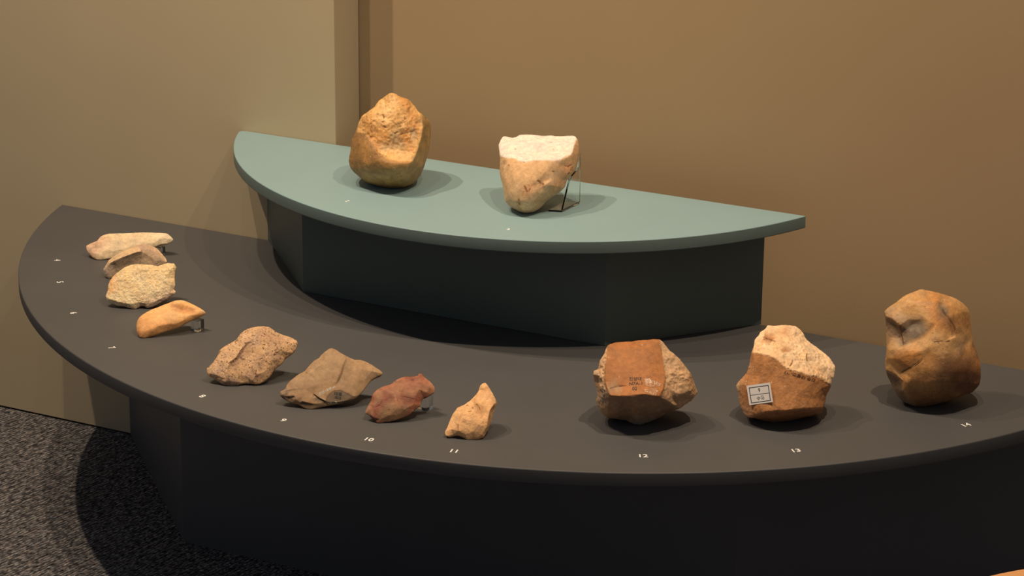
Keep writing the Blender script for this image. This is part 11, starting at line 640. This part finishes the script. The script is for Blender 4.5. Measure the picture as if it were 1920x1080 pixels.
def text_polys(txt, x0, y0, x1, y1, turn=False, offset=0.0):
    me = text_mesh(txt, 1.0, offset=offset)
    vs = [tuple(v.co) for v in me.vertices]; fs = [tuple(p.vertices) for p in me.polygons]
    bpy.data.meshes.remove(me)
    ax, bx = min(v[0] for v in vs), max(v[0] for v in vs)
    ay, by = min(v[1] for v in vs), max(v[1] for v in vs)
    out = []
    for v in vs:
        a = (v[0] - ax) / (bx - ax); b = (v[1] - ay) / (by - ay)
        if turn:
            a, b = 1 - a, 1 - b
        out.append((x0 + a * (x1 - x0), y0 + b * (y1 - y0)))
    return out, fs

def bar(x0, y0, x1, y1, n=8):
    vs, fs = [], []
    lx = abs(x1 - x0) > abs(y1 - y0)
    for i in range(n + 1):
        t = i / n
        if lx:
            x = x0 + t * (x1 - x0); vs += [(x, y0), (x, y1)]
        else:
            y = y0 + t * (y1 - y0); vs += [(x0, y), (x1, y)]
    for i in range(n):
        q = (2 * i, 2 * i + 2, 2 * i + 3, 2 * i + 1)
        fs.append(q)
    return vs, fs

def on_stone(name, vf, corners, direction, stone, tree, mat, lift, parent=None, label=None, plane=False):
    """lay flat marks given in unit coordinates onto the stone's skin along a direction"""
    c = [Vector(q) / 1000 for q in corners]
    dr = Vector(direction)
    vs = []
    def hit(u, v):
        p = (c[0] * (1 - u) + c[1] * u) * (1 - v) + (c[3] * (1 - u) + c[2] * u) * v
        h = tree.ray_cast(p - dr * 0.12, dr)
        return h[0] if h[0] is not None else p
    if plane:   # stiff paper: bend only with the broad shape of the stone below it
        g = [(u / 4, v / 4) for u in range(5) for v in range(5)]
        B = np.array([(1, u, v) for u, v in g]); Q = np.array([tuple(hit(u, v)) for u, v in g])
        K, *_ = np.linalg.lstsq(B, Q, rcond=None)
        worst = max(((Vector(B[i] @ K) - Vector(Q[i])).dot(dr) for i in range(len(g))), default=0)
        pos = lambda u, v: Vector(np.array((1, u, v)) @ K) - dr * (max(worst, 0) * 0.6 + lift)
    else:
        pos = lambda u, v: hit(u, v) - dr * lift
    for u, v in vf[0]:
        vs.append(pos(u, v))
    me = bpy.data.meshes.new(name)
    me.from_pydata([tuple(v) for v in vs], [], vf[1])
    me.update()
    par = parent or stone
    o = link(name, me, mat, par)
    if label: o['label'] = label
    return o

MS = {}
MS['cobble_brown'] = stone_mat('brown_quartzite', 0.72, 1.2, 50, (0.26, 0.11, 0.03), 0.66, 120, (0.80, 0.62, 0.40), 0.735, 160, 0.5, 0.4, 0.5, 420)
MS['chopper_cream'] = stone_mat('cream_quartzite', 0.86, 1.12, 50, (0.32, 0.12, 0.05), 0.70, 190, None, 0.7, 300, 0.7, 0.25, 0.4, 500)
MS['flake_pink'] = stone_mat('pink_quartzite', 0.82, 1.15, 60, (0.42, 0.18, 0.10), 0.72, 240, (0.88, 0.72, 0.52), 0.64, 480, 0.5, 0.4, 0.6, 800)
MS['flake_grey'] = stone_mat('grey_brown_quartzite', 0.8, 1.15, 70, (0.16, 0.09, 0.06), 0.70, 260, (0.66, 0.54, 0.42), 0.68, 420, 0.55, 0.35, 0.6, 800)
MS['flake_speckled'] = stone_mat('speckled_quartz', 0.8, 1.15, 80, (0.40, 0.24, 0.11), 0.64, 330, (0.95, 0.86, 0.70), 0.60, 420, 0.42, 0.5, 0.8, 600)
MS['flake_orange'] = stone_mat('orange_quartzite', 0.86, 1.12, 45, (0.42, 0.22, 0.10), 0.74, 240, None, 0.7, 300, 0.6, 0.3, 0.35, 700)
MS['flake_pitted'] = stone_mat('pitted_buff_stone', 0.84, 1.12, 60, (0.15, 0.085, 0.055), 0.60, 300, None, 0.7, 300, 0.8, 0.2, 0.6, 700)
MS['flake_tan'] = stone_mat('tan_hornfels', 0.9, 1.08, 40, (0.25, 0.16, 0.10), 0.78, 240, None, 0.7, 300, 0.7, 0.25, 0.25, 900)
MS['flake_red'] = stone_mat('red_brown_stone', 0.72, 1.2, 55, (0.16, 0.06, 0.05), 0.66, 90, (0.44, 0.30, 0.20), 0.70, 110, 0.6, 0.3, 0.35, 700)
MS['point_buff'] = stone_mat('buff_stone', 0.88, 1.1, 60, (0.36, 0.20, 0.09), 0.70, 280, None, 0.7, 300, 0.75, 0.22, 0.5, 800)
MS['core_orange'] = stone_mat('orange_cortex_quartz', 0.84, 1.14, 60, (0.34, 0.17, 0.08), 0.72, 210, (0.80, 0.70, 0.56), 0.72, 260, 0.52, 0.3, 0.45, 500)
MS['core_labelled'] = stone_mat('pinkish_quartz', 0.84, 1.14, 60, (0.28, 0.12, 0.05), 0.71, 220, (0.88, 0.74, 0.58), 0.70, 300, 0.6, 0.3, 0.5, 500)
MS['core_dark'] = stone_mat('amber_brown_quartzite', 0.74, 1.2, 38, (0.20, 0.10, 0.05), 0.70, 150, (0.66, 0.52, 0.36), 0.72, 240, 0.5, 0.4, 0.4, 450)

SPEC = [
 ('cobble_brown', 'stone_chopper', 'big yellow-brown cobble with chipped hollow, on the green riser', 9.0, 1.5, 0),
 ('chopper_cream', 'stone_chopper', 'cream stone with flat pale top, propped on clear stand on green riser', 6.0, 0.45, 0),
 ('flake_pink', 'stone_flake', 'long pinkish stone flake farthest back at the left of the dark table', 4.0, 0.35, 0),
 ('flake_grey', 'stone_flake', 'grey-brown ridged stone flake between the pinkish and the sparkling speckled flake', 5.0, 0.7, 0),
 ('flake_speckled', 'stone_flake', 'pale sparkling speckled stone flake in front of the grey-brown ridged flake', 4.2, 0.5, 0),
 ('flake_orange', 'stone_flake', 'smooth orange-tan oblong flake with right end raised on small clear block', None, 0, 0),
 ('flake_pitted', 'stone_flake', 'buff stone flake covered in dark pits, left of the tan angular flake', 5.0, 0.4, 0.9),
 ('flake_tan', 'stone_flake', 'flat tan angular flake with a dark grey inked patch', None, 0, 0),
 ('flake_red', 'stone_flake', 'reddish-brown leaf-shaped flake behind the number 10', 6.0, 0.4, 0),
 ('point_buff', 'stone_point', 'small buff pointed stone standing behind the number 11', 4.0, 0.3, 0.25),
 ('core_orange', 'stone_core', 'stone core with smooth shiny orange face and rough pale sides', 6.5, 1.1, 0),
 ('core_labelled', 'stone_core', 'tan stone core with rough pinkish top and white paper label', 6.5, 1.1, 0.15),
 ('core_dark', 'stone_core', 'tall amber-brown stone core with grey hollow, rightmost on the dark table', 7.0, 0.5, 0),
]
BUILT = {}
for i, (k, nm, lab, cell, chip, pits) in enumerate(SPEC):
    BUILT[k] = build_stone(k, nm, lab, MS[k], cell, chip, pits, 'stone tool', i + 1)

# ---------------------------------------------------------------- writing on the stones
def grid(g=6):
    return ([(u / g, v / g) for u in range(g + 1) for v in range(g + 1)], [(i * (g + 1) + j, (i + 1) * (g + 1) + j, (i + 1) * (g + 1) + j + 1, i * (g + 1) + j + 1) for i in range(g) for j in range(g)])
st, tr = BUILT['core_labelled']
C, D = DECALS['paper_label']
lab = on_stone('paper_label', grid(), C, D, st, tr, M_PAPER, 0.0010, None, 'small white paper label, printed upside down', True)
sol = lab.modifiers.new('thickness', 'SOLIDIFY'); sol.thickness = 0.0003; sol.offset = 0
frame = flat_polys([bar(0.085, 0.085, 0.915, 0.115), bar(0.085, 0.855, 0.915, 0.885), bar(0.085, 0.085, 0.112, 0.885), bar(0.888, 0.085, 0.915, 0.885), bar(0.1, 0.478, 0.9, 0.496)])
on_stone('label_frame', frame, C, D, st, tr, M_INK, 0.0014, lab, None, True)
words = flat_polys([text_polys('6', 0.455, 0.60, 0.545, 0.79, True), text_polys('인수', 0.35, 0.19, 0.66, 0.40, True)])
on_stone('label_writing', words, C, D, st, tr, M_INK, 0.0014, lab, None, True)
C, D = DECALS['script_line']
on_stone('ink_writing', text_polys('진주 대평면-ㄱ1', 0, 0, 1, 1, True, 0.012), C, D, st, tr, M_INKB, 0.0004)
st, tr = BUILT['core_orange']
C, D = DECALS['orange_face']
on_stone('ink_writing', flat_polys([text_polys('진양대', 0.05, 0.70, 0.92, 0.96, False, 0.015), text_polys('N7A-1', 0.05, 0.38, 1.0, 0.60, False, 0.015), text_polys('02', 0.28, 0.02, 0.62, 0.29, False, 0.015)]), C, D, st, tr, M_INK, 0.0003)
def blob(k=14):
    rn = random.Random(k)
    vs = [(0.5, 0.5)]; fs = []
    m = 28
    for ring in (0.33, 0.66, 1.0):
        for i in range(m):
            a = i * math.tau / m
            r = ring * 0.5 * (1 + (0.16 * math.sin(3 * a + k) + 0.10 * rn.uniform(-1, 1)) * (ring > 0.9))
            vs.append((0.5 + r * math.cos(a), 0.5 + r * math.sin(a)))
    for i in range(m):
        j = (i + 1) % m
        fs.append((0, 1 + i, 1 + j))
        for q in (0, 1):
            b0, b1 = 1 + q * m, 1 + (q + 1) * m
            fs.append((b0 + i, b1 + i, b1 + j, b0 + j))
    return vs, fs
for q, k in (('gloss_upper', 14), ('gloss_lower', 5)):
    C, D = DECALS[q]
    on_stone('lacquer_patch', blob(k), C, D, st, tr, M_GLOSS, 0.0003, None, 'shiny dried lacquer patch')
st, tr = BUILT['flake_tan']
C, D = DECALS['grey_patch']
on_stone('ink_writing', flat_polys([text_polys('대평', 0.1, 0.5, 0.95, 0.95, False, 0.03), text_polys('리13', 0.2, 0.0, 0.95, 0.42, False, 0.03)]), C, D, st, tr, M_INK, 0.0003)
C, D = DECALS['pale_line']
on_stone('lacquer_writing', text_polys('진양 대평-m', 0, 0, 1, 1, False, 0.015), C, D, st, tr, M_LACQ, 0.0003)
C, D = DECALS['pale_foot']
on_stone('lacquer_writing', text_polys('•512', 0, 0, 1, 1, False, 0.015), C, D, st, tr, M_LACQ, 0.0003)

# ---------------------------------------------------------------- white numbers stuck to the tops
NUMS = [(2, -0.2141, -0.2726, 'up', 'in front of the big brown cobble'), (3, 0.0734, -0.2823, 'up', 'in front of the cream stone'),
        (4, -0.7847, -0.2652, 'low', 'left of the long pinkish flake'), (5, -0.7125, -0.3563, 'low', 'left of the grey-brown ridged flake'),
        (6, -0.6028, -0.4707, 'low', 'left of the sparkling speckled flake'), (7, -0.4569, -0.5732, 'low', 'in front of the orange-tan flake'),
        (8, -0.2220, -0.6797, 'low', 'in front of the pitted buff flake'), (9, -0.0684, -0.7043, 'low', 'in front of the tan angular flake'),
        (10, 0.0747, -0.7097, 'low', 'in front of the reddish-brown flake'), (11, 0.2002, -0.6911, 'low', 'in front of the small buff point'),
        (12, 0.4378, -0.5831, 'low', 'in front of the shiny orange core'), (13, 0.6173, -0.4647, 'low', 'in front of the labelled core'),
        (14, 0.7964, -0.2596, 'low', 'in front of the tall amber core')]
for n, x, y, where, place in NUMS:
    c = Vector((0, 0.2484)) if where == 'low' else Vector((-0.071, 0.2013))
    ud = (c - Vector((x, y))).normalized()
    ang = math.atan2(ud.y, ud.x) - math.pi / 2
    size = 0.0150 if where == 'low' else 0.0110
    me = text_mesh(str(n), size, 0.00008, size * 0.018)
    o = link('number_sticker', me, M_WHITE, None, (x, y, (0.0 if where == 'low' else H_UP) + 0.00012))
    o.rotation_euler = (0, 0, ang)
    tag(o, 'white number %d stuck on the %s %s' % (n, 'green riser' if where == 'up' else 'dark table', place), 'number', 'exhibit numbers')

# ---------------------------------------------------------------- clear acrylic supports
def plate(name, pts, th, mat, parent):
    """flat sheet of thickness th over a planar outline"""
    P = [Vector(q) for q in pts]
    n = (P[1] - P[0]).cross(P[2] - P[0]).normalized() * th / 2
    bm = bmesh.new()
    a = [bm.verts.new(q + n) for q in P]; b = [bm.verts.new(q - n) for q in P]
    bm.faces.new(a); bm.faces.new(b[::-1])
    for i in range(len(P)):
        j = (i + 1) % len(P)
        bm.faces.new((a[j], a[i], b[i], b[j]))
    bmesh.ops.recalc_face_normals(bm, faces=list(bm.faces))
    bmesh.ops.bevel(bm, geom=list(bm.edges), offset=0.0004, segments=1, affect='EDGES')
    me = bpy.data.meshes.new(name); bm.to_mesh(me); bm.free()
    return link(name, me, mat, parent)

sroot = tag(empty('acrylic_stand', (0.09, -0.14, H_UP)), 'clear acrylic stand behind the cream stone on the green riser', 'stand', 'clear stone supports')
def rel(q): return (q[0] - 0.09, q[1] + 0.14, q[2] - H_UP)

def headroom(key, x, y, r, default):
    """lowest point of a stone's underside above a small square around x, y"""
    tr = BUILT[key][1]; L = Vector(STONES[key]['loc'])
    lim = default
    for dx in (-1, -0.5, 0, 0.5, 1):
        for dy in (-1, -0.5, 0, 0.5, 1):
            h = tr.ray_cast(Vector((x + dx * r - L.x, y + dy * r - L.y, 0.0002)), Vector((0, 0, 1)))
            if h[0] is not None:
                lim = min(lim, h[0].z + L.z - 0.0004)
    return lim

plate('base_plate', [rel(q) for q in ((0.086, -0.172, H_UP + 0.0017), (0.1068, -0.166, H_UP + 0.0017), (0.1112, -0.1115, H_UP + 0.0017), (0.088, -0.118, H_UP + 0.0017))], 0.003, M_ACRYL, sroot)
low, top = [], []
for k in range(9):
    f = k / 8
    x, y = 0.1059 + f * 0.0043, -0.1650 + f * 0.0535
    low.append((x, y, H_UP + 0.0034))
    top.append((x, y, headroom('chopper_cream', x, y, 0.0022, 0.225 + 0.047 * min(1, f * 1.3))))
plate('upright', [rel(q) for q in [low[0], low[-1]] + top[:2:-1]], 0.003, M_ACRYL, sroot)

def block(key, label, x, y, sx, sy, sz, rot):
    sz = headroom(key, x, y, max(sx, sy) * 0.5, sz)
    me = box_mesh('acrylic_block', (-sx / 2, -sy / 2, 0), (sx / 2, sy / 2, max(sz, 0.006)), 0.0006)
    o = link('acrylic_block', me, M_ACRYL, None, (x, y, 0.0003))
    o.rotation_euler = (0, 0, rot)
    return tag(o, label, 'stand', 'clear stone supports')
block('flake_orange', 'small clear acrylic block under right end of the orange-tan flake', -0.3850, -0.4450, 0.0150, 0.0150, 0.026, -0.10)
block('flake_pink', 'small clear acrylic block under right end of the long pinkish flake', -0.6500, -0.1580, 0.0140, 0.0120, 0.020, -0.2)
block('flake_red', 'small clear acrylic block under right side of the reddish-brown flake', 0.0880, -0.5690, 0.0160, 0.0160, 0.028, -0.25)
